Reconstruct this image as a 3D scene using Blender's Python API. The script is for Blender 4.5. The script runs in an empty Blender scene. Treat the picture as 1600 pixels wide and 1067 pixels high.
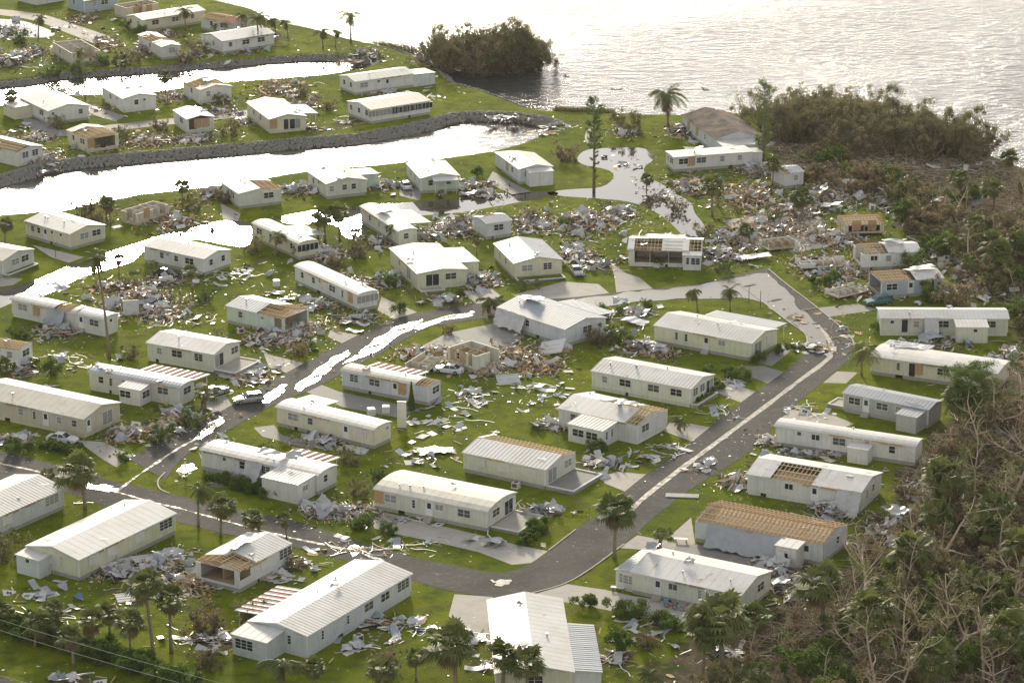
import bpy, bmesh, math, random
import numpy as np
from mathutils import Vector, Matrix

random.seed(7)
rng = np.random.default_rng(7)
R = math.radians
scene = bpy.context.scene
COL = scene.collection

# ------------------------------------------------------------------ camera, sky, sun, exposure
CAM_H, PITCH, FOC = 150.0, R(18.0), 4720.0          # metres, tilt down, focal length in photo pixels
cam_data = bpy.data.cameras.new('camera')
cam_data.sensor_width = 36.0
cam_data.lens = FOC / 1600.0 * 36.0
cam_data.clip_start = 5.0
cam_data.clip_end = 9000.0
cam = bpy.data.objects.new('camera', cam_data)
cam.location = (0, 0, CAM_H)
cam.rotation_euler = (math.pi / 2 - PITCH, 0, 0)
COL.objects.link(cam)
scene.camera = cam

SUN_EL, SUN_AZ = R(16.0), R(-6.0)                    # azimuth from +Y towards +X
world = bpy.data.worlds.new('World')
scene.world = world
world.use_nodes = True
wn, wl = world.node_tree.nodes, world.node_tree.links
sky = wn.new('ShaderNodeTexSky')
sky.sky_type = 'NISHITA'
sky.sun_disc = False
sky.sun_elevation = SUN_EL
sky.sun_rotation = SUN_AZ
sky.altitude = 0
sky.air_density = 1.0
sky.dust_density = 1.2
sky.ozone_density = 1.0
hs = wn.new('ShaderNodeHueSaturation')               # thin high cloud: the blue is washed out evenly over the whole sky
hs.inputs['Saturation'].default_value = 0.28
wl.new(sky.outputs[0], hs.inputs['Color'])
gm_ = wn.new('ShaderNodeGamma')                       # ... and the glare round the sun is spread by the veil
gm_.inputs['Gamma'].default_value = 0.6
wl.new(hs.outputs[0], gm_.inputs['Color'])
wl.new(gm_.outputs[0], wn['Background'].inputs[0])
wn['Background'].inputs[1].default_value = 0.15

sun_data = bpy.data.lights.new('sun', 'SUN')
sun_data.energy = 1.7
sun_data.angle = R(7.0)
sun_data.color = (1.0, 0.88, 0.68)
sun = bpy.data.objects.new('sun', sun_data)
sd = Vector((math.sin(SUN_AZ) * math.cos(SUN_EL), math.cos(SUN_AZ) * math.cos(SUN_EL), math.sin(SUN_EL)))
sun.rotation_euler = sd.to_track_quat('Z', 'Y').to_euler()
sun.location = (0, 300, 200)
COL.objects.link(sun)

scene.view_settings.view_transform = 'Standard'
scene.view_settings.look = 'None'
scene.view_settings.gamma = 1.0
scene.view_settings.exposure = 1.25
scene.view_settings.use_curve_mapping = False
scene.cycles.max_bounces = 6
scene.cycles.diffuse_bounces = 3
scene.cycles.glossy_bounces = 3
scene.cycles.transmission_bounces = 3
scene.cycles.caustics_reflective = False
scene.cycles.caustics_refractive = False
scene.cycles.sample_clamp_indirect = 6.0
scene.cycles.use_denoising = True

def G(x, y, z=0.0):
    """survey point: world x, y of the spot at height z that the photograph shows at (x, y)"""
    dx, dy = (x - 800.0) / FOC, (y - 533.5) / FOC
    d = (dx, math.cos(PITCH) - dy * math.sin(PITCH), -math.sin(PITCH) - dy * math.cos(PITCH))
    t = (z - CAM_H) / d[2]
    return Vector((d[0] * t, d[1] * t))

def GA(pts, z=0.0):
    return np.array([G(px, py, z)[:] for px, py in pts])

# ------------------------------------------------------------------ materials
MATS = {}
def new_mat(name):
    m = bpy.data.materials.new(name)
    m.use_nodes = True
    MATS[name] = m
    return m, m.node_tree.nodes, m.node_tree.links, m.node_tree.nodes['Principled BSDF']

def mix_rgb(n, l, fac, c1, c2, mode='MIX'):
    mx = n.new('ShaderNodeMix'); mx.data_type = 'RGBA'; mx.blend_type = mode
    for sock, v in ((mx.inputs[0], fac), (mx.inputs[6], c1), (mx.inputs[7], c2)):
        if hasattr(v, 'is_linked') or hasattr(v, 'links'):
            l.new(v, sock)
        elif isinstance(v, (int, float)):
            sock.default_value = v
        else:
            sock.default_value = (*v, 1.0) if len(v) == 3 else v
    return mx.outputs[2]

def noise(n, l, scale, detail=4, rough=.6, coord=None, dist=0.0):
    t = n.new('ShaderNodeTexNoise')
    t.inputs['Scale'].default_value = scale
    t.inputs['Detail'].default_value = detail
    t.inputs['Roughness'].default_value = rough
    t.inputs['Distortion'].default_value = dist
    if coord is not None: l.new(coord, t.inputs['Vector'])
    return t.outputs['Fac']

def ramp(n, l, fac, p0, p1, c0=(0, 0, 0), c1=(1, 1, 1)):
    r = n.new('ShaderNodeValToRGB')
    r.color_ramp.elements[0].position = p0; r.color_ramp.elements[1].position = p1
    r.color_ramp.elements[0].color = (*c0, 1); r.color_ramp.elements[1].color = (*c1, 1)
    l.new(fac, r.inputs[0])
    return r.outputs[0]

def bump(n, l, bsdf, h, strength=.3, dist=.02):
    b = n.new('ShaderNodeBump'); b.inputs['Strength'].default_value = strength; b.inputs['Distance'].default_value = dist
    l.new(h, b.inputs['Height']); l.new(b.outputs[0], bsdf.inputs['Normal'])

def geo_pos(n):
    return n.new('ShaderNodeNewGeometry').outputs['Position']

def paint(name, col, dirt=(.33, .29, .22), amt=.35, rough=.6, stripes=None, scale=.6, spec=.4, vary=.10, streak=0.0, patch=None):
    """painted sheet: weathered by two scales of noise; stripes = ('x'|'z', pitch) gives siding relief"""
    m, n, l, b = new_mat(name)
    pos = geo_pos(n)
    oi = n.new('ShaderNodeObjectInfo')
    f1 = ramp(n, l, noise(n, l, scale, 6, .65, pos), .42, .78)
    f2 = ramp(n, l, noise(n, l, scale * 9, 4, .6, pos), .50, .80)
    c = mix_rgb(n, l, .0, col, col)
    mul = n.new('ShaderNodeMath'); mul.operation = 'MULTIPLY'; l.new(f1, mul.inputs[0]); mul.inputs[1].default_value = amt
    c = mix_rgb(n, l, mul.outputs[0], col, dirt)
    mul2 = n.new('ShaderNodeMath'); mul2.operation = 'MULTIPLY'; l.new(f2, mul2.inputs[0]); mul2.inputs[1].default_value = amt * .5
    c = mix_rgb(n, l, mul2.outputs[0], c, dirt)
    if patch:
        f4 = ramp(n, l, noise(n, l, .55, 7, .72, pos, .8), .63, .69)
        m4 = n.new('ShaderNodeMath'); m4.operation = 'MULTIPLY'; l.new(f4, m4.inputs[0]); m4.inputs[1].default_value = .7
        c = mix_rgb(n, l, m4.outputs[0], c, patch)
    if streak:
        sm = n.new('ShaderNodeMapping'); l.new(pos, sm.inputs[0]); sm.inputs['Scale'].default_value = (3.0, 3.0, .22)
        f3 = ramp(n, l, noise(n, l, 1.0, 5, .65, sm.outputs[0]), .48, .80)
        m3 = n.new('ShaderNodeMath'); m3.operation = 'MULTIPLY'; l.new(f3, m3.inputs[0]); m3.inputs[1].default_value = streak
        c = mix_rgb(n, l, m3.outputs[0], c, dirt)
    hsv = n.new('ShaderNodeHueSaturation'); l.new(c, hsv.inputs['Color'])
    mp = n.new('ShaderNodeMapRange'); l.new(oi.outputs['Random'], mp.inputs[0]); mp.inputs[3].default_value = 1.0 - vary; mp.inputs[4].default_value = 1.0 + vary * .4
    l.new(mp.outputs[0], hsv.inputs['Value'])
    l.new(hsv.outputs[0], b.inputs['Base Color'])
    b.inputs['Roughness'].default_value = rough
    b.inputs['Specular IOR Level'].default_value = spec
    if stripes:
        tc = n.new('ShaderNodeTexCoord'); sep = n.new('ShaderNodeSeparateXYZ'); l.new(tc.outputs['Object'], sep.inputs[0])
        if stripes[0] == 'z':
            v = sep.outputs[2]
        else:
            ad = n.new('ShaderNodeMath'); ad.operation = 'ADD'; l.new(sep.outputs[0], ad.inputs[0]); l.new(sep.outputs[1], ad.inputs[1]); v = ad.outputs[0]
        mm = n.new('ShaderNodeMath'); mm.operation = 'MULTIPLY'; l.new(v, mm.inputs[0]); mm.inputs[1].default_value = 1.0 / stripes[1]
        fr = n.new('ShaderNodeMath'); fr.operation = 'FRACT'; l.new(mm.outputs[0], fr.inputs[0])
        bump(n, l, b, fr.outputs[0], .5, .03)
    else:
        bump(n, l, b, noise(n, l, 3, 3, .6, pos), .15, .05)
    return m

WALL = {
 'W': ((.80, .79, .75), ('x', .3)), 'C': ((.76, .71, .54), ('x', .3)), 'Y': ((.77, .77, .55), ('z', .2)),
 'G': ((.64, .72, .62), ('x', .3)), 'S': ((.54, .55, .55), ('z', .2)), 'B': ((.44, .52, .60), ('z', .2)),
 'E': ((.66, .59, .45), ('x', .3)), 'K': ((.72, .72, .66), ('x', .3)), 'P': ((.70, .73, .76), ('z', .2)), 'Q': ((.76, .76, .64), ('x', .3))}
for k, (c, s) in WALL.items():
    paint('wall_paint_' + k, c, amt=.30, stripes=s, rough=.55, streak=.45)
paint('roof_white', (.72, .71, .68), dirt=(.42, .36, .27), amt=.55, rough=.55, scale=.22, spec=.3, vary=.02, patch=(.34, .27, .19))
paint('roof_grey', (.44, .47, .51), dirt=(.27, .26, .25), amt=.45, rough=.5, scale=.4, spec=.3, vary=.02, patch=(.28, .26, .24))
paint('roof_tan', (.72, .67, .57), dirt=(.40, .31, .21), amt=.55, rough=.6, scale=.5, vary=.02, patch=(.30, .21, .13))
paint('roof_rust', (.34, .12, .08), dirt=(.5, .36, .28), amt=.35, rough=.8, scale=1.2, spec=.1)
paint('roof_shingle', (.10, .10, .11), dirt=(.46, .32, .17), amt=.8, rough=.9, scale=.45, spec=.1, patch=(.50, .34, .18))
paint('trim_white', (.82, .81, .78), amt=.18, rough=.45)
paint('skirt_block', (.46, .44, .40), dirt=(.2, .18, .14), amt=.5, rough=.85, scale=2, stripes=('z', .2))
paint('underlay', (.42, .32, .22), dirt=(.2, .13, .08), amt=.7, rough=.9, scale=1.4)
paint('interior', (.50, .40, .27), dirt=(.25, .17, .1), amt=.5, rough=.85, scale=1.2)
paint('interior_pale', (.66, .62, .52), dirt=(.35, .28, .2), amt=.5, rough=.85, scale=1.2)
paint('timber', (.60, .41, .21), dirt=(.36, .21, .10), amt=.5, rough=.8, scale=2.5)
paint('timber_new', (.72, .55, .28), dirt=(.50, .34, .15), amt=.4, rough=.8, scale=2.5)
paint('plywood', (.55, .37, .20), dirt=(.30, .18, .09), amt=.6, rough=.8, scale=1.5)
paint('sheet_white', (.60, .60, .59), dirt=(.34, .32, .28), amt=.5, rough=.38, scale=1.0, spec=.5)
paint('sheet_grey', (.40, .42, .45), dirt=(.24, .24, .24), amt=.5, rough=.35, scale=1.0, spec=.5)
paint('panel_pale', (.74, .72, .66), dirt=(.40, .33, .25), amt=.4, rough=.7, scale=1.2)
paint('insulation', (.62, .50, .34), dirt=(.35, .25, .16), amt=.6, rough=.95, scale=2)
paint('aqua', (.16, .52, .52), amt=.2, rough=.5)
paint('concrete', (.50, .46, .40), dirt=(.30, .27, .22), amt=.55, rough=.8, scale=.5)
paint('concrete_dark', (.29, .28, .26), dirt=(.18, .17, .15), amt=.5, rough=.75, scale=.5)
paint('heap_shade', (.07, .06, .05), amt=.3, rough=.9)  # near-black scraps: the shade between heaped debris, put in as colour
paint('brick_red', (.35, .15, .10), amt=.3, rough=.8)

def simple(name, col, rough=.5, metal=0.0, spec=.5):
    m, n, l, b = new_mat(name)
    c = noise(n, l, 4, 3, .6, geo_pos(n))
    l.new(mix_rgb(n, l, ramp(n, l, c, .35, .75), tuple(x * .8 for x in col), tuple(min(1, x * 1.12) for x in col)), b.inputs['Base Color'])
    b.inputs['Roughness'].default_value = rough; b.inputs['Metallic'].default_value = metal
    b.inputs['Specular IOR Level'].default_value = spec
    return m
simple('glass_dark', (.035, .04, .045), .08, spec=.6)
simple('glass_blind', (.34, .34, .32), .25)
simple('glass_screen', (.10, .10, .095), .5)
simple('black_rubber', (.02, .02, .02), .8)
simple('metal_bright', (.55, .56, .58), .3, .8)
simple('car_white', (.80, .80, .79), .18); simple('car_silver', (.42, .43, .44), .25, .3)
simple('car_black', (.025, .025, .03), .15); simple('car_teal', (.03, .17, .17), .18)
simple('lamp_red', (.45, .03, .02), .2); simple('lamp_clear', (.75, .75, .7), .1)
simple('tarp_blue', (.12, .22, .42), .5); simple('post_dark', (.10, .09, .08), .7); simple('wire', (.55, .55, .52), .4)
simple('sign_red', (.5, .05, .04), .5); simple('bin_green', (.03, .12, .07), .5)
simple('bird_dark', (.05, .05, .05), .8)

def ground_mat():
    m, n, l, b = new_mat('ground')
    pos = geo_pos(n)
    at = n.new('ShaderNodeAttribute'); at.attribute_name = 'brush'; at.attribute_type = 'GEOMETRY'
    big = noise(n, l, .045, 5, .6, pos); mid = noise(n, l, .35, 5, .65, pos); fine = noise(n, l, 5.0, 4, .7, pos)
    g = mix_rgb(n, l, ramp(n, l, big, .35, .68), (.185, .250, .012), (.360, .405, .020))
    g = mix_rgb(n, l, ramp(n, l, mid, .46, .72), g, (.100, .145, .014))
    dry = ramp(n, l, noise(n, l, .16, 6, .7, pos, 1.0), .53, .72)
    dm = n.new('ShaderNodeMath'); dm.operation = 'MULTIPLY'; l.new(dry, dm.inputs[0]); dm.inputs[1].default_value = .55
    g = mix_rgb(n, l, dm.outputs[0], g, (.24, .20, .10))
    g = mix_rgb(n, l, ramp(n, l, fine, .30, .75), mix_rgb(n, l, .55, g, (.02, .035, .006)), g)
    soil = mix_rgb(n, l, ramp(n, l, noise(n, l, .8, 6, .7, pos), .35, .7), (.085, .066, .040), (.24, .19, .12))
    soil = mix_rgb(n, l, ramp(n, l, noise(n, l, .25, 4, .6, pos), .48, .62), soil, (.075, .095, .024))
    ad = n.new('ShaderNodeMath'); ad.operation = 'ADD'; l.new(at.outputs['Fac'], ad.inputs[0])
    nz = n.new('ShaderNodeMath'); nz.operation = 'MULTIPLY_ADD'; l.new(mid, nz.inputs[0]); nz.inputs[1].default_value = .8; nz.inputs[2].default_value = -.4
    l.new(nz.outputs[0], ad.inputs[1])
    c = mix_rgb(n, l, ramp(n, l, ad.outputs[0], .42, .58), g, soil)
    sep = n.new('ShaderNodeSeparateXYZ'); l.new(pos, sep.inputs[0])
    mr = n.new('ShaderNodeMapRange'); l.new(sep.outputs[2], mr.inputs[0]); mr.inputs[1].default_value = -.10; mr.inputs[2].default_value = -.35
    bank = mix_rgb(n, l, ramp(n, l, noise(n, l, 2.5, 4, .7, pos), .35, .7), (.075, .066, .052), (.19, .17, .14))
    c = mix_rgb(n, l, mr.outputs[0], c, bank)
    l.new(c, b.inputs['Base Color'])
    b.inputs['Roughness'].default_value = .95; b.inputs['Specular IOR Level'].default_value = .05
    bump(n, l, b, noise(n, l, 2.2, 6, .75, pos), 1.0, .35)
ground_mat()

def asphalt_mat():
    m, n, l, b = new_mat('asphalt')
    pos = geo_pos(n)
    c = mix_rgb(n, l, ramp(n, l, noise(n, l, .12, 5, .6, pos), .35, .65), (.070, .068, .064), (.125, .118, .105))
    c = mix_rgb(n, l, ramp(n, l, noise(n, l, 1.1, 6, .7, pos), .52, .75), c, (.19, .17, .14))
    c = mix_rgb(n, l, ramp(n, l, noise(n, l, 9, 3, .6, pos), .3, .8), mix_rgb(n, l, .3, c, (.03, .03, .03)), c)
    vo = n.new('ShaderNodeTexVoronoi'); vo.feature = 'DISTANCE_TO_EDGE'; vo.inputs['Scale'].default_value = .28; vo.inputs['Randomness'].default_value = 1.0
    wv = n.new('ShaderNodeVectorMath'); wv.operation = 'ADD'; l.new(pos, wv.inputs[0])
    nt = n.new('ShaderNodeTexNoise'); nt.inputs['Scale'].default_value = .8; nt.inputs['Detail'].default_value = 5; l.new(pos, nt.inputs['Vector']); l.new(nt.outputs['Color'], wv.inputs[1]); l.new(wv.outputs[0], vo.inputs['Vector'])
    c = mix_rgb(n, l, ramp(n, l, vo.outputs['Distance'], .004, .014, (.45, .45, .45), (0, 0, 0)), c, (.035, .033, .03))
    c = mix_rgb(n, l, ramp(n, l, noise(n, l, .5, 6, .7, pos, 1.5), .60, .72), c, (.26, .22, .16))
    l.new(c, b.inputs['Base Color'])
    b.inputs['Roughness'].default_value = .85; b.inputs['Specular IOR Level'].default_value = .15
    bump(n, l, b, noise(n, l, 12, 3, .6, pos), .3, .01)
asphalt_mat()

def water_mat(name, col, rough, scl, strength, dist, stretch=1.0, patch=0):
    m, n, l, b = new_mat(name)
    pos = geo_pos(n)
    mp = n.new('ShaderNodeMapping'); l.new(pos, mp.inputs[0]); mp.inputs['Scale'].default_value = (1.0 / stretch, 1.0, 1.0)
    mp.inputs['Rotation'].default_value = (0, 0, R(-14))
    h1 = noise(n, l, scl, 5, .62, mp.outputs[0], .6)
    b.inputs['Base Color'].default_value = (*col, 1)
    b.inputs['Roughness'].default_value = rough
    b.inputs['IOR'].default_value = 1.33
    bp = n.new('ShaderNodeBump'); bp.inputs['Distance'].default_value = dist
    if patch:
        pm = ramp(n, l, noise(n, l, patch, 3, .5, pos), .35, .65)
        mu = n.new('ShaderNodeMath'); mu.operation = 'MULTIPLY'; l.new(pm, mu.inputs[0]); mu.inputs[1].default_value = strength
        ad = n.new('ShaderNodeMath'); ad.operation = 'ADD'; l.new(mu.outputs[0], ad.inputs[0]); ad.inputs[1].default_value = strength * .4
        l.new(ad.outputs[0], bp.inputs['Strength'])
    else:
        bp.inputs['Strength'].default_value = strength
    l.new(h1, bp.inputs['Height']); l.new(bp.outputs[0], b.inputs['Normal'])
water_mat('lake_water', (.035, .040, .036), .10, .55, 1.0, 1.7, 1.9, .012)
water_mat('canal_water', (.060, .055, .042), .08, .7, .35, .35, 2.0)
water_mat('puddle_water', (.16, .135, .10), .20, .8, .10, .2, 1.5)
water_mat('flood_water', (.10, .085, .06), .03, .6, .02, .2, 1.5)

def leaf_mat(name, c0, c1, trans=.35, rough=.55):
    m, n, l, b = new_mat(name)
    oi = n.new('ShaderNodeObjectInfo'); pos = geo_pos(n)
    f = noise(n, l, 1.3, 4, .7, pos)
    ad = n.new('ShaderNodeMath'); ad.operation = 'MULTIPLY_ADD'; l.new(oi.outputs['Random'], ad.inputs[0]); ad.inputs[1].default_value = .5; l.new(f, ad.inputs[2])
    c = mix_rgb(n, l, ramp(n, l, ad.outputs[0], .4, 1.0), c0, c1)
    l.new(c, b.inputs['Base Color']); b.inputs['Roughness'].default_value = rough; b.inputs['Specular IOR Level'].default_value = .25
    tr = n.new('ShaderNodeBsdfTranslucent'); l.new(c, tr.inputs[0])
    ms = n.new('ShaderNodeMixShader'); ms.inputs[0].default_value = trans
    l.new(b.outputs[0], ms.inputs[1]); l.new(tr.outputs[0], ms.inputs[2])
    l.new(ms.outputs[0], n['Material Output'].inputs[0])
leaf_mat('palm_leaf', (.110, .145, .034), (.210, .230, .066))
leaf_mat('palm_dead', (.16, .11, .05), (.26, .19, .10))
leaf_mat('leaf_green', (.080, .145, .025), (.170, .235, .045))
leaf_mat('leaf_olive', (.155, .160, .058), (.27, .25, .115))
leaf_mat('leaf_brown', (.20, .155, .085), (.33, .265, .15))
leaf_mat('leaf_mangrove', (.15, .145, .066), (.29, .265, .135), .45)
leaf_mat('pine_needle', (.085, .145, .030), (.160, .220, .050))
leaf_mat('reed', (.12, .12, .05), (.20, .19, .08))
paint('bark_palm', (.30, .24, .18), dirt=(.14, .10, .07), amt=.6, rough=.9, scale=3)
paint('bark_pale', (.58, .46, .33), dirt=(.22, .16, .11), amt=.6, rough=.9, scale=2)
paint('bark_dark', (.13, .10, .075), dirt=(.06, .05, .04), amt=.6, rough=.9, scale=3)
paint('rock', (.33, .31, .28), dirt=(.12, .11, .095), amt=.7, rough=.95, scale=1.6)

# ------------------------------------------------------------------ mesh helpers
class MB:
    """collects shapes into one mesh"""
    def __init__(self): self.v, self.f, self.m = [], [], []
    def add(self, vs, fs, mi=0):
        o = len(self.v); self.v += [tuple(p) for p in vs]
        self.f += [tuple(i + o for i in f) for f in fs]; self.m += [mi] * len(fs)
    def box(self, x0, x1, y0, y1, z0, z1, mi=0):
        self.hexa([(x0, y0, z0), (x1, y0, z0), (x1, y1, z0), (x0, y1, z0), (x0, y0, z1), (x1, y0, z1), (x1, y1, z1), (x0, y1, z1)], mi)
    def hexa(self, p, mi=0):
        self.add(p, [(0, 3, 2, 1), (4, 5, 6, 7), (0, 1, 5, 4), (1, 2, 6, 5), (2, 3, 7, 6), (3, 0, 4, 7)], mi)
    def prism(self, poly, a, b, mi=0):
        """poly given as 3-d points; extruded by vector b from offset a"""
        k = len(poly); A = [Vector(p) + Vector(a) for p in poly]; B = [p + Vector(b) for p in A]
        self.add(A + B, [tuple(range(k - 1, -1, -1)), tuple(range(k, 2 * k))] + [(i, (i + 1) % k, k + (i + 1) % k, k + i) for i in range(k)], mi)
    def beam(self, p, q, w, h, mi=0, up=(0, 0, 1)):
        p, q = Vector(p), Vector(q); d = (q - p).normalized(); s = d.cross(Vector(up))
        if s.length < 1e-4: s = d.cross(Vector((1, 0, 0)))
        s.normalize(); u = s.cross(d); s *= w / 2; u *= h / 2
        self.hexa([p - s - u, p + s - u, q + s - u, q - s - u, p - s + u, p + s + u, q + s + u, q - s + u], mi)
    def tube(self, pts, rad, k=6, mi=0, cap=True):
        pts = [Vector(p) for p in pts]; rings = []; o = len(self.v); n = len(pts)
        for i, p in enumerate(pts):
            d = (pts[min(i + 1, n - 1)] - pts[max(i - 1, 0)]).normalized()
            a = d.cross(Vector((.31, .95, .07))); a = a.normalized() if a.length > 1e-3 else Vector((1, 0, 0)); b = d.cross(a)
            r = rad[i] if hasattr(rad, '__len__') else rad
            for j in range(k):
                t = 2 * math.pi * j / k; rings.append(p + (a * math.cos(t) + b * math.sin(t)) * r)
        fs = [(i * k + j, i * k + (j + 1) % k, (i + 1) * k + (j + 1) % k, (i + 1) * k + j) for i in range(n - 1) for j in range(k)]
        if cap: fs += [tuple(range(k - 1, -1, -1)), tuple(range((n - 1) * k, n * k))]
        self.add(rings, fs, mi)
    def mesh(self, name, mats, smooth=False):
        me = bpy.data.meshes.new(name); me.from_pydata(self.v, [], self.f)
        if isinstance(mats, str): mats = [mats]
        for x in mats: me.materials.append(MATS[x])
        if len(mats) > 1: me.polygons.foreach_set('material_index', self.m)
        if smooth: me.polygons.foreach_set('use_smooth', [True] * len(me.polygons))
        me.update(); return me
    def build(self, name, mats, parent=None, smooth=False):
        return link(name, self.mesh(name, mats, smooth), parent)

def link(name, me, parent=None, loc=None, rot=None, scale=None):
    o = bpy.data.objects.new(name, me); COL.objects.link(o)
    if parent is not None: o.parent = parent
    if loc is not None: o.location = loc
    if rot is not None: o.rotation_euler = rot
    if scale is not None: o.scale = scale if hasattr(scale, '__len__') else (scale,) * 3
    return o

def tag(o, label, cat, group=None, kind=None):
    if label: o['label'] = label
    if cat: o['category'] = cat
    if group: o['group'] = group
    if kind: o['kind'] = kind
    return o

def empty(name, loc, rz=0.0):
    o = bpy.data.objects.new(name, None); COL.objects.link(o); o.location = loc; o.rotation_euler = (0, 0, rz); o.empty_display_size = .5
    return o

def copy_tree(o, parent=None):
    c = o.copy(); COL.objects.link(c); c.parent = parent
    for ch in list(o.children):
        copy_tree(ch, c)
    return c

def mesh_np(name, v, f, mats, mi=None, smooth=False):
    me = bpy.data.meshes.new(name); v = np.asarray(v, np.float32); f = np.asarray(f, np.int32); k = f.shape[1]
    me.vertices.add(len(v)); me.vertices.foreach_set('co', v.ravel())
    me.loops.add(f.size); me.loops.foreach_set('vertex_index', f.ravel())
    me.polygons.add(len(f)); me.polygons.foreach_set('loop_start', np.arange(0, f.size, k, dtype=np.int32))
    for x in ([mats] if isinstance(mats, str) else mats): me.materials.append(MATS[x])
    if mi is not None: me.polygons.foreach_set('material_index', np.asarray(mi, np.int32))
    if smooth: me.polygons.foreach_set('use_smooth', np.ones(len(f), bool))
    me.update(calc_edges=True); me.validate(); return me

def structure(o): o['kind'] = 'structure'; return o
# ------------------------------------------------------------------ terrain: land, canals, flooded streets
CANAL_Z, FLOOD_Z = -1.2, -0.10

def sdf(P, poly):
    """signed distance of points P (n,2) to a polygon, negative inside"""
    n = len(poly); d = np.full(len(P), 1e18); inside = np.zeros(len(P), bool)
    for i in range(n):
        a, b = poly[i], poly[(i + 1) % n]; e = b - a; w = P - a
        t = np.clip((w @ e) / max(e @ e, 1e-9), 0, 1)
        q = w - t[:, None] * e; d = np.minimum(d, (q * q).sum(1))
        c = (a[1] > P[:, 1]) != (b[1] > P[:, 1])
        with np.errstate(divide='ignore', invalid='ignore'):
            xi = a[0] + (P[:, 1] - a[1]) * e[0] / (e[1] if abs(e[1]) > 1e-12 else 1e-12)
        inside ^= c & (P[:, 0] < xi)
    return np.where(inside, -1, 1) * np.sqrt(d)

def smooth_poly(p, it=2):
    p = np.asarray(p)
    for _ in range(it):
        q = np.roll(p, -1, 0); p = np.stack([p * .75 + q * .25, p * .25 + q * .75], 1).reshape(-1, 2)
    return p

shore = GA([(310, -30), (330, 2), (400, 18), (420, 33), (455, 41), (500, 50), (530, 60), (575, 70), (612, 77), (662, 95), (695, 117), (715, 135),
            (762, 147), (800, 161), (832, 174), (865, 178), (920, 180), (1007, 183), (1062, 184), (1120, 182), (1180, 180), (1300, 192), (1400, 203),
            (1500, 228), (1545, 243), (1600, 265), (1750, 310)], CANAL_Z)
LAND = np.vstack([shore, [[520, 420], [520, 60], [-520, 60], [-520, 980], [shore[0][0] - 5, 980]]])
ISLAND = smooth_poly(GA([(684, 92), (700, 86), (780, 84), (850, 92), (852, 100), (800, 106), (730, 108), (690, 104)], CANAL_Z))
CANAL1 = GA([(-90, 314), (0, 293), (50, 279), (100, 267), (250, 252), (400, 239), (475, 232), (550, 226), (600, 219), (672, 204), (725, 191), (800, 192),
             (847, 200), (852, 208), (835, 217), (800, 231), (760, 241), (700, 250), (640, 256), (560, 264), (480, 270), (420, 280), (330, 295), (212, 308),
             (150, 320), (100, 332), (0, 340), (-90, 347)], CANAL_Z)
CANAL2 = GA([(-90, 146), (0, 138), (60, 131), (100, 124), (250, 113), (400, 101), (475, 96), (540, 96), (575, 101), (562, 112), (500, 121), (400, 129), (320, 134),
             (250, 146), (160, 151), (90, 152), (40, 165), (-90, 178)], CANAL_Z)
FLOODS = {
 'west': [(-40, 462), (0, 452), (40, 444), (75, 430), (108, 415), (130, 408), (165, 395), (215, 380), (250, 368), (290, 360), (330, 347), (375, 343), (395, 352), (392, 385), (372, 386),
          (330, 378), (300, 372), (262, 378), (232, 384), (222, 395), (207, 410), (185, 416), (128, 432), (95, 449), (75, 460), (20, 472), (0, 482), (-40, 492)],
 'middle': [(436, 338), (470, 333), (500, 326), (560, 322), (640, 316), (700, 312), (760, 304), (800, 301), (865, 299), (866, 306), (800, 318), (735, 330), (700, 334), (640, 338),
            (585, 345), (566, 374), (535, 372), (532, 352), (495, 348), (440, 350)],
 'east': [(860, 299), (900, 295), (942, 294), (961, 278), (955, 265), (897, 256), (910, 233), (960, 231), (1010, 230), (1026, 248), (1003, 262), (1012, 278), (1040, 290), (1060, 305), (1082, 317),
          (1084, 332), (1100, 350), (1108, 366), (1085, 374), (1066, 368), (1052, 352), (1032, 335), (990, 315), (932, 310), (865, 306)],
 'northwest': [(-40, 28), (30, 31), (60, 40), (92, 53), (70, 60), (40, 58), (-40, 60)]}
FLOODS = {k: smooth_poly(GA(v, FLOOD_Z), 2) for k, v in FLOODS.items()}
BRUSH = GA([(1200, 165), (1190, 215), (1215, 255), (1290, 262), (1330, 300), (1385, 330), (1420, 380), (1480, 400), (1500, 450), (1590, 480), (1600, 560), (1500, 590), (1485, 650), (1450, 690), (1400, 740),
            (1400, 800), (1335, 850), (1320, 890), (1215, 930), (1190, 975), (1080, 1000), (1010, 1050), (960, 1120), (960, 1300), (2300, 1300), (2300, 240), (1600, 235)], 0)

def height(P):
    P = np.atleast_2d(np.asarray(P, float))
    z = np.clip(-1.2 - .5 * sdf(P, LAND), -2.2, 0)
    z = np.maximum(z, np.clip(-1.2 - .5 * sdf(P, ISLAND), -2.2, -.7))
    for c in (CANAL1, CANAL2):
        z = np.minimum(z, np.clip(-1.2 + .45 * sdf(P, c), -2.2, 0))
    for f in FLOODS.values():
        z = np.minimum(z, np.clip(-.10 + .10 * sdf(P, f), -.40, 0))
    return z
def hz(x, y):
    i = min(max(int(np.searchsorted(xs, x)) - 1, 0), nx - 2); j = min(max(int(np.searchsorted(ys, y)) - 1, 0), ny - 2)
    u = (x - xs[i]) / (xs[i + 1] - xs[i]); v = (y - ys[j]) / (ys[j + 1] - ys[j]); Z = ZZ.reshape(ny, nx)
    return float((Z[j, i] * (1 - u) + Z[j, i + 1] * u) * (1 - v) + (Z[j + 1, i] * (1 - u) + Z[j + 1, i + 1] * u) * v)

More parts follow.
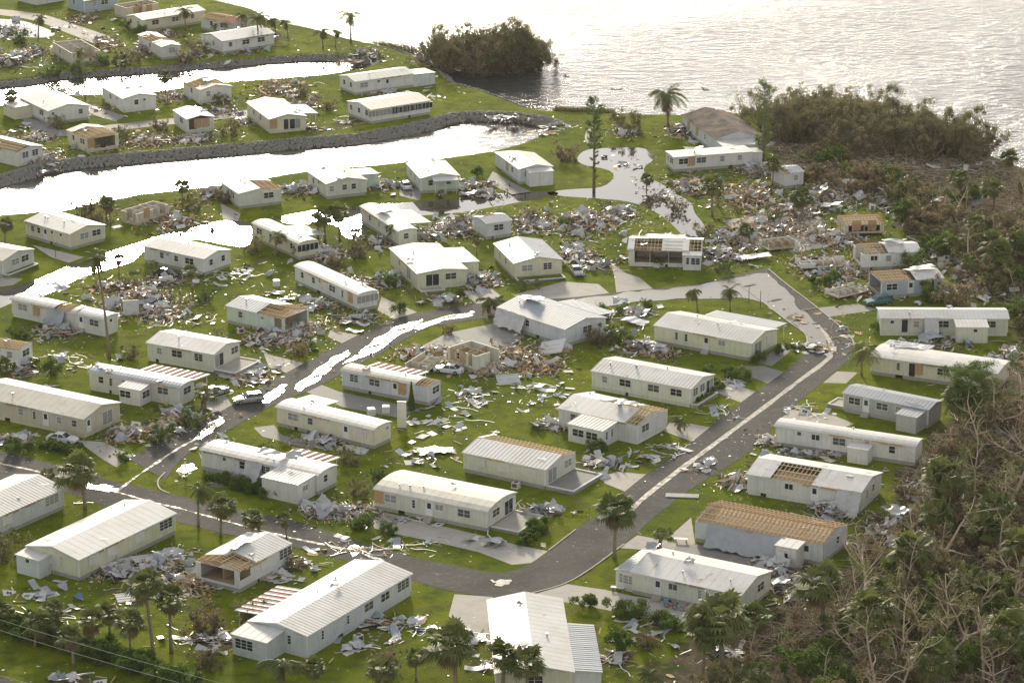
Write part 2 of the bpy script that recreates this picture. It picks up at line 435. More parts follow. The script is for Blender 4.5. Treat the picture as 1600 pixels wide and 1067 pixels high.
xs = np.concatenate([np.linspace(-3000, -200, 12), np.arange(-190, -135, 3.0), np.arange(-135, 135, 1.0), np.arange(135, 195, 3.0), np.linspace(200, 3000, 12)])
ys = np.concatenate([np.linspace(-200, 285, 14), np.arange(292, 420, 1.25), np.arange(420, 790, 1.0), np.arange(792, 990, 6.0), np.linspace(1000, 6000, 12)])
XX, YY = np.meshgrid(xs, ys); PP = np.stack([XX.ravel(), YY.ravel()], 1)
ZZ = height(PP)
nx, ny = len(xs), len(ys); ii = np.arange(nx * ny).reshape(ny, nx)
quads = np.stack([ii[:-1, :-1], ii[:-1, 1:], ii[1:, 1:], ii[1:, :-1]], -1).reshape(-1, 4)
gm = mesh_np('ground', np.column_stack([PP, ZZ]), quads, 'ground', smooth=True)
br = np.clip(.5 - sdf(PP, BRUSH) / 12.0, 0, 1)
br = np.maximum(br, np.clip(.5 - sdf(PP, ISLAND) / 4.0, 0, 1))
at = gm.attributes.new('brush', 'FLOAT', 'POINT'); at.data.foreach_set('value', br.astype(np.float32))
structure(link('ground', gm))

mb = MB(); S = 6000
mb.add([(-S, -300, CANAL_Z), (S, -300, CANAL_Z), (S, 9000, CANAL_Z), (-S, 9000, CANAL_Z)], [(0, 1, 2, 3)])
def clipped_sheet(name, poly, z, mat, grow=1.2):
    """flat sheet a little larger than the polygon; the ground hides the surplus"""
    c = poly.mean(0); q = []
    n = len(poly)
    area = sum(poly[i][0] * poly[(i + 1) % n][1] - poly[(i + 1) % n][0] * poly[i][1] for i in range(n))
    for i in range(n):
        t = poly[(i + 1) % n] - poly[i - 1]; t = t / (np.linalg.norm(t) + 1e-9); nrm = np.array([t[1], -t[0]]) * (1 if area > 0 else -1)
        q.append(poly[i] + nrm * grow)
    bm = bmesh.new(); vs = [bm.verts.new((p[0], p[1], z)) for p in q]; bm.faces.new(vs)
    bmesh.ops.triangulate(bm, faces=bm.faces[:]); bmesh.ops.recalc_face_normals(bm, faces=bm.faces[:])
    if sum(f.normal.z for f in bm.faces) < 0: bmesh.ops.reverse_faces(bm, faces=bm.faces[:])
    me = bpy.data.meshes.new(name); bm.to_mesh(me); bm.free(); me.materials.append(MATS[mat])
    return structure(link(name, me))
structure(mb.build('lake_water', 'lake_water'))
for c in (CANAL1, CANAL2):
    clipped_sheet('canal_water', c, CANAL_Z + .02, 'canal_water', 1.5)
for f in FLOODS.values():
    clipped_sheet('flood_water', f, FLOOD_Z, 'flood_water', .8)

# ------------------------------------------------------------------ roads and paved sheets
def catmull(P, n=6):
    P = np.asarray(P, float); Q = np.vstack([2 * P[0] - P[1], P, 2 * P[-1] - P[-2]]); out = []
    for i in range(1, len(Q) - 2):
        for t in np.linspace(0, 1, n, endpoint=False):
            a, b, c, d = Q[i - 1:i + 3]
            out.append(.5 * (2 * b + (c - a) * t + (2 * a - 5 * b + 4 * c - d) * t * t + (3 * b - a - 3 * c + d) * t ** 3))
    out.append(P[-1]); return np.array(out)

def ribbon(name, left, right, mat, dz, cross=5, n=6, rough=0.0):
    A, B = catmull(GA(left), n), catmull(GA(right), n); m = len(A)
    if rough:
        A = A + rng.normal(0, rough, A.shape); B = B + rng.normal(0, rough, B.shape)
    T = np.linspace(0, 1, cross)[None, :, None]
    V = (A[:, None] * (1 - T) + B[:, None] * T).reshape(-1, 2)
    z = height(V) + dz
    i = np.arange(m * cross).reshape(m, cross)
    f = np.stack([i[:-1, :-1], i[1:, :-1], i[1:, 1:], i[:-1, 1:]], -1).reshape(-1, 4)[:, ::-1]
    v = np.column_stack([V, z])
    me = mesh_np(name, v, f, mat)
    if sum(p.normal.z for p in me.polygons) < 0: me.flip_normals()
    return structure(link(name, me))

R1L = [(-60, 690), (0, 704), (95, 728), (170, 750), (265, 771), (374, 796), (470, 816), (535, 838), (625, 865), (700, 882), (770, 894), (800, 892), (825, 882), (857, 860), (900, 827), (935, 802), (1007, 743), (1082, 689), (1157, 629), (1226, 580), (1262, 545), (1258, 522), (1232, 503), (1176, 460), (1146, 440)]
R1R = [(-60, 735), (0, 748), (100, 769), (175, 794), (255, 810), (344, 832), (450, 852), (535, 875), (600, 893), (700, 922), (770, 932), (822, 929), (882, 912), (925, 887), (975, 850), (1032, 800), (1095, 754), (1170, 706), (1236, 638), (1310, 577), (1335, 548), (1328, 525), (1282, 485), (1226, 442), (1200, 420)]
R2L = [(200, 716), (240, 696), (317, 658), (400, 611), (450, 581), (535, 536), (612, 500), (687, 482), (740, 475), (800, 471), (892, 465), (1000, 453), (1065, 448), (1150, 430), (1200, 419)]
R2R = [(258, 750), (290, 712), (350, 676), (425, 634), (497, 604), (592, 553), (665, 514), (700, 506), (745, 499), (810, 494), (912, 482), (1000, 471), (1070, 467), (1165, 462), (1220, 450)]
ribbon('road', R1L, R1R, 'asphalt', .020)
ribbon('road', R2L, R2R, 'asphalt', .028)
ribbon('road', [(-30, 12), (60, 22), (120, 40), (180, 60)], [(-30, 20), (50, 32), (105, 52), (160, 74)], 'concrete', .02)
ribbon('road', [(60, 206), (130, 200), (240, 188), (330, 180), (400, 170)], [(60, 216), (135, 210), (245, 197), (335, 188), (405, 178)], 'concrete_dark', .02)
ribbon('road', [(-60, 1046), (0, 1057), (40, 1075), (70, 1100)], [(-60, 1120), (-20, 1120), (0, 1120), (40, 1140)], 'asphalt', .02)
ribbon('path', [(920, 200), (914, 212), (916, 222), (924, 228)], [(927, 199), (921, 211), (924, 221), (932, 227)], 'concrete', .02)
def strip(name, centre, w, mat, dz, rough=0.0):
    C = catmull(GA(centre), 5); t = np.gradient(C, axis=0); t /= np.linalg.norm(t, axis=1)[:, None]; nn = np.stack([-t[:, 1], t[:, 0]], 1)
    ww = (w / 2) * (1 + rng.normal(0, rough, (len(C), 1)))
    V = np.concatenate([C - nn * ww, C + nn * ww]); m = len(C); i = np.arange(m)
    f = np.stack([i[:-1], i[1:], i[1:] + m, i[:-1] + m], -1)
    me = mesh_np(name, np.column_stack([V, height(V) + dz]), f, mat)
    if sum(p.normal.z for p in me.polygons) < 0: me.flip_normals()
    return structure(link(name, me))
m, n, l, b = new_mat('wet_concrete')
c = noise(n, l, 1.2, 5, .6, geo_pos(n))
l.new(mix_rgb(n, l, ramp(n, l, c, .35, .7), (.22, .20, .17), (.40, .36, .30)), b.inputs['Base Color'])
l.new(ramp(n, l, c, .40, .62, (.45, .45, .45), (.85, .85, .85)), b.inputs['Roughness'])
strip('gutter', [(-60, 708), (0, 724), (60, 737), (180, 768), (240, 785), (280, 794), (360, 816), (454, 840), (540, 858), (600, 876)], .5, 'wet_concrete', .036, .35)
strip('gutter', [(960, 822), (1000, 783), (1046, 746), (1120, 691), (1192, 638), (1242, 600), (1288, 566), (1298, 552), (1296, 532), (1276, 508)], .85, 'wet_concrete', .036, .12)
strip('gutter', [(182, 768), (210, 747), (240, 726), (280, 700), (325, 676)], .45, 'wet_concrete', .040, .3)
for pts in ([(1262, 545), (1258, 522), (1232, 503), (1176, 460), (1146, 440)], [(1335, 548), (1328, 525), (1282, 485), (1226, 442), (1200, 420)], [(857, 860), (900, 827), (935, 802), (1007, 743)][0:2],
            [(822, 929), (882, 912), (925, 887), (975, 850)], [(265, 771), (250, 764), (247, 751), (258, 738)]):
    strip('kerb', pts, .22, 'concrete', .09)

def sheet(name, pts, mat, dz=.012, px=True, sm=1):
    P = smooth_poly(GA(pts) if px else np.asarray(pts), sm)
    bm = bmesh.new(); vs = [bm.verts.new((p[0], p[1], dz)) for p in P]; bm.faces.new(vs); bmesh.ops.triangulate(bm, faces=bm.faces[:])
    bmesh.ops.recalc_face_normals(bm, faces=bm.faces[:])
    if sum(f.normal.z for f in bm.faces) < 0: bmesh.ops.reverse_faces(bm, faces=bm.faces[:])
    me = bpy.data.meshes.new(name); bm.to_mesh(me); bm.free(); me.materials.append(MATS[mat])
    return structure(link(name, me))
PAVED = [('c', [(578, 808), (600, 800), (760, 838), (803, 850), (857, 861), (840, 878), (800, 882), (747, 862), (679, 846), (618, 834), (585, 825)]),
 ('c', [(938, 745), (965, 737), (1012, 741), (977, 768), (945, 755)]), ('c', [(1122, 599), (1132, 595), (1184, 613), (1160, 630), (1116, 612)]),
 ('d', [(1150, 572), (1194, 572), (1224, 581), (1202, 600), (1166, 586)]), ('d', [(1180, 566), (1215, 545), (1240, 545), (1206, 572)]), ('c', [(1046, 660), (1080, 662), (1112, 668), (1082, 690), (1038, 674)]),
 ('c', [(1237, 640), (1300, 648), (1335, 662), (1310, 670), (1222, 652)]), ('c', [(1308, 580), (1340, 582), (1322, 599), (1286, 598)]), ('c', [(120, 688), (160, 690), (208, 712), (182, 730), (158, 716)]),
 ('d', [(318, 628), (352, 618), (368, 640), (335, 652)]), ('d', [(478, 612), (500, 600), (530, 612), (660, 640), (620, 652), (535, 636)]), ('d', [(396, 668), (428, 664), (440, 680), (540, 700), (480, 700), (410, 682)]),
 ('c', [(710, 928), (770, 932), (768, 1000), (742, 1000), (704, 986), (701, 962)]), ('c', [(838, 927), (885, 912), (945, 921), (985, 930), (1110, 950), (1080, 970), (1000, 964), (945, 952), (880, 940)]),
 ('c', [(968, 856), (996, 836), (1060, 848), (1050, 862)]), ('c', [(1046, 838), (1080, 808), (1086, 850), (1060, 852)]), ('d', [(1050, 852), (1085, 850), (1190, 866), (1190, 888), (1130, 876), (1040, 858)]),
 ('c', [(880, 440), (935, 444), (952, 458), (895, 466), (850, 470), (800, 462)]), ('c', [(954, 410), (978, 427), (1000, 434), (1022, 453), (963, 457), (960, 432)]), ('c', [(722, 455), (768, 451), (786, 465), (748, 478)]),
 ('c', [(596, 464), (652, 488), (616, 499), (590, 485)]), ('d', [(516, 516), (562, 524), (545, 541), (512, 526)]), ('c', [(336, 582), (386, 570), (414, 575), (366, 596)]), ('c', [(412, 552), (478, 568), (454, 585), (420, 574)]),
 ('c', [(345, 318), (376, 334), (372, 346), (348, 342)]), ('d', [(1276, 481), (1340, 475), (1372, 484), (1296, 495)]), ('c', [(50, 383), (132, 402), (108, 411), (80, 402)]), ('d', [(660, 540), (700, 520), (775, 505), (830, 512), (800, 545), (700, 570)]),
 ('c', [(0, 432), (36, 436), (20, 446), (0, 448)]), ('d', [(30, 180), (84, 196), (90, 206), (50, 208)]), ('d', [(130, 160), (196, 182), (180, 190), (140, 178)]), ('d', [(310, 705), (330, 735), (430, 752), (425, 765), (330, 760)]),
 ('d', [(770, 268), (800, 285), (830, 300), (800, 304), (760, 285)]), ('d', [(620, 282), (660, 300), (655, 314), (625, 306)]), ('c', [(1130, 345), (1200, 335), (1290, 345), (1270, 372), (1170, 385)]), ('c', [(1200, 375), (1260, 372), (1300, 385), (1240, 395)])]
for i, (k, p) in enumerate(PAVED):
    sheet('driveway', p, 'concrete' if k == 'c' else 'concrete_dark', .008 + .004 * (i % 3), sm=0)

# thin standing water on the streets
PUDDLES = [[(890, 470), (950, 461), (1000, 455), (1065, 450), (1140, 436), (1195, 424), (1216, 440), (1243, 470), (1272, 500), (1292, 530), (1286, 546), (1268, 545), (1260, 522), (1234, 505), (1205, 483), (1175, 464), (1100, 466), (1000, 471), (915, 482), (892, 479)],
 [(640, 512), (690, 496), (742, 484), (742, 493), (700, 500), (655, 516)], [(530, 572), (575, 540), (612, 517), (650, 500), (668, 497), (640, 514), (606, 540), (560, 562)], [(455, 608), (490, 582), (530, 556), (552, 545), (536, 566), (500, 592), (470, 612)], [(400, 632), (430, 608), (452, 596), (446, 612), (424, 630)],
 [(300, 690), (330, 658), (352, 648), (346, 662), (322, 684)], [(96, 744), (150, 755), (185, 761), (176, 770), (120, 762)], [(272, 735), (298, 724), (312, 731), (285, 743)], [(762, 907), (800, 905), (803, 912), (768, 914)], [(545, 858), (562, 850), (574, 860), (556, 868)]]
for i, p in enumerate(PUDDLES):
    P = smooth_poly(GA(p), 2); P = P + rng.normal(0, .30, P.shape) * np.array([1.0, 1.6]); P = smooth_poly(P, 3)
    sheet('puddle', P, 'puddle_water', .050, False, 0)
# dry islands of asphalt showing through the standing water
for (x, y, rx, ry) in [(585, 541, 1.6, .6), (562, 553, 1.3, .5), (498, 588, 1.2, .5), (512, 575, 1.3, .4), (432, 617, .8, .4), (628, 515, 1.4, .5), (700, 496, 1.6, .4), (1210, 470, 1.2, .5), (1245, 500, 1.0, .6), (1170, 447, 1.5, .4), (605, 528, .9, .3), (535, 560, .8, .3)]:
    c = G(x, y); P = [(c.x + rx * math.cos(t) * random.uniform(.7, 1.2) + .7 * ry * math.sin(t), c.y + 1.6 * ry * math.sin(t) * random.uniform(.7, 1.2) + .5 * rx * math.cos(t)) for t in np.linspace(0, 2 * math.pi, 14, endpoint=False)]
    sheet('road', P, 'asphalt', .056, False, 2)

# ------------------------------------------------------------------ stones of the canal banks
def stones(line, z0, band, per_m, size, seed):
    r = np.random.default_rng(seed); C = catmull(GA(line, z0), 8); t = np.gradient(C, axis=0); ln = np.linalg.norm(t, axis=1)
    nn = np.stack([-t[:, 1], t[:, 0]], 1) / ln[:, None]; cum = np.concatenate([[0], np.cumsum(np.linalg.norm(np.diff(C, axis=0), axis=1))])
    N = int(cum[-1] * per_m); s = r.uniform(0, cum[-1], N); x = np.interp(s, cum, C[:, 0]); y = np.interp(s, cum, C[:, 1])
    nx_ = np.interp(s, cum, nn[:, 0]); ny_ = np.interp(s, cum, nn[:, 1]); o = r.uniform(min(-.3, band), max(.3, band), N) * np.sign(np.interp(s, cum, nn[:, 1]))
    P = np.stack([x + nx_ * o, y + ny_ * o], 1); z = height(P)
    cube = np.array([(a, b, c) for c in (-1, 1) for b in (-1, 1) for a in (-1, 1)], float); fc = np.array([(0, 2, 3, 1), (4, 5, 7, 6), (0, 1, 5, 4), (2, 6, 7, 3), (0, 4, 6, 2), (1, 3, 7, 5)])
    sc = r.uniform(.5, 1.3, (N, 1, 3)) * size; V = cube[None] * sc * (1 + r.normal(0, .22, (N, 8, 3)))
    a = r.uniform(0, 6.28, N); ca, sa = np.cos(a)[:, None], np.sin(a)[:, None]
    V = np.stack([V[..., 0] * ca - V[..., 1] * sa, V[..., 0] * sa + V[..., 1] * ca, V[..., 2]], -1) + np.column_stack([P, z + .08])[:, None]
    me = mesh_np('bank_stones', V.reshape(-1, 3), (fc[None] + 8 * np.arange(N)[:, None, None]).reshape(-1, 4), 'rock')
    return link('bank_stones', me)
o = stones([(-60, 307), (0, 293), (50, 279), (100, 267), (250, 252), (400, 239), (475, 232), (550, 226), (600, 219), (672, 204), (725, 191), (800, 192), (847, 199), (856, 206)], CANAL_Z, 3.2, 34, .24, 1)
tag(o, 'grey broken stone lining the far bank of the wide canal', 'stones', kind='stuff')
o = stones([(-60, 143), (0, 138), (60, 131), (100, 124), (250, 113), (400, 101), (475, 96), (540, 96), (575, 101)], CANAL_Z, 1.8, 22, .22, 2)
tag(o, 'dark stone bank along the narrow canal at upper left', 'stones', kind='stuff')
o = stones([(612, 77), (662, 95), (695, 117), (715, 135), (762, 147), (800, 161), (832, 174)], CANAL_Z, -1.6, 9, .26, 3)
tag(o, 'stones edging the grassy lake shore point', 'stones', kind='stuff')
# ------------------------------------------------------------------ shared openings
def win_mesh(w, h, nx_, nz_, f=.07, fm='trim_white'):
    mb = MB(); x0, x1 = -w / 2, w / 2; mb.box(x0 - f, x1 + f, -.09, 0, -f, 0); mb.box(x0 - f, x1 + f, -.09, 0, h, h + f)
    mb.box(x0 - f, x0, -.09, 0, 0, h); mb.box(x1, x1 + f, -.09, 0, 0, h)
    for i in range(1, nx_): x = x0 + w * i / nx_; mb.box(x - .035, x + .035, -.075, 0, 0, h)
    for i in range(1, nz_): z = h * i / nz_; mb.box(x0, x1, -.07, 0, z - .02, z + .02)
    return mb.mesh('window', fm)
def pane_mesh(w, h, mat):
    mb = MB(); mb.box(-w / 2, w / 2, -.045, -.005, 0, h); return mb.mesh('pane', mat)
WK = {'w': (.9, 1.0, 1, 2), 'W': (1.9, 1.05, 2, 2), 'b': (2.6, 1.25, 3, 3), 'k': (.6, .5, 1, 1), 'V': (.5, 1.15, 1, 3), 'T': (1.2, .8, 2, 1), 'B': (4.2, 1.2, 5, 1), 'H': (1.5, 1.15, 2, 3)}
WIN, PANE = {}, {}
for k, (w, h, a, b_) in WK.items():
    WIN[k] = win_mesh(w, h, a, b_)
    for g in ('glass_dark', 'glass_blind', 'glass_screen'):
        PANE[k, g] = pane_mesh(w / a - .07, h, g)
mb = MB(); mb.box(-.47, .47, -.06, 0, 0, 2.05); mb.box(-.55, -.47, -.08, 0, 0, 2.1); mb.box(.47, .55, -.08, 0, 0, 2.1); mb.box(-.55, .55, -.08, 0, 2.1, 2.18); DOOR = mb.mesh('door', 'trim_white')
mb = MB(); mb.box(-.3, .3, -.075, -.055, 1.05, 1.85); DPANE = mb.mesh('pane', 'glass_dark')
mb = MB(); mb.tube([(.36, -.06, 1.0), (.36, -.13, 1.0)], .035, 6); DHAND = mb.mesh('handle', 'metal_bright')
mb = MB(); mb.box(-.47, .47, -.05, -.005, 0, 2.05); OPEN = mb.mesh('doorway', 'glass_dark')
SLIDE = win_mesh(2.3, 2.0, 2, 1)
SPANE = {g: pane_mesh(1.08, 2.0, g) for g in ('glass_dark', 'glass_blind')}
mb = MB(); mb.box(-.95, .95, -.10, 0, 0, 1.25); mb.box(-1.0, 1.0, -.12, 0, 1.25, 1.31); mb.box(-1.0, 1.0, -.12, 0, -.06, 0); SHUT = mb.mesh('shutter', 'panel_pale')
mb = MB()
for i in range(6): mb.box(-.8 + i * .27, -.8 + i * .27 + .24, -.04 - .02 * (i % 2), -.004, -.3 + .1 * (i % 3), 1.7)
BOARD = mb.mesh('torn_panel', 'plywood')
mb = MB()
for i in range(3): mb.box(-.6, .6, -.3 * (i + 1), -.3 * i - .003, -.62 + 0, -.04 - .2 * i)
STEP = mb.mesh('steps', 'concrete')
VENT = MB(); VENT.tube([(0, 0, -.1), (0, 0, .35)], .09, 7); VENT.tube([(0, 0, .35), (0, 0, .42)], .16, 7); VENT = VENT.mesh('roof_vent', 'metal_bright')

def opening(parent, spec, loc, rz, rnd):
    k = spec
    if k == 'd' or k == 'D':
        o = link('door', DOOR, parent, loc, (0, 0, rz)); link('pane', DPANE, o); link('handle', DHAND, o)
        if k == 'D': link('steps', STEP, parent, loc, (0, 0, rz))
    elif k == 'o': link('doorway', OPEN, parent, loc, (0, 0, rz))
    elif k == 's':
        o = link('sliding_door', SLIDE, parent, loc, (0, 0, rz))
        for s in (-1, 1): link('pane', SPANE[rnd.choice(['glass_dark', 'glass_blind'])], o, (s * .575, 0, 0))
    elif k == 'S': link('shutter', SHUT, parent, (loc[0], loc[1], loc[2] + .1), (0, 0, rz))
    elif k == 'x': link('torn_panel', BOARD, parent, (loc[0], loc[1], loc[2] + .3), (0, 0, rz))
    else:
        w, h, a, b_ = WK[k]; o = link('window', WIN[k], parent, loc, (0, 0, rz)); g = rnd.choice(['glass_dark', 'glass_dark', 'glass_blind', 'glass_screen'])
        for i in range(a): link('pane', PANE[k, g], o, (-w / 2 + w * (i + .5) / a, 0, 0))

ZOFF = {'d': .65, 'D': .65, 'o': .65, 's': .65, 'S': 1.35, 'x': .9, 'k': 2.1, 'V': 1.35, 'B': 1.45, 'T': 1.75}

# ------------------------------------------------------------------ roofs and walls
def profile(typ, W, rise):
    if typ == 'gable': return [(-W / 2, 0), (0, rise), (W / 2, 0)]
    if typ == 'arch': return [(W * (t - .5), rise * (1 - abs(2 * t - 1) ** 2.2)) for t in (0, .12, .3, .5, .7, .88, 1)]
    if typ == 'shed': return [(-W / 2, 0), (W / 2, rise)]
    return [(-W / 2, 0), (0, rise), (W / 2, 0)]

ROOFM = {'w': 'roof_white', 'r': 'roof_white', 'g': 'roof_grey', 't': 'roof_tan', 'k': 'roof_shingle', 'u': 'roof_rust', 'f': 'roof_white'}

def panel_mesh(seg, w, mat, rib):
    """one roof panel: follows the profile points seg = [(y,z)...], width w along x"""
    mb = MB(); T = .035
    for (ya, za), (yb, zb) in zip(seg[:-1], seg[1:]):
        mb.hexa([(0, ya, za), (w, ya, za), (w, yb, zb), (0, yb, zb), (0, ya, za + T), (w, ya, za + T), (w, yb, zb + T), (0, yb, zb + T)])
        if rib:
            mb.hexa([(0, ya, za + T), (.07, ya, za + T), (.07, yb, zb + T), (0, yb, zb + T), (.015, ya, za + T + rib), (.055, ya, za + T + rib), (.055, yb, zb + T + rib), (.015, yb, zb + T + rib)])
    return mb.mesh('roof_panel', mat)

def make_roof(parent, L, W, h, typ, kind, holes, rnd, rise=None, oh=.28, name='roof', pitch_w=None, x0=0.0, y0=0.0):
    """deck + one object per roof panel; holes = [(u0,u1,side)] leave the rafters bare"""
    Lo, Wo = L + 2 * oh, W + 2 * oh
    if rise is None: rise = {'gable': .11 * W, 'arch': .38, 'flat': .12, 'shed': .4}[typ]
    pr = profile(typ, Wo, rise); mat = ROOFM[kind]
    pw = pitch_w or (.62 if kind in 'rg' else 1.22); n = max(3, round(Lo / pw)); pw = Lo / n
    rib = .026 if kind in 'rg' else (.009 if kind in 'wft' else 0)
    sides = [(-1, pr[:2]), (1, pr[1:])] if typ in ('gable', 'flat') else [(0, pr)]
    def bare(u, s): return any(a <= u <= b_ and (sd == 0 or sd == s or s == 0) for a, b_, sd in holes)
    mb = MB(); z = h - .05
    runs = []
    for s, seg in sides:
        i = 0
        while i < n:
            if bare((i + .5) / n, s): i += 1; continue
            j = i
            while j < n and not bare((j + .5) / n, s): j += 1
            xa, xb = -Lo / 2 + i * pw + .015, -Lo / 2 + j * pw - .015
            for (ya, za), (yb, zb) in zip(seg[:-1], seg[1:]):
                mb.hexa([(xa + x0, ya + y0, za + z - .10), (xb + x0, ya + y0, za + z - .10), (xb + x0, yb + y0, zb + z - .10), (xa + x0, yb + y0, zb + z - .10),
                         (xa + x0, ya + y0, za + z), (xb + x0, ya + y0, za + z), (xb + x0, yb + y0, zb + z), (xa + x0, yb + y0, zb + z)])
            i = j
    if not mb.v: mb.beam((-Lo / 2 + x0, y0, z + rise), (Lo / 2 + x0, y0, z + rise), .06, .14)
    mats = 'trim_white' if mb.v and kind != 'k' else 'roof_tan'
    if not holes or len(mb.f) > 6: pass
    roof = mb.build(name, 'timber' if len(mb.f) == 6 and holes else mats, parent)
    for s, seg in sides:
        me = panel_mesh(seg, pw - .004, mat, rib)
        for i in range(n):
            if bare((i + .5) / n, s): continue
            edge = holes and (bare((i - .5) / n, s) or bare((i + 1.5) / n, s))
            o = link('roof_panel', me, roof, (-Lo / 2 + i * pw + x0, y0, z + .004 + rnd.uniform(0, .004)))
            if edge: o.rotation_euler = (rnd.uniform(-.02, .02), rnd.uniform(-.05, .05), 0); o.location.z += .04
    if holes:
        rm = {}
        sp = .61; k = int(Lo / sp)
        tm = 'timber_new' if rnd.random() < .4 else 'timber'
        for s, seg in sides:
            r = MB()
            for (ya, za), (yb, zb) in zip(seg[:-1], seg[1:]): r.beam((0, ya, za - .06), (0, yb, zb - .06), .07, .15)
            me = r.mesh('rafter', tm)
            xs_ = [-Lo / 2 + (i + .5) * Lo / k for i in range(k)]
            hx = [x for x in xs_ if bare((x + Lo / 2) / Lo, s)]
            for x in hx: link('rafter', me, roof, (x + x0, y0, z), (0, 0, rnd.uniform(-.015, .015)))
            if hx:
                ln = hx[-1] - hx[0] + .5
                for q in (.2, .5, .8):
                    (ya, za), (yb, zb) = seg[0], seg[-1]
                    b2 = MB(); b2.box(-ln / 2, ln / 2, -.045, .045, -.02, .05)
                    b2.build('batten', tm, roof).location = ((hx[0] + hx[-1]) / 2 + x0, y0 + ya + (yb - ya) * q, z + za + (zb - za) * q + .03)
    return roof, rise

def wall_run(mb, p, q, z0, z1, gaps, t=.10):
    """straight wall from p to q with gaps [(u0,u1,sill)] (fractions; sill height kept)"""
    p, q = Vector((*p, 0)), Vector((*q, 0)); d = q - p; Ln = d.length; d.normalize(); nrm = Vector((d.y, -d.x, 0)) * t / 2
    def seg(u0, u1, za, zb):
        if u1 - u0 < .005 or zb - za < .02: return
        a, b_ = p + d * Ln * u0, p + d * Ln * u1
        mb.hexa([(*(a + nrm)[:2], za), (*(b_ + nrm)[:2], za), (*(b_ - nrm)[:2], za), (*(a - nrm)[:2], za), (*(a + nrm)[:2], zb), (*(b_ + nrm)[:2], zb), (*(b_ - nrm)[:2], zb), (*(a - nrm)[:2], zb)])
    u = 0.0
    for g0, g1, sill in sorted(gaps):
        seg(u, g0, z0, z1); seg(g0, g1, z0, z0 + sill); u = g1
    seg(u, 1.0, z0, z1)

HOUSES = {}
def parse(s):
    out = []
    for it in s.split():
        out.append((it[0], float(it[1:])))
    return out

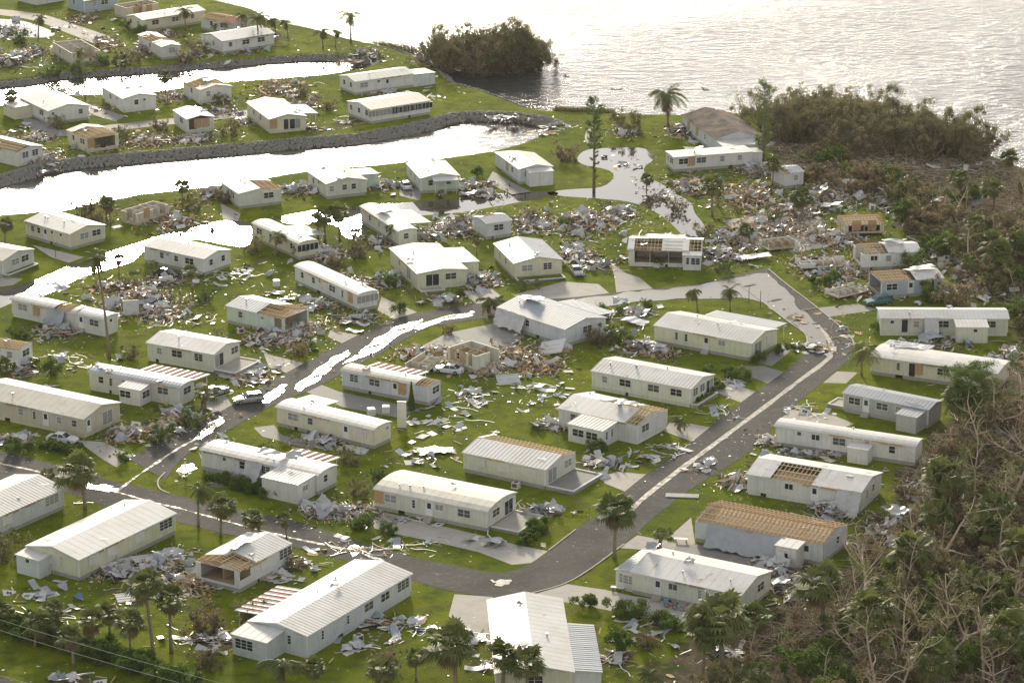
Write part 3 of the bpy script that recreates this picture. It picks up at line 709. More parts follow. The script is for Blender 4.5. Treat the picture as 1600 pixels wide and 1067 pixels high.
def house(key, A, B, C, wall, roof, typ, Ls='', Rs='', holes=(), annex=(), gaps=(), label='', h=3.05, rise=None, vents=1, name='mobile_home', skirt=True, noroof=False, wide=None, long=None, fbands=''):
    rnd = random.Random(key)
    a, b_, c = G(*A, h), G(*B, h), G(*C, h)
    u, w = a - b_, c - b_; oh = .28
    modeL = u.length > w.length
    if modeL:
        ex = (-u).normalized(); ey = Vector((-ex.y, ex.x)); L = u.length - 2 * oh
        Wd = abs(w.dot(ey)) - 2 * oh
    else:
        ex = w.normalized(); ey = Vector((-ex.y, ex.x)); L = w.length - 2 * oh
        Wd = abs(u.dot(ey)) - 2 * oh
    Wd = min(max(Wd, 3.3), 9.0) if wide is None else wide
    if long: L = long
    rz = math.atan2(ex.y, ex.x)
    if modeL: cen = b_ - ex * (L / 2 + oh) + ey * (Wd / 2 + oh)
    else: cen = b_ + ex * (L / 2 + oh) + ey * (Wd / 2 + oh)
    root = empty(name, (cen.x, cen.y, 0), rz); tag(root, label, 'mobile home' if name == 'mobile_home' else 'house')
    HOUSES[key] = (root, L, Wd, h, rz, modeL)
    wm = 'wall_paint_' + wall; z0 = .55
    faces = {'n': ((-L / 2, -Wd / 2), (L / 2, -Wd / 2), 0.0), 'r': ((L / 2, -Wd / 2), (L / 2, Wd / 2), math.pi / 2),
             'f': ((-L / 2, Wd / 2), (L / 2, Wd / 2), math.pi), 'l': ((-L / 2, Wd / 2), (-L / 2, -Wd / 2), -math.pi / 2)}
    Lf, Rf = ('n', 'r') if modeL else ('l', 'n')
    gp = {'n': [], 'r': [], 'f': [], 'l': []}
    for f, g0, g1, sill in gaps:
        gp[{'L': Lf, 'R': Rf}.get(f, f)].append((g0, g1, sill))
    mb = MB(); rr = rise if rise is not None else {'gable': .11 * Wd, 'arch': .38, 'flat': .12, 'shed': .4}[typ]
    top = h - .16
    wall_run(mb, *faces['n'][:2], z0, top, gp['n']); wall_run(mb, *faces['f'][:2], z0, top, gp['f'])
    for f, sx in (('l', -1), ('r', 1)):
        p, q = faces[f][:2]; wall_run(mb, (p[0], p[1] * .985), (q[0], q[1] * .985), z0, top, gp[f])
        if not gp[f] and not noroof:
            pr = profile(typ, Wd * .97, rr); x = sx * (L / 2 - .004)
            mb.prism([(x, y, top + z * .96) for y, z in pr] if len(pr) > 2 else [(x, pr[0][0], top), (x, pr[1][0], top), (x, pr[1][0], top + rr * .9)], (0, 0, 0), (-sx * .09, 0, 0))
    mb.build('wall', wm, root)
    # trim: corner posts
    mb = MB(); mb.box(-.07, .07, -.07, .07, z0 - .02, top - .01); cm = mb.mesh('corner_post', 'trim_white' if rnd.random() < .6 else wm)
    for sx, sy in ((-1, -1), (1, -1), (-1, 1), (1, 1)): link('corner_post', cm, root, (sx * L / 2, sy * Wd / 2, 0))
    if skirt:
        mb = MB(); i = .06; wall_run(mb, (-L / 2 + i, -Wd / 2 + i), (L / 2 - i, -Wd / 2 + i), -.5, z0 - .005, [(g, g + rnd.uniform(.02, .06), .2) for g in sorted(rnd.uniform(.1, .85) for _ in range(rnd.randint(0, 2)))][:1])
        wall_run(mb, (L / 2 - i, -Wd / 2 + i), (L / 2 - i, Wd / 2 - i), -.5, z0 - .005, []); wall_run(mb, (-L / 2 + i, Wd / 2 - i), (-L / 2 + i, -Wd / 2 + i), -.5, z0 - .005, []); wall_run(mb, (-L / 2 + i, Wd / 2 - i), (L / 2 - i, Wd / 2 - i), -.5, z0 - .005, [])
        mb.build('skirting', rnd.choice(['skirt_block', 'skirt_block', wm]), root)
    for side, spec in ((Lf, Ls), (Rf, Rs), ('f', fbands or ('w.3 w.7' if h > 2.7 and not any(g[0] == 'f' for g in gaps) else ''))):
        p, q, frz = faces[side]; nrm = Vector((math.sin(frz), -math.cos(frz)))
        for k, uu in parse(spec):
            x = p[0] + (q[0] - p[0]) * uu; y = p[1] + (q[1] - p[1]) * uu
            opening(root, k, (x + nrm.x * .055, y + nrm.y * .055, ZOFF.get(k, 1.5)), frz, rnd)
    hl = [(a0, b0, {'n': -1, 'f': 1, 'a': 0}[s]) for a0, b0, s in holes]
    if hl or gaps or noroof:
        mb = MB(); mb.box(-L / 2 + .05, L / 2 - .05, -Wd / 2 + .05, Wd / 2 - .05, .42, .6); mb.build('floor', 'interior', root)
        mb = MB()
        for q in (.27, .52, .76):
            x = -L / 2 + L * (q + rnd.uniform(-.05, .05)); mb.box(x - .04, x + .04, -Wd / 2 + .1, Wd / 2 - .1 - rnd.choice([0, Wd * .4]), .6, top - .05)
        mb.box(-L * .4, L * .4, -.04, .04, .6, top - .08); mb.build('partition', rnd.choice(['interior', 'interior_pale']), root)
        if hl:
            for a0, b0, s in hl:
                mb = MB(); ya, yb = (-Wd / 2 + .1, 0) if s == -1 else ((0, Wd / 2 - .1) if s == 1 else (-Wd / 2 + .1, Wd / 2 - .1))
                if rnd.random() < .75:
                    mb.box(max(-L / 2 + .1, -L / 2 + a0 * L), min(L / 2 - .1, -L / 2 + b0 * L), ya, yb, top - .12, top - .08)
                    mb.build('ceiling', rnd.choice(['underlay', 'insulation', 'interior_pale']), root)
    if not noroof:
        ro, rr = make_roof(root, L, Wd, h, typ, roof, hl, rnd, rise)
        for i in range(vents):
            x = rnd.uniform(-.4, .4) * L; y = rnd.uniform(.1, .3) * Wd * rnd.choice([-1, 1])
            if not any(a0 - .05 < (x / L + .5) < b0 + .05 for a0, b0, s in hl):
                link('roof_vent', VENT, ro, (x, y, h + rr * (1 - abs(2 * y / Wd)) - .05), None, rnd.uniform(.8, 1.2))
    if not noroof and rnd.random() < .55:                     # torn eave: bare boards where the fascia was ripped away
        a0 = rnd.uniform(0, .5); b0 = min(1, a0 + rnd.uniform(.2, .5)); mb = MB(); x = -L / 2 + a0 * L
        while x < -L / 2 + b0 * L:
            d = rnd.uniform(.5, 1.3); mb.box(x, min(x + d, L / 2), -Wd / 2 - .33, -Wd / 2 - .29, h - .16 - rnd.uniform(.02, .22), h - .02); x += d + rnd.choice([.004, .3])
        e = mb.build('torn_eave', rnd.choice(['underlay', 'timber', 'plywood']), root); e['kind'] = 'stuff'
    for an in annex: make_annex(root, L, Wd, h, faces, an, rnd)
    return root

def make_annex(root, L, Wd, h, faces, an, rnd):
    """(kind, face, u0, u1, depth, height, roof kind, wall, openings)  kinds: room, carport, slab, box, deck"""
    kind, f, u0, u1, dep, ah, rk, wl_, ops = (list(an) + [''] * 9)[:9]
    p, q, frz = faces[f]; p, q = Vector((*p, 0)), Vector((*q, 0)); d = (q - p); Ln = d.length; d.normalize()
    if f == 'f': u0, u1 = 1 - u1, 1 - u0; p, q = q, p; d = -d
    w = Ln * (u1 - u0); c = p + d * Ln * (u0 + u1) / 2; nrm = Vector((math.sin(frz), -math.cos(frz), 0))
    M = Matrix.Translation(c) @ Matrix.Rotation(frz, 4, 'Z')       # local: x along wall, -y outwards
    def place(o): o.location = M.translation; o.rotation_euler = (0, 0, frz); return o
    if kind in ('slab', 'deck'):
        mb = MB(); mb.box(-w / 2, w / 2, -dep, -.12, -.2, ah - .01); place(mb.build('patio', rk or 'concrete_dark', root))
        mb = MB(); t = .28; e = .14 if kind == 'deck' else .03
        mb.box(-w / 2, -w / 2 + t, -dep, -.13, -.1, ah + e); mb.box(w / 2 - t, w / 2, -dep, -.13, -.1, ah + e); mb.box(-w / 2 + t + .003, w / 2 - t - .003, -dep, -dep + t, -.1, ah + e - .003)
        place(mb.build('patio_wall', 'panel_pale', root)); return
    rise = .35 if kind != 'box' else .2
    if kind == 'carport':
        mb = MB(); n = max(2, int(w / 3.2))
        for i in range(n + 1):
            x = -w / 2 + .2 + (w - .4) * i / n; b2 = MB(); b2.box(x - .05, x + .05, -dep + .2, -dep + .3, 0, ah - .12); place(b2.build('post', 'trim_white', root))
    else:
        mb = MB(); wall_run(mb, (-w / 2, -dep), (w / 2, -dep), -.3 if kind != 'room' else 0, ah - .1, []); wall_run(mb, (w / 2, -dep + .05), (w / 2, -.06), 0, ah - .1, []); wall_run(mb, (-w / 2, -.06), (-w / 2, -dep + .05), 0, ah - .1, [])
        for sx in (-1, 1): mb.prism([(sx * (w / 2 - .01), -dep + .04, ah - .1), (sx * (w / 2 - .01), -.06, ah - .1), (sx * (w / 2 - .01), -.06, ah + rise - .14)], (0, 0, 0), (-sx * .08, 0, 0))
        place(mb.build('annex_wall', 'wall_paint_' + (wl_ or 'W'), root))
        for tok in ops.split():
            fc, k, uu = tok[0], tok[1], float(tok[2:])
            if fc == 'o': loc = Vector((-w / 2 + w * uu, -dep - .055, 0)); rr = 0
            elif fc == 'e': loc = Vector((w / 2 + .055, -dep + dep * uu, 0)); rr = math.pi / 2
            else: loc = Vector((-w / 2 - .055, -dep * uu, 0)); rr = -math.pi / 2
            wp = M @ loc; opening(root, k, (wp.x, wp.y, ZOFF.get(k, 1.3) - (.25 if k not in 'dDos' else .5)), frz + rr, rnd)
    # shed roof: panels across, falling outwards
    oh = .2; n = max(2, round((w + 2 * oh) / (.6 if rk in 'rgu' else 1.2))); pw = (w + 2 * oh) / n
    mb = MB(); mb.hexa([(-w / 2 - oh, -dep - oh, ah - .1), (w / 2 + oh, -dep - oh, ah - .1), (w / 2 + oh, -.07, ah + rise - .13), (-w / 2 - oh, -.07, ah + rise - .13),
                        (-w / 2 - oh, -dep - oh, ah - .04), (w / 2 + oh, -dep - oh, ah - .04), (w / 2 + oh, -.07, ah + rise - .07), (-w / 2 - oh, -.07, ah + rise - .07)])
    ro = place(mb.build('annex_roof', 'trim_white', root))
    me = panel_mesh([(-dep - oh, 0), (-.07, rise - .03)], pw - .004, ROOFM[rk], .04 if rk in 'rgu' else .02)
    alt = panel_mesh([(-dep - oh, 0), (-.07, rise - .03)], pw - .004, 'roof_rust' if rk == 'u' else ROOFM[rk], .04 if rk in 'rgu' else .02) if rk != 'u' else panel_mesh([(-dep - oh, 0), (-.07, rise - .03)], pw - .004, 'roof_white', .06)
    for i in range(n):
        link('roof_panel', me if i % 2 else alt, ro, (-w / 2 - oh + i * pw, 0, ah - .036 + rnd.uniform(0, .01)))
# ------------------------------------------------------------------ the houses (corners of the eaves as surveyed: left, nearest, right)
H = house
# front rows, lower left
H('a1', (-130, 800), (-40, 824), (103, 762), 'P', 'r', 'gable', 'w.5', 'S.35 b.86', label='pale grey home cut by the left edge, below the street with the palm')
H('a2', (41, 851), (123, 875), (277, 801), 'Y', 'w', 'gable', 'S.55', 'S.14 S.33 S.62 b.9', annex=[('box', 'l', .0, .45, 2.2, 2.6, 'w', 'P', 'ok.5')], label='cream home with white shutters and broad white roof, lower left')
H('a3', (300, 876), (374, 893), (457, 848), 'W', 'r', 'gable', '', 'S.5 b.9', holes=[(0, .30, 'n'), (0, .22, 'f')], gaps=[('l', .1, .9, .3), ('n', .0, .22, 1.0)], label='white home with its near end torn open to bare timber, behind tall palms')
H('a4', (392, 966), (480, 994), (646, 895), 'P', 'r', 'gable', 'V.15 V.7', 'V.14 V.38 W.58 W.74 b.92', rise=.75, annex=[('room', 'l', .0, .6, 3.6, 2.7, 'w', 'P', 'ob.35'), ('carport', 'f', .12, .5, 4.0, 2.6, 'u')], label='large pale grey double-width home with white ridge roof at the bottom left')
H('a5', (760, 936), (772, 1052), (912, 1057), 'C', 'w', 'gable', 'w.3 w.6', 'W.5', annex=[('room', 'f', .35, .98, 3.4, 2.7, 'g', 'W', 'ob.5 eb.5')], label='cream home with long white roof cut by the bottom edge of the picture')
H('a6', (984, 893), (1159, 930), (1203, 890), 'Q', 'w', 'gable', 'D.24 T.38 V.63 V.78', 'W.65', vents=4, annex=[('room', 'l', .1, .95, 2.6, 2.7, 'g', 'W', 'oV.2 oV.5 oV.8 eV.3 eH.7')], label='cream home with bicycles on its patio and a broken glazed porch, lower right')
H('a7', (1083, 813), (1287, 852), (1325, 817), 'P', 'w', 'gable', 'd.88', 'w.6', holes=[(-.1, 1.1, 'a')], annex=[('box', 'n', .70, .86, 2.6, 2.9, 'w', 'W', 'od.5')], label='white home stripped to a full roof of yellow rafters')
H('a8', (1165, 740), (1346, 770), (1384, 738), 'W', 'w', 'gable', 'T.37 d.60 V.87', 'V.3 w.6', holes=[(.20, .60, 'n')], label='white home with a square hole of bare rafters in its roof')
H('a9', (1209, 665), (1432, 698), (1446, 688), 'W', 'w', 'arch', 'k.17 T.29 W.46 k.66 w.84', '', annex=[('box', 'n', .56, .70, 2.4, 2.3, 'w', 'W', '')], label='long narrow white home with torn brown eave, right of the street')
H('b1', (1315, 613), (1452, 640), (1478, 626), 'S', 'g', 'gable', 'W.13 D.27 W.46 w.65', '', annex=[('box', 'n', .74, .97, 3.2, 2.6, 'g', 'S', ''), ('deck', 'l', .1, .9, 3.0, .45, 'concrete')], label='grey sided home with grey ribbed roof and rounded shed')
H('b2', (1358, 556), (1560, 584), (1600, 566), 'C', 'w', 'arch', 'V.22 o.33 x.38 W.58', '', annex=[('carport', 'f', .0, .35, 3.0, 2.8, 'g')], label='cream home with open doorways behind the drooping palm')
H('b3', (1362, 484), (1374, 497), (1578, 498), 'Q', 'r', 'gable', '', 'k.09 o.19 w.28 W.49 W.86', wide=5.4, annex=[('room', 'n', .58, .82, 3.6, 2.7, 'r', 'Q', 'ok.6')], label='long cream home with white ribbed roof and rusty lean-to')
H('b4', (1356, 432), (1376, 441), (1476, 434), 'B', 'w', 'gable', '', 'W.17 d.48 x.75 o.82', wide=6.0, holes=[(.0, .5, 'a')], gaps=[('l', .05, .95, .2)], label='blue-grey home with half its rafters bare beside the teal car')
H('b5', (1330, 384), (1346, 397), (1441, 393), 'W', 'w', 'gable', '', 'T.2 w.45', wide=6.0, holes=[(.05, .42, 'a')], gaps=[('l', .2, .8, .4)], label='white home with a patch of bare rafters among the eastern wreckage')
# centre
H('c1', (582, 763), (762, 799), (817, 770), 'Q', 't', 'arch', 'x.04 W.14 V.35 D.49 T.58 W.80', 'W.3 s.75', rise=.65, annex=[('deck', 'r', .1, 1.0, 4.5, .4, 'concrete')], vents=3, label='pale home with bowed off-white roof beside the concrete patio, lower centre')
H('c2', (721, 706), (853, 734), (906, 706), 'Q', 'r', 'gable', 'S.2 S.5 S.82', 's.22 W.75', holes=[(.05, 1.1, 'f')], annex=[('deck', 'r', .0, 1.0, 4.6, .5, 'concrete_dark')], label='cream home with ribbed near roof and bare rafters on the far slope')
H('c3', (870, 637), (997, 665), (1051, 640), 'W', 'w', 'gable', 'W.22', 'W.25', holes=[(.45, 1.0, 'f'), (.82, .98, 'n')], annex=[('room', 'n', .32, .75, 4.2, 2.7, 'r', 'W', 'oW.3 oW.7 eV.25 eV.6')], label='white home with peeled roof, bare rafters and a ribbed glazed porch')
H('c4', (922, 579), (1080, 608), (1121, 585), 'Q', 'r', 'gable', 'w.13 W.34 W.63 W.86', 'H.2 H.5 s.82', vents=4, annex=[('deck', 'r', .0, .9, 1.3, .5, 'ground')], label='cream home with punctured white ribbed roof and corner glazing by the street')
H('c5', (1020, 508), (1175, 537), (1219, 514), 'Y', 'r', 'gable', 'V.23 V.33 D.54 T.70', 's.25 S.7', vents=2, annex=[('carport', 'f', .25, .97, 4.2, 2.8, 'g')], label='pale yellow home with white roof and long grey carport behind')
H('c6', (775, 480), (882, 515), (944, 494), 'P', 'g', 'gable', 'V.3 w.45', 'W.55', rise=1.0, vents=1, annex=[('carport', 'f', .3, .9, 3.5, 2.8, 'g')], label='large grey-roofed home with peeled corner and collapsed awning, centre')
H('c7', (697, 541), (744, 556), (771, 540), 'Q', 'w', 'gable', 'x.2 w.35 x.5', '', noroof=True, gaps=[('r', .6, 1, 0), ('n', .72, .86, .4)], h=3.0, name='wrecked_house', label='roofless timber shell of a house beside the white car, centre')
H('c8', (531, 578), (670, 605), (696, 595), 'P', 't', 'arch', 'H.14 W.38 d.62 x.70', 'W.6', holes=[(.86, 1.1, 'n')], annex=[('carport', 'f', .15, .72, 3.4, 2.7, 'u')], label='pale blue-grey home with stripped tan roof and small conifer in front')
H('c9', (429, 635), (584, 672), (612, 658), 'C', 'f', 'arch', 'W.17 w.35 d.72 S.88', 'k.8', annex=[('carport', 'f', .02, .3, 3.6, 2.7, 'g')], label='cream narrow home with bowed white roof left of the standing white panel')
H('d1', (311, 702), (497, 743), (533, 727), 'W', 'w', 'arch', 'k.20 W.38 H.56', 'w.4', annex=[('box', 'n', .68, .98, 4.3, 2.9, 'r', 'W', 'eT.4'), ('carport', 'f', .55, .9, 3.6, 2.7, 'u')], label='white home with crumpled roof edge and striped lean-to, above the lower street')
H('d2', (136, 580), (281, 606), (311, 594), 'K', 'g', 'arch', 'w.13 V.24 W.43 W.82', 'W.5', annex=[('room', 'n', .45, .68, 2.8, 2.6, 'r', 'W', 'oW.3 eW.5'), ('carport', 'f', .4, 1.0, 4.2, 2.7, 'u')], label='pale home with ribbed roof, broken porch and red striped carport')
H('d3', (-50, 616), (131, 655), (194, 629), 'E', 't', 'gable', 'w.45 V.57 d.67 w.79 w.92', 'd.12 s.65', rise=1.0, label='beige home with mossy roof beside the parked white sedan, left edge')
H('d4', (227, 535), (334, 554), (385, 534), 'Q', 'w', 'gable', 'w.18 W.45 H.78', 's.2 W.8', annex=[('deck', 'r', .0, 1.0, 4.0, .4, 'concrete')], label='cream home with clean white roof on the open lawn at left')
H('d5', (-45, 536), (30, 547), (60, 536), 'W', 'w', 'gable', 'w.8', 'W.5', holes=[(.3, 1.1, 'a')], label='small white home with bare rafters at the left edge')
H('d6', (351, 477), (441, 498), (484, 481), 'G', 'g', 'gable', 'w.25 k.65', '', holes=[(.55, 1.1, 'n'), (.7, 1.1, 'f')], gaps=[('r', .1, .95, .2), ('n', .86, 1.0, .2)], label='pale green home with half-grey roof and blown-out end, left of centre')
H('d7', (15, 467), (162, 499), (191, 492), 'W', 'f', 'arch', 'W.12 x.27 D.76 W.9', 'k.5', holes=[(.48, .62, 'a')], label='white home broken in two by crumpled metal, behind the tall thin palm')
H('d8', (222, 384), (319, 405), (363, 390), 'W', 'w', 'gable', 'w.3 k.4 w.54 W.76', 'w.25 w.72', vents=2, label='white home with plain white roof beside the black car and sunlit pool')
H('d9', (37, 345), (109, 366), (166, 351), 'C', 'w', 'gable', 'w.16 w.3 d.45 k.6 k.8', 'W.4 W.75', vents=3, label='beige home with white roof reflected in the flooded street, left')
H('e1', (-60, 396), (4, 408), (55, 389), 'K', 't', 'gable', '', 'W.4 W.72', annex=[('deck', 'r', .0, 1.0, 1.2, .5, 'ground')], label='pale home at the left edge with shrubs in a low planter')
H('e2', (458, 415), (559, 461), (593, 455), 'W', 'f', 'arch', 'w.12 w.3 k.4 W.6 V.76 x.88', 'B.5', label='long narrow white home with bowed cream roof, centre left')
H('e3', (607, 387), (651, 428), (729, 418), 'Y', 't', 'gable', 'w.35 s.7', 's.3 W.68', rise=.5, annex=[('box', 'f', .2, .75, 3.5, 2.9, 'w', 'Y', 'ok.5'), ('slab', 'r', .0, .5, 2.0, .3, 'concrete')], label='pale yellow home with tan roof split by a dark seam')
H('e4', (770, 380), (802, 412), (881, 406), 'C', 'g', 'gable', 'w.3 w.6', 'W.27 H.7', annex=[('deck', 'r', .0, 1.0, 2.5, .4, 'ground')], label='cream home with blue-white roof beside the silver car under debris')
H('e5', (956, 368), (980, 390), (1098, 393), 'W', 'w', 'gable', 'w.4', '', holes=[(.05, .45, 'n'), (.78, 1.0, 'n')], gaps=[('R', .08, .74, .15)], annex=[('room', 'n', .76, 1.0, 1.6, 2.7, 'w', 'W', 'oV.25 oH.7')], label='white home with its whole front wall torn away showing brown timber')
H('e6', (752, 339), (759, 350), (801, 344), 'P', 'g', 'gable', '', 'W.5', wide=5.0, holes=[(.2, .8, 'f')], label='small white house end with aqua trim among teal wreckage')
H('e7', (561, 322), (622, 362), (652, 357), 'Q', 'w', 'arch', 'w.25 w.5 w.7', 'w.4', annex=[('carport', 'f', .25, .75, 4.6, 2.6, 'g')], label='pale narrow home with wrinkled roof and grey carport, left of the green lawn')
H('e8', (392, 348), (466, 381), (499, 376), 'C', 'w', 'arch', 'W.15 w.4 w.62 w.85', 'B.5', annex=[('carport', 'f', .3, .75, 4.0, 2.6, 'g')], label='cream narrow home beside the glare of the flooded pool')
H('f1', (344, 284), (372, 303), (441, 294), 'K', 't', 'gable', 'w.4 w.7', 'W.7', holes=[(.35, 1.0, 'f')], rise=.6, label='pale home with brown stripped roof beside the sunlit canal')
H('f2', (479, 268), (509, 288), (577, 282), 'Q', 'g', 'gable', 'w.3 k.6', 'w.12 w.45 w.68', rise=.9, annex=[('box', 'f', .1, .55, 4.2, 2.7, 'w', 'G', 'od.4')], label='pale home with hipped grey-white roof on the canal side')
H('f3', (634, 255), (656, 279), (717, 272), 'G', 'w', 'gable', 'w.3 w.6', 'w.25 w.72', annex=[('box', 'l', .3, .9, 4.0, 2.8, 'w', 'G', ''), ('carport', 'r', .3, .9, 2.0, 2.8, 'w')], label='mint green home with white sedan in its carport by the canal')
H('f4', (780, 243), (810, 265), (864, 259), 'P', 't', 'gable', 'x.35 w.65', 'W.3 W.78', annex=[('room', 'r', .2, .9, 2.4, 2.8, 'w', 'W', 'eW.5'), ('box', 'l', .4, .95, 4.5, 2.6, 'g', 'P', '')], label='pale blue home with tan roof and white side awning on the canal bank')
# canal peninsula, upper left
H('g1', (30, 153), (75, 174), (130, 160), 'W', 'w', 'gable', 'W.75', 'k.1 w.8', annex=[('box', 'n', .0, .4, 4.0, 2.6, 'w', 'C', 'ok.25 ok.75')], label='white home with cream shed in front, upper left peninsula')
H('g2', (160, 137), (191, 155), (246, 149), 'W', 'w', 'gable', 'w.35 k.7', 'w.4 k.65', annex=[('box', 'l', .4, .9, 3.4, 2.6, 'w', 'W', '')], label='white home with clean white roof above the street on the peninsula')
H('g3', (284, 127), (312, 141), (370, 138), 'W', 't', 'gable', 'w.5', 'w.25', holes=[(.3, .7, 'n'), (.2, .9, 'f')], label='white home with ragged tan roof backed by the narrow canal')
H('g4', (269, 172), (291, 187), (337, 183), 'W', 'w', 'gable', 'W.6', 'x.4 x.7', gaps=[('R', .05, .35, .2)], annex=[], label='white home with wall debris spilling from its near end, peninsula middle')
H('g5', (103, 203), (136, 217), (178, 205), 'C', 't', 'gable', 'w.3 W.75', 'x.1 o.5', holes=[(.35, 1.1, 'a')], gaps=[('R', .2, .9, .2)], label='cream home with shattered front near the stone canal bank')
H('g6', (-40, 222), (27, 238), (62, 226), 'W', 't', 'gable', 'w.5', 'H.3 H.7', holes=[(.1, .95, 'n')], label='home with brown stripped roof at the left edge above the canal')
H('g7', (384, 160), (420, 187), (478, 180), 'C', 'w', 'gable', 'w.3 w.6', 'o.45 x.1 s.7', annex=[('carport', 'f', .3, .8, 3.5, 2.6, 'g')], label='cream home with open front and patio on the peninsula bank')
H('g8', (522, 119), (554, 128), (648, 115), 'W', 'w', 'gable', 'w.3 w.75', 'W.15 k.4 d.55', annex=[('box', 'r', .0, .7, 5.5, 2.6, 'g', 'P', '')], label='long white home with grey shed on the grassy point')
H('g9', (530, 153), (579, 172), (674, 157), 'W', 't', 'gable', 'w.15 w.5 H.85', 'B.10 B.30 B.50 B.70 B.90', rise=.7, label='white home with a long dark glazed porch facing the canal')
# far row, top left
H('h1', (200, 24), (222, 32), (322, 16), 'C', 'w', 'gable', 'w.25 w.75', 'W.2 W.52 w.8', label='cream home with gleaming white roof and two round shrubs, far top left')
H('h2', (312, 27), (368, 37), (418, 34), 'W', 'u', 'gable', 'w.3 w.6', 'W.5', holes=[(.0, .6, 'n')], label='white home with rusty slatted roof edge under far palms')
H('h3', (290, 52), (347, 65), (430, 52), 'W', 'g', 'gable', 'w.6', 'w.15 W.45 W.75', label='white home with grey roof on the far canal bank')
H('h4', (214, 54), (252, 74), (284, 71), 'W', 't', 'gable', 'w.5', 'H.55', holes=[(.15, .6, 'n'), (.4, .7, 'f')], label='white home with crumpled sheets spilling off its far side')
H('h5', (80, 65), (111, 83), (141, 68), 'E', 't', 'gable', 'w.4', '', noroof=True, gaps=[('r', .2, .8, .5)], name='wrecked_house', label='roofless tan house shell on the far bank')
H('h6', (106, -7), (131, 2), (186, -6), 'B', 'w', 'gable', 'w.4', 'w.3 W.6', label='blue-grey home at the top edge of the picture')
H('h7', (30, -18), (56, -10), (102, -18), 'W', 'w', 'gable', 'w.4', 'w.3', label='white home cut by the top edge, far left')
H('h8', (178, 6), (196, 12), (250, 4), 'E', 't', 'gable', '', 'x.3 x.7', noroof=True, gaps=[('n', .3, .5, .2)], name='wrecked_house', label='roofless wooden house shell at the top edge')
# far right by the lake
H('k1', (1064, 180), (1117, 218), (1187, 211), 'P', 'k', 'gable', 'x.2 x.45 w.7', 'w.15 W.45 W.62 o.88', rise=1.4, wide=10.0, annex=[('box', 'r', .0, .75, 4.5, 2.7, 'w', 'P', '')], name='lake_house', label='house with torn dark shingle roof by the lake')
H('k2', (1034, 233), (1052, 246), (1177, 237), 'W', 'w', 'flat', 'w.3 W.75', 'W.12 x.22 W.35 w.62 w.85', wide=4.6, annex=[('box', 'r', .2, .9, 2.6, 2.5, 'w', 'W', '')], label='long white home with torn eave below the dark shingle house')
H('k3', (1215, 265), (1226, 272), (1258, 268), 'W', 'g', 'gable', '', 'w.6', wide=5.0, holes=[(.0, .3, 'n')], label='small white house end standing amid the eastern wreckage')
H('k4', (1296, 345), (1318, 352), (1384, 350), 'E', 'w', 'gable', '', 'x.3 x.7', wide=6.0, holes=[(-.1, 1.1, 'a')], gaps=[('n', .1, .9, .3)], h=2.2, name='wrecked_house', skirt=False, label='collapsed house with bare yellow rafters amid the eastern wreckage')
H('k5', (1190, 372), (1200, 382), (1250, 376), 'K', 'w', 'gable', '', '', noroof=True, gaps=[('n', .0, .9, 0), ('l', .2, 1, .2)], h=1.7, name='wrecked_house', skirt=False, label='house reduced to floor and low walls east of the flooded street')
H('k6', (1232, 402), (1250, 412), (1330, 408), 'W', 'w', 'gable', '', '', noroof=True, gaps=[('n', .3, 1.0, .1), ('l', .0, .7, .1), ('r', .2, 1, .2), ('f', .1, .8, .3)], h=1.5, name='wrecked_house', skirt=False, label='swept-away house with only its floor left beside dark hedge')
H('k7', (1298, 448), (1310, 458), (1358, 447), 'W', 'w', 'gable', '', '', noroof=True, gaps=[('n', .0, 1.0, .1), ('l', .0, 1, .3), ('r', .2, 1, .2), ('f', .1, .8, .6)], h=1.5, name='wrecked_house', skirt=False, label='open floor of a destroyed house in front of the teal car')
H('k8', (196, 325), (214, 334), (266, 318), 'E', 't', 'gable', '', 'x.3', noroof=True, gaps=[('n', .5, .9, .2), ('l', .3, .9, 0)], h=2.4, name='wrecked_house', label='tan wreck with standing rear walls between canal and pool')
H('k9', (640, 560), (668, 572), (700, 552), 'E', 'w', 'gable', '', '', noroof=True, gaps=[('n', .0, .9, .1), ('r', .1, 1, .1), ('l', .0, .8, .2)], h=1.6, name='wrecked_house', skirt=False, label='low brown wreck left of the roofless timber shell')
# ------------------------------------------------------------------ vegetation prototypes (meshes are shared by all copies)
def leaf_quads(P, size, r, mats_n=1, flat=.0, asp=.45):
    """small leaf faces at points P with random orientation"""
    N = len(P); a = r.normal(size=(N, 3)); a /= np.linalg.norm(a, axis=1)[:, None]; b = r.normal(size=(N, 3)); b[:, 2] *= (1 - flat)
    b -= (a * b).sum(1)[:, None] * a; b /= np.linalg.norm(b, axis=1)[:, None] + 1e-9
    s = (size * r.uniform(.6, 1.4, N))[:, None]; a = a * s; b = b * s * asp
    V = np.stack([P - a, P + b * .9, P + a, P - b], 1).reshape(-1, 3); F = np.arange(4 * N).reshape(N, 4)
    return V, F

def clump_points(N, centres, radii, r, shell=.5):
    k = r.integers(0, len(centres), N); d = r.normal(size=(N, 3)); d /= np.linalg.norm(d, axis=1)[:, None]
    q = r.uniform(0, 1, N) ** shell
    return np.asarray(centres)[k] + d * (np.asarray(radii)[k] * q[:, None] if np.asarray(radii).ndim > 1 else (np.asarray(radii)[k] * q)[:, None])

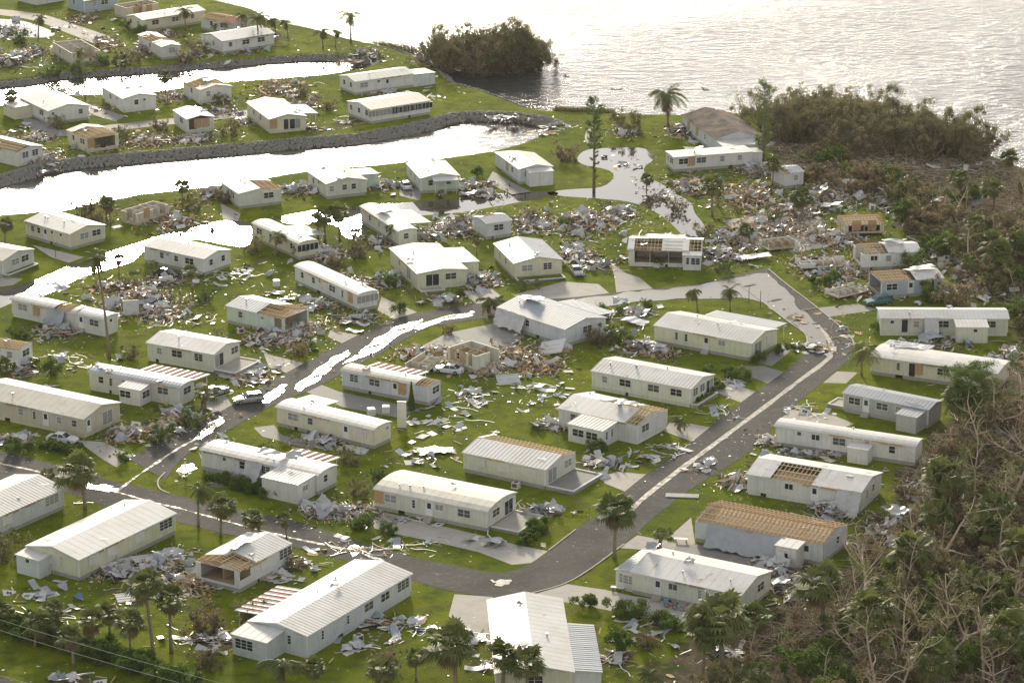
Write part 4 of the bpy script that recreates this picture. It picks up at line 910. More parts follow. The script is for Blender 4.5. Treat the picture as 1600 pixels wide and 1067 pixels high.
def limb(mb, p, d, ln, rad, r, depth, tips, bend=.35, k=5, kids=(2, 4), droop=0.0):
    n = 4; pts = [Vector(p)]; rads = [rad]; dd = Vector(d).normalized()
    for i in range(n):
        dd = (dd + Vector(r.normal(0, bend * .35, 3)) + Vector((0, 0, -droop))).normalized(); pts.append(pts[-1] + dd * ln / n); rads.append(rad * (1 - .6 * (i + 1) / n))
    mb.tube(pts, rads, k)
    if depth == 0: tips.append(pts[-1]); tips.append(pts[-2]); return
    for i in range(r.integers(*kids) if kids[1] > kids[0] else kids[0]):
        j = int(r.integers(1, n + 1)); nd = (dd + Vector(r.normal(0, .75, 3)) + Vector((0, 0, .25))).normalized()
        limb(mb, pts[j], nd, ln * r.uniform(.45, .75), rads[j] * .65, r, depth - 1, tips, bend, max(3, k - 1), kids, droop)

def palm_fan(seed, trunk=5.0, R0=1.9, n=34, dead=8):
    r = np.random.default_rng(seed); root = empty('palm_tree', (0, 0, 0)); mb = MB()
    bx, by = r.normal(0, .35, 2); pts = [(bx * (t ** 2), by * (t ** 2), trunk * t) for t in np.linspace(0, 1, 7)]
    mb.tube(pts, [.27, .22, .20, .19, .19, .21, .24], 8); mb.build('trunk', 'bark_palm', root, True)
    top = Vector(pts[-1]); V, F, MI = [], [], []
    def frond(az, el, ln, mi, droop):
        d = Vector((math.cos(az) * math.cos(el), math.sin(az) * math.cos(el), math.sin(el))); side = d.cross(Vector((0, 0, 1))).normalized(); up = side.cross(d)
        hub = top + d * ln * .5 + Vector((0, 0, -.05 * ln)); o = len(V)
        V.extend([top + side * .03, top - side * .03, hub - side * .03, hub + side * .03]); F.append((o, o + 1, o + 2, o + 3)); MI.append(mi)
        for a in np.linspace(-1.45, 1.45, 13):
            q = d * math.cos(a) + side * math.sin(a) + up * (.25 - .1 * abs(a)); l1 = ln * .62 * r.uniform(.8, 1.1) * (1 - .18 * abs(a)); w = side * math.cos(a) - d * math.sin(a)
            m1 = hub + q * l1 * .6 + Vector((0, 0, -.06 * l1)); e1 = hub + q * l1 + Vector((0, 0, -droop * l1)); w = w * .055 * ln
            o = len(V); V.extend([hub, m1 + w, e1, m1 - w]); F.append((o, o + 1, o + 2, o + 3)); MI.append(mi)
    for i in range(n):
        if r.random() < .08: continue
        frond(r.uniform(0, 6.28), math.asin(min(.98, max(-.55, r.uniform(-.45, .95)))), R0 * r.uniform(.8, 1.1), 0, r.uniform(.25, .6))
    for i in range(dead): frond(r.uniform(0, 6.28), -r.uniform(.7, 1.25), R0 * .75, 1, .7)
    me = bpy.data.meshes.new('crown'); me.from_pydata([tuple(v) for v in V], [], F); me.materials.append(MATS['palm_leaf']); me.materials.append(MATS['palm_dead']); me.polygons.foreach_set('material_index', MI); me.update()
    link('crown', me, root); return root, trunk + R0 * .7

def palm_feather(seed, trunk=7.0, ln=3.0, n=15, wind=0.5, dead=3, lean=.6):
    r = np.random.default_rng(seed); root = empty('palm_tree', (0, 0, 0)); mb = MB(); a0 = r.uniform(0, 6.28)
    pts = [(lean * math.cos(a0) * t ** 2, lean * math.sin(a0) * t ** 2, trunk * t) for t in np.linspace(0, 1, 8)]
    mb.tube(pts, [.24, .19, .17, .16, .15, .14, .14, .16], 8); mb.build('trunk', 'bark_palm', root, True)
    top = Vector(pts[-1]); V, F, MI = [], [], []
    for i in range(n + dead):
        mi = int(i >= n); az = 6.28 * i / n + r.normal(0, .2); az = az if r.random() > wind * .5 else r.normal(-.3, .6)
        el = r.uniform(.1, 1.15) if not mi else r.uniform(-1.2, -.6); L_ = ln * r.uniform(.75, 1.1) * (.7 if mi else 1)
        p = top.copy(); d = Vector((math.cos(az) * math.cos(el), math.sin(az) * math.cos(el), math.sin(el))); side = Vector((-math.sin(az), math.cos(az), 0)); seg = 13
        for j in range(seg):
            d = (d + Vector((0, 0, -.155))).normalized(); q = p + d * L_ / seg; o = len(V); wd = .035
            V.extend([p + side * wd, p - side * wd, q - side * wd, q + side * wd]); F.append((o, o + 1, o + 2, o + 3)); MI.append(mi)
            t = (j + .5) / seg; ll = ln * .26 * math.sin(math.pi * min(1, .18 + t * .8)) * (r.uniform(.7, 1.1))
            for s in (-1, 1):
                for kk in range(2):
                    if r.random() < .1: continue
                    b = p.lerp(q, .25 + .5 * kk); tip = b + side * s * ll * .8 + d * ll * .45 + Vector((0, 0, -ll * r.uniform(.25, .65))); wv = d * .07
                    o = len(V); V.extend([b - wv, b + wv, tip + wv * .2, tip - wv * .2]); F.append((o, o + 1, o + 2, o + 3)); MI.append(mi)
            p = q
    me = bpy.data.meshes.new('crown'); me.from_pydata([tuple(v) for v in V], [], F); me.materials.append(MATS['palm_leaf']); me.materials.append(MATS['palm_dead']); me.polygons.foreach_set('material_index', MI); me.update()
    link('crown', me, root); return root, trunk + ln * .45

def shrub(seed, w=1.6, h=1.5, N=1500, mat='leaf_green', size=.11, stems=5, name='shrub', clumps=9, shell=.45):
    r = np.random.default_rng(seed); root = empty(name, (0, 0, 0)); mb = MB(); tips = []
    cen = np.column_stack([r.normal(0, w * .33, clumps), r.normal(0, w * .33, clumps), r.uniform(.3, .85, clumps) * h]); rad = r.uniform(.25, .5, clumps) * w * .75
    for c in cen[:stems]: mb.tube([(0, 0, -.05), tuple(c * np.array([.4, .4, .6])), tuple(c)], [.05, .035, .015], 4)
    mb.build('stem', 'bark_dark', root)
    P = clump_points(N, cen, rad, r, shell); P[:, 2] = np.abs(P[:, 2]); V, F = leaf_quads(P, size, r)
    link('foliage', mesh_np('foliage', V, F, mat), root); return root, h

def thicket(seed, w=3.0, h=4.2, N=5200, mat='leaf_mangrove', size=.13, name='mangrove_bush', stems=12, clumps=16):
    r = np.random.default_rng(seed); root = empty(name, (0, 0, 0)); mb = MB(); tips = []
    for i in range(stems):
        a = r.uniform(0, 6.28); limb(mb, (math.cos(a) * w * .2, math.sin(a) * w * .2, -.2), (math.cos(a) * .6, math.sin(a) * .6, 1.2), h * r.uniform(.5, .75), .06, r, 2, tips, .5, 4)
    mb.build('branches', 'bark_pale' if seed % 2 else 'bark_dark', root)
    T = np.array([t[:] for t in tips]); T = T[r.choice(len(T), min(len(T), clumps * 4), replace=False)]
    P = clump_points(N, T, r.uniform(.35, .9, len(T)) * w * .26, r, .8); P[:, 2] = np.abs(P[:, 2]); V, F = leaf_quads(P, size, r)
    link('foliage', mesh_np('foliage', V, F, mat), root); return root, h

def bare_tree(seed, h=9.0, lean=.25, leaves=500, mat='leaf_olive', depth=3, name='broken_tree', bark='bark_pale', rad=.17):
    r = np.random.default_rng(seed); root = empty(name, (0, 0, 0)); mb = MB(); a = r.uniform(0, 6.28); tips = []
    n = 6; pts = [Vector((0, 0, -.2))]; d = Vector((math.cos(a) * lean, math.sin(a) * lean, 1)).normalized(); rads = [rad * 1.25]
    for i in range(n):
        d = (d + Vector(r.normal(0, .10, 3))).normalized(); pts.append(pts[-1] + d * h / n); rads.append(rad * (1 - .72 * (i + 1) / n))
    mb.tube(pts, rads, 7); mb.build('trunk', bark, root, True)
    mb = MB()
    for i in range(int(r.integers(6, 11))):
        j = int(r.integers(2, n + 1)); nd = Vector((r.normal(0, 1), r.normal(0, 1), r.uniform(.2, 1.0))).normalized()
        limb(mb, pts[j], nd, h * r.uniform(.16, .34), rads[j] * .6 + .015, r, depth - 1, tips, .5, 4, (1, 4))
    mb.build('branches', bark, root)
    if leaves:
        T = np.array([t[:] for t in tips]); T = T[r.choice(len(T), max(3, len(T) // 3), replace=False)]
        P = clump_points(leaves, T, r.uniform(.2, .55, len(T)), r, .6); V, F = leaf_quads(P, .11, r)
        link('crown', mesh_np('crown', V, F, mat), root)
    return root, h

def fallen_tree(seed, ln=9.0):
    r = np.random.default_rng(seed); root = empty('fallen_tree', (0, 0, 0)); mb = MB(); tips = []
    pts = [Vector((0, 0, .5))]; d = Vector((1, 0, .08))
    for i in range(6): d = (d + Vector(r.normal(0, .1, 3)) * np.array(1)).normalized() if False else (d + Vector(r.normal(0, .08, 3))).normalized(); pts.append(pts[-1] + d * ln / 6)
    rads = [.2, .18, .15, .12, .09, .06, .03]; mb.tube(pts, rads, 7); mb.build('trunk', 'bark_pale', root, True); mb = MB()
    for i in range(10):
        j = int(r.integers(2, 7)); nd = Vector((.8, r.normal(0, .8), abs(r.normal(0, .6)))).normalized(); limb(mb, pts[j], nd, ln * r.uniform(.2, .4), rads[j] * .5 + .02, r, 2, tips, .4, 4, (1, 4))
    mb.build('branches', 'bark_pale', root); return root, 3.0

def pine(seed, h=9.0, N=14000):
    r = np.random.default_rng(seed); root = empty('pine_tree', (0, 0, 0)); mb = MB(); mb.tube([(0, 0, -.2), (.1, 0, h * .35), (.25, .1, h * .65), (.2, .1, h * .92)], [.26, .2, .14, .05], 8); mb.build('trunk', 'bark_palm', root, True)
    mb = MB(); cen = []
    for i in range(30):
        z = h * r.uniform(.45, .95); a = r.uniform(0, 6.28); ln = h * .62 * (1.15 - (z / h - .3)) * r.uniform(.6, 1.1); e = Vector((.2 + math.cos(a) * ln, .1 + math.sin(a) * ln, z + ln * .28))
        mb.tube([(.2, .1, z - .2), ((.2 + e.x) / 2, (.1 + e.y) / 2, z + .05 * ln), tuple(e)], [.06, .045, .02], 4); cen += [e[:], ((e.x + .2) * .6, (e.y + .1) * .6, z + .2 * ln)]
    mb.build('branches', 'bark_dark', root); P = clump_points(N, np.array(cen), r.uniform(.6, 1.15, (len(cen), 1)) * np.array([[1.2, 1.2, .55]]), r, .5); V, F = leaf_quads(P, .13, r, asp=.28)
    link('crown', mesh_np('crown', V, F, 'pine_needle'), root); return root, h

def norfolk(seed, h=14.5, top_only=.45):
    r = np.random.default_rng(seed); root = empty('norfolk_pine', (0, 0, 0)); mb = MB(); mb.tube([(0, 0, -.3), (.05, 0, h * .5), (0, 0, h)], [.24, .16, .05], 8); mb.build('trunk', 'bark_palm', root, True)
    mb = MB(); cen = []; rad = []
    for z in np.arange(h * .15, h * .98, .55):
        f = z / h; full = f > top_only; k = 6 if full else (2 if r.random() < .45 else 1)
        for i in range(k):
            a = r.uniform(0, 6.28); ln = (1.75 * (1.0 - max(0, f - .8) * 3.2) if full else r.uniform(.4, .9)) * r.uniform(.7, 1.1) * (1 if f > .78 or not full else .75)
            e = Vector((math.cos(a) * ln, math.sin(a) * ln, z + ln * .45)); mb.tube([(0, 0, z), (e.x * .6, e.y * .6, z + ln * .18), tuple(e)], [.04, .03, .015], 4)
            for q in (.6, .85, 1.0): cen.append((e.x * q, e.y * q, z + ln * .45 * q * q)); rad.append(.26 if full else .2)
    mb.build('branches', 'bark_dark', root); P = clump_points(6500, np.array(cen), np.array(rad), r, .5); V, F = leaf_quads(P, .11, r, asp=.3)
    link('crown', mesh_np('crown', V, F, 'leaf_green'), root); return root, h

def cone_tree(seed, h=5.0):
    r = np.random.default_rng(seed); root = empty('conifer', (0, 0, 0)); mb = MB(); mb.tube([(0, 0, 0), (0, 0, h * .95)], [.1, .02], 6); mb.build('trunk', 'bark_dark', root)
    N = 3000; z = r.uniform(.08, 1, N) ** 1.1; a = r.uniform(0, 6.28, N); q = (1.04 - z) * .95 * (.55 + .45 * np.sin(z * 46) ** 2) * r.uniform(.55, 1, N)
    V, F = leaf_quads(np.stack([q * np.cos(a), q * np.sin(a), z * h - q * .25], 1), .13, r, asp=.35); link('crown', mesh_np('crown', V, F, 'leaf_green'), root); return root, h

PROTO = {}
def P_(kind, *builds): PROTO[kind] = [[b, False] for b in builds]
P_('fan', palm_fan(1, 5.0, 2.5, 44), palm_fan(2, 6.0, 2.5, 40, 14), palm_fan(3, 4.2, 2.7, 46, 6), palm_fan(4, 5.0, 2.3, 32, 12))
P_('tallfan', palm_fan(5, 9.5, 2.5, 40, 14), palm_fan(6, 8.0, 2.4, 36, 14))
P_('feather', palm_feather(11, 5.5, 3.4, 17), palm_feather(12, 5.0, 3.0, 15, .6), palm_feather(13, 4.0, 2.8, 13, .9, 5))
P_('droop', palm_feather(14, 4.6, 4.2, 17, .2, 4, .2), palm_feather(15, 5.2, 3.6, 16, .3, 5, .3))
P_('lowpalm', palm_feather(16, 1.6, 2.0, 14, .3, 2, .2), palm_fan(17, 1.6, 1.3, 24, 2))
P_('slim', palm_feather(18, 14.0, 3.3, 16, .5, 6, 1.6))
P_('shrub', shrub(21), shrub(22, 1.5, 1.2, 1300), shrub(23, 2.0, 1.7, 1900), shrub(24, 1.3, 1.6, 1200))
P_('hedge', shrub(25, 1.3, 1.0, 1500, clumps=7, shell=.35, name='hedge_bush'), shrub(26, 1.4, 1.0, 1600, clumps=8, shell=.35, name='hedge_bush'))
P_('grey', thicket(31, 2.8, 3.0, 3000, 'leaf_olive', .12, 'torn_bush'), thicket(32, 2.4, 2.6, 2200, 'leaf_brown', .12, 'torn_bush'), thicket(33, 3.0, 3.2, 4200, 'leaf_green', .12, 'torn_bush'))
P_('mangrove', thicket(41, 3.4, 4.2, 9000, size=.085, stems=16), thicket(42, 3.6, 4.6, 8000, size=.085, stems=18), thicket(43, 3.0, 3.8, 5000, 'leaf_brown', .08, stems=18), thicket(44, 3.6, 4.4, 9500, 'leaf_olive', .085, stems=16))
P_('under', thicket(51, 3.2, 3.2, 5200, 'leaf_olive', .14, 'undergrowth_bush'), thicket(52, 3.0, 2.6, 4200, 'leaf_brown', .13, 'undergrowth_bush'), thicket(53, 3.0, 3.4, 5600, 'leaf_green', .14, 'undergrowth_bush'), thicket(54, 3.2, 2.8, 2400, 'leaf_brown', .12, 'undergrowth_bush', 18))
P_('bare', bare_tree(61), bare_tree(62, 8.0, .5, 300), bare_tree(63, 10.0, .15, 700, 'leaf_green'), bare_tree(64, 7.0, .7, 150, 'leaf_brown'), bare_tree(65, 9.5, .35, 0), bare_tree(66, 6.0, .3, 900, 'leaf_olive'))
P_('fallen', fallen_tree(71), fallen_tree(72, 11.0), fallen_tree(73, 7.5))
P_('pine', pine(81)); P_('norfolk', norfolk(82), norfolk(83, 12.5, .12)); P_('cone', cone_tree(84))

def plant(kind, idx, base, height=None, rz=None, label='', cat='palm', group=None, px=True, tilt=0.0, zoff=0.0):
    (proto, ph), used = PROTO[kind][idx % len(PROTO[kind])]
    if used: o = copy_tree(proto)
    else: o = proto; PROTO[kind][idx % len(PROTO[kind])][1] = True
    p = G(*base) if px else Vector(base); z = max(hz(p.x, p.y), -1.3)
    o.location = (p.x, p.y, z + zoff); s = (height / ph) if height else random.uniform(.85, 1.15)
    o.scale = (s * random.uniform(.95, 1.05), s * random.uniform(.95, 1.05), s)
    o.rotation_euler = (random.uniform(-1, 1) * tilt, random.uniform(-1, 1) * tilt, random.uniform(0, 6.28) if rz is None else rz)
    if 'label' in o: del o['label']
    if 'group' in o: del o['group']
    tag(o, label, cat, group); return o
def hp(base, top):
    """height in metres from the photographed foot and top of a thing"""
    p = G(*base); dist = math.hypot(p.x, p.y); dy = (top - 533.5) / FOC; el = -math.atan(dy) - PITCH
    return CAM_H + math.tan(el) * dist / math.cos(math.atan(p.x / p.y)) * math.cos(math.atan(p.x / p.y))

PALMS = [ # kind, variant, foot, top of crown, label
 ('feather', 0, (548, 66), 12, 'tall feathery palm silhouetted against the lake at the point'), ('feather', 1, (405, 72), 16, 'leaning palm at the far shore left of the lone palm'), ('feather', 2, (431, 56), 20, 'wind-bent palm beside the leaning palm, far shore'),
 ('feather', 2, (505, 76), 38, 'stripped drooping palm on the far green bank'), ('feather', 2, (524, 74), 42, 'second drooping palm stub on the far green bank'), ('droop', 1, (290, 46), 2, 'broad palm in front of the far cream home'),
 ('feather', 1, (334, 58), 30, 'palm before the rusty slatted roof'), ('feather', 1, (351, 58), 29, 'palm right of its twin before the far white homes'), ('slim', 0, (133, 155), 62, 'bare-topped tall palm trunk by the narrow canal'),
 ('fan', 1, (259, 150), 103, 'dark palm leaning over the narrow canal'), ('lowpalm', 0, (107, 188), 165, 'small palm before the white gabled home on the peninsula'), ('droop', 0, (1044, 198), 127, 'large drooping palm by the shingle-roofed house'),
 ('fan', 2, (1570, 272), 217, 'palm at the shore at the right edge'), ('fan', 0, (8, 380), 322, 'palm at the left edge beside the beige home'), ('fan', 1, (167, 348), 295, 'left of the twin palms on the lawn by the canal'), ('fan', 3, (173, 351), 298, 'right of the twin palms on the lawn by the canal'),
 ('slim', 0, (171, 560), 372, 'very tall thin palm rising across the broken white home'), ('fan', 3, (186, 430), 385, 'dark short palm crown beside the flooded street'), ('feather', 2, (236, 434), 393, 'ragged palm beside the black car'),
 ('fan', 1, (531, 376), 316, 'tallest palm of the grove between the narrow homes'), ('fan', 0, (508, 378), 318, 'left palm of the grove between the narrow homes'), ('fan', 3, (497, 372), 330, 'short palm at the left side of the grove'), ('lowpalm', 1, (551, 381), 353, 'small fan palm on the lawn right of the grove'),
 ('lowpalm', 0, (616, 378), 346, 'small feathery palm before the narrow home with grey carport'), ('lowpalm', 0, (765, 494), 458, 'low palm left of the large grey-roofed home'), ('lowpalm', 0, (780, 486), 462, 'smaller low palm touching the large grey-roofed home'),
 ('fan', 1, (1113, 338), 270, 'tall palm east of the flood water'), ('fan', 3, (1122, 322), 282, 'palm behind the tall palm east of the flood water'), ('fan', 2, (1172, 380), 345, 'short palm amid planks in the eastern wreckage'), ('fan', 0, (1255, 350), 288, 'full palm standing amid the eastern wreckage'),
 ('droop', 1, (1141, 488), 440, 'bushy palm behind the long grey carport'), ('feather', 2, (1090, 487), 442, 'thin palm left of the bushy palm by the carport'), ('fan', 1, (1207, 290), 240, 'dark palm below the shingle-roofed house'),
 ('droop', 0, (1346, 586), 522, 'large drooping palm at the street bend'), ('fan', 2, (133, 795), 697, 'round-headed palm leaning over the street at left'), ('fan', 0, (78, 770), 712, 'palm left of the round-headed palm'), ('lowpalm', 1, (318, 640), 590, 'small palm at the corner by the silver cars'),
 ('feather', 1, (310, 822), 745, 'left palm of the trio by the lower street'), ('fan', 0, (345, 838), 765, 'middle palm of the trio by the lower street'), ('lowpalm', 0, (405, 830), 802, 'low palm beyond the trio by the lower street'), ('fan', 3, (448, 842), 795, 'palm at the far end of the row on the lower street'),
 ('fan', 1, (960, 872), 772, 'single tall palm at the bend of the street'), ('lowpalm', 1, (1030, 856), 818, 'short palm between driveway and rafters home'), ('fan', 3, (5, 985), 910, 'palm at the left edge near the bottom'), ('fan', 0, (87, 995), 915, 'second palm of the bottom-left row'),
 ('fan', 3, (146, 1024), 935, 'third palm of the bottom-left row'), ('fan', 1, (204, 1034), 938, 'fourth palm of the bottom-left row leaning right'), ('tallfan', 0, (240, 1028), 872, 'tallest palm of the bottom-left row'), ('tallfan', 1, (268, 1020), 900, 'tall palm right of the tallest in the bottom-left row'),
 ('lowpalm', 0, (442, 1080), 1010, 'palm crown at the bottom edge below the large grey home'), ('fan', 2, (712, 1080), 982, 'palm at the bottom edge beside the white pickup'), ('fan', 3, (785, 1090), 1000, 'left palm before the bottom cream home'), ('fan', 0, (825, 1100), 1012, 'right palm before the bottom cream home'),
 ('fan', 1, (1097, 1066), 958, 'left palm of the pair below the bicycles'), ('fan', 0, (1128, 1058), 925, 'right palm of the pair below the bicycles'), ('lowpalm', 0, (1015, 1072), 1040, 'low palm at the bottom edge right of the cream home'), ('fan', 2, (1285, 985), 880, 'brown-headed palm at the wood edge by the rafters home')]
for k, i, b, t, lb in PALMS:
    plant(k, i, b, max(2.0, hp(b, t)), None, lb, 'palm', tilt=.05)
plant('norfolk', 0, (928, 300), hp((928, 300), 145), None, 'tall slender norfolk pine beside the flood water', 'pine tree')
plant('norfolk', 1, (1192, 252), hp((1192, 252), 122), None, 'bare tall pine beside the shingle-roofed house', 'pine tree')
plant('cone', 0, (643, 642), 4.6, None, 'small conifer against the pale blue-grey home', 'conifer')
plant('pine', 0, (1512, 668), hp((1512, 668), 556), None, 'green spreading pine in front of the cream home at right', 'pine tree')
BUSH = [('grey', 0, (980, 205), 4.6, 'wide bare bush by the lake shore path'), ('grey', 1, (885, 252), 3.6, 'dark bush beside the flood water and pale blue home'), ('grey', 2, (970, 535), 3.4, 'grey-green torn bush right of the large grey-roofed home'), ('shrub', 2, (947, 500), 2.4, 'dark shrub behind the large grey-roofed home'),
 ('grey', 2, (607, 447), 3.0, 'dense green bush left of the pale yellow home'), ('grey', 0, (1100, 372), 2.8, 'dark bush at the edge of the flood water'), ('grey', 1, (133, 338), 3.6, 'leafless small tree left of the twin palms'), ('grey', 2, (1425, 425), 4.2, 'leafy small tree before the white home amid wreckage'),
 ('shrub', 0, (608, 833), 1.6, 'round clipped shrub on the lower patio'), ('shrub', 1, (568, 824), 1.9, 'clipped shrub left of the round one by the lower patio'), ('grey', 2, (250, 690), 3.0, 'dark green bush beside the collapsed porch'), ('shrub', 2, (80, 586), 2.2, 'round green shrub on the lawn at left'), ('grey', 2, (30, 530), 2.6, 'bushy shrub below the broken white home'),
 ('grey', 0, (560, 775), 2.6, 'torn green bush left of the bowed roof home'), ('grey', 2, (590, 750), 2.0, 'small torn bush behind the bowed roof home'), ('shrub', 0, (911, 948), 1.7, 'dark shrub at the end of the lower right driveway'), ('shrub', 3, (923, 946), 1.7, 'reddish shrub at the end of the lower right driveway'),
 ('shrub', 2, (965, 958), 1.8, 'first shrub in the bed before the bicycle home'), ('shrub', 0, (980, 962), 1.7, 'second shrub in the bed before the bicycle home'), ('shrub', 2, (998, 968), 2.0, 'third shrub in the bed before the bicycle home'), ('shrub', 0, (1036, 978), 1.9, 'fourth shrub in the bed before the bicycle home'), ('shrub', 1, (1050, 984), 1.8, 'last shrub in the bed before the bicycle home'),
 ('shrub', 0, (968, 1012), 2.4, 'green bush against the ribbed porch at the bottom'), ('grey', 1, (612, 1046), 3.0, 'thin leafless sapling on the bottom lawn'), ('grey', 1, (1008, 1012), 2.2, 'sparse twiggy bush on the lawn below the bicycles'), ('grey', 0, (14, 875), 4.0, 'leafy tree at the left edge by the cream home'), ('shrub', 0, (1222, 552), 1.5, 'dark shrub by the pale yellow home corner'),
 ('shrub', 1, (1185, 564), 1.5, 'shrub under the glass door of the pale yellow home'), ('shrub', 2, (1105, 588), 1.6, 'shrub between the two cream homes on the street'), ('shrub', 0, (1140, 590), 1.8, 'round bush on the drive of the pale yellow home'), ('shrub', 1, (1158, 592), 1.7, 'yellowish bush next to the round bush on the drive'),
 ('shrub', 1, (1372, 518), 1.5, 'shrub at the left end of the long cream home'), ('grey', 1, (325, 985), 4.0, 'broken brown tree fallen against the large grey home'), ('grey', 0, (390, 975), 3.2, 'leafy limb lying on the roof corner of the grey home'), ('shrub', 3, (1270, 446), 1.7, 'dark hedge shrub left of the open floor house'), ('shrub', 2, (1290, 448), 1.8, 'dark hedge shrub nearest the open floor house'), ('shrub', 0, (1305, 436), 1.6, 'small dark shrub behind the open floor house'),
 ('shrub', 0, (199, 45), 1.8, 'round shrub left of the far cream home corner'), ('shrub', 1, (219, 52), 1.8, 'round shrub right of the far cream home corner'), ('grey', 2, (80, 118), 3.6, 'green bush amid crumpled sheets on the far bank'), ('grey', 0, (205, 100), 3.4, 'olive bush on the far bank below the crumpled roof'), ('grey', 0, (308, 85), 3.6, 'olive bush at the far bank before the grey roof'), ('grey', 2, (160, 102), 3.0, 'bush beside the roofless tan shell'),
 ('grey', 0, (345, 162), 2.2, 'bush before the ragged tan roof'), ('grey', 0, (360, 212), 3.0, 'olive bush left of the open fronted cream home'), ('shrub', 3, (746, 275), 2.0, 'shrub between the mint and pale blue homes'), ('grey', 1, (835, 345), 2.8, 'brown bush beside the teal wreckage'), ('shrub', 3, (720, 465), 1.6, 'low bush by the crumpled sheet on the patio'), ('lowpalm', 0, (818, 452), 1.9, 'low planter palms before the blue-white roof home'), ('lowpalm', 1, (842, 452), 1.8, 'planter fan palm before the blue-white roof home'),
 ('shrub', 1, (930, 705), 1.5, 'yellow shrub by the ribbed glazed porch'), ('lowpalm', 0, (1062, 672), 2.2, 'low palm at the end of the peeled roof home'), ('shrub', 0, (835, 828), 1.5, 'shrub in the bed right of the lower patio'), ('shrub', 2, (848, 822), 1.4, 'second shrub in the bed right of the lower patio'), ('shrub', 0, (20, 706), 2.0, 'shrub before the beige home at the left edge'), ('shrub', 3, (45, 704), 1.6, 'small shrub before the beige home beside the first'), ('grey', 2, (300, 665), 2.6, 'flattened green bush on the street corner'),
 ('shrub', 2, (625, 490), 1.8, 'round bush at the end of the long narrow home'), ('grey', 0, (470, 400), 2.6, 'twiggy bush at the end of the cream narrow home'), ('shrub', 1, (1030, 415), 1.2, 'low bush on the lawn before the opened front wall')]
for k, i, b, h_, lb in BUSH:
    plant(k, i, b, h_, None, lb, 'shrub' if k == 'shrub' else 'bush')
def row(kind, p, q, step, h_, label, cat, group, jit=.25):
    a, b = G(*p), G(*q); n = max(2, int((b - a).length / step))
    for i in range(n + 1):
        c = a.lerp(b, i / n); plant(kind, i, (c.x + random.uniform(-jit, jit), c.y + random.uniform(-jit, jit)), h_ * random.uniform(.85, 1.15), None, label, cat, group, False)
for i, (k, b, h_) in enumerate([('fan', (190, 118), 6), ('feather', (60, 60), 6), ('grey', (35, 68), 3.5), ('grey', (250, 40), 3), ('feather', (378, 58), 6), ('fan', (18, 178), 5), ('grey', (400, 78), 3.4), ('grey', (290, 98), 3.2), ('grey', (125, 112), 3.4), ('grey', (470, 150), 2.6), ('grey', (515, 172), 2.2), ('feather', (450, 60), 5), ('grey', (90, 200), 2.6), ('grey', (250, 205), 2.6), ('fan', (330, 205), 4.5), ('grey', (190, 215), 2.4), ('grey', (350, 318), 2.6), ('fan', (285, 322), 5.0), ('grey', (300, 330), 3.0), ('grey', (440, 318), 2.4), ('fan', (690, 320), 3.2), ('grey', (560, 402), 3.0), ('grey', (520, 418), 2.6), ('grey', (880, 355), 2.6), ('fan', (1010, 300), 4), ('grey', (1060, 330), 2.6), ('grey', (1130, 425), 2.4), ('grey', (1210, 345), 2.6), ('grey', (1350, 395), 2.8), ('grey', (1460, 470), 3.6), ('grey', (1400, 462), 2.8), ('grey', (1500, 480), 5.0), ('grey', (320, 470), 2.4), ('fan', (395, 852), 5), ('fan', (55, 1010), 5), ('fan', (172, 1005), 5.5), ('fan', (650, 1062), 4.2), ('grey', (460, 890), 2.0), ('grey', (1170, 985), 3.0), ('fan', (1180, 1020), 6.5), ('grey', (930, 540), 3.0), ('grey', (1010, 480), 1.8), ('fan', (215, 348), 5.2), ('grey', (150, 350), 2.6), ('feather', (430, 400), 5), ('grey', (395, 395), 3.2), ('grey', (205, 452), 2.2), ('fan', (300, 452), 4.2), ('grey', (120, 500), 2.8), ('grey', (340, 540), 2.0), ('fan', (20, 600), 4.4), ('grey', (205, 560), 2.2), ('grey', (470, 555), 2.4), ('grey', (520, 560), 1.8), ('fan', (620, 620), 3.6), ('grey', (560, 480), 2.2), ('grey', (700, 400), 2.4), ('fan', (745, 400), 4.2), ('grey', (860, 470), 2.2), ('grey', (420, 710), 2.0), ('grey', (545, 725), 2.6), ('fan', (235, 705), 3.2), ('grey', (190, 720), 1.8), ('fan', (115, 1040), 5.2), ('grey', (320, 1040), 2.6), ('fan', (490, 1088), 5.0), ('fan', (590, 1090), 4.8), ('grey', (700, 520), 1.6), ('grey', (1100, 520), 2.0), ('grey', (1240, 590), 1.8), ('grey', (1180, 740), 2.0)]):
    pt = G(*b); blocked = min(sdf(np.array([pt[:]]), GA(R1L + R1R[::-1]))[0], sdf(np.array([pt[:]]), GA(R2L + R2R[::-1]))[0]) < .8
    for (ho, hL, hW, hh_, hrz, hm) in HOUSES.values():
        dd = pt - Vector(ho.location[:2]); lx = dd.x * math.cos(hrz) + dd.y * math.sin(hrz); ly = -dd.x * math.sin(hrz) + dd.y * math.cos(hrz)
        blocked = blocked or (abs(lx) < hL / 2 + .9 and abs(ly) < hW / 2 + .9)
    if blocked: continue
    hh = min(HOUSES.values(), key=lambda q: (Vector(q[0].location[:2]) - G(*b)).length)[0]; dv = G(*b) - Vector(hh.location[:2]); sz = 'small ' if h_ < 2.7 else ('tall ' if h_ > 4.4 else '')
    side = ('left of' if dv.x < 0 else 'right of') if abs(dv.x) > abs(dv.y) * .6 else ('behind' if dv.y > 0 else 'in front of')
    plant(k, i, b, h_, None, sz + ('palm ' if k in ('fan', 'feather') else 'torn bush ') + side + ' the ' + ' '.join(hh['label'].split()[:9]), 'palm' if k in ('fan', 'feather') else 'bush')
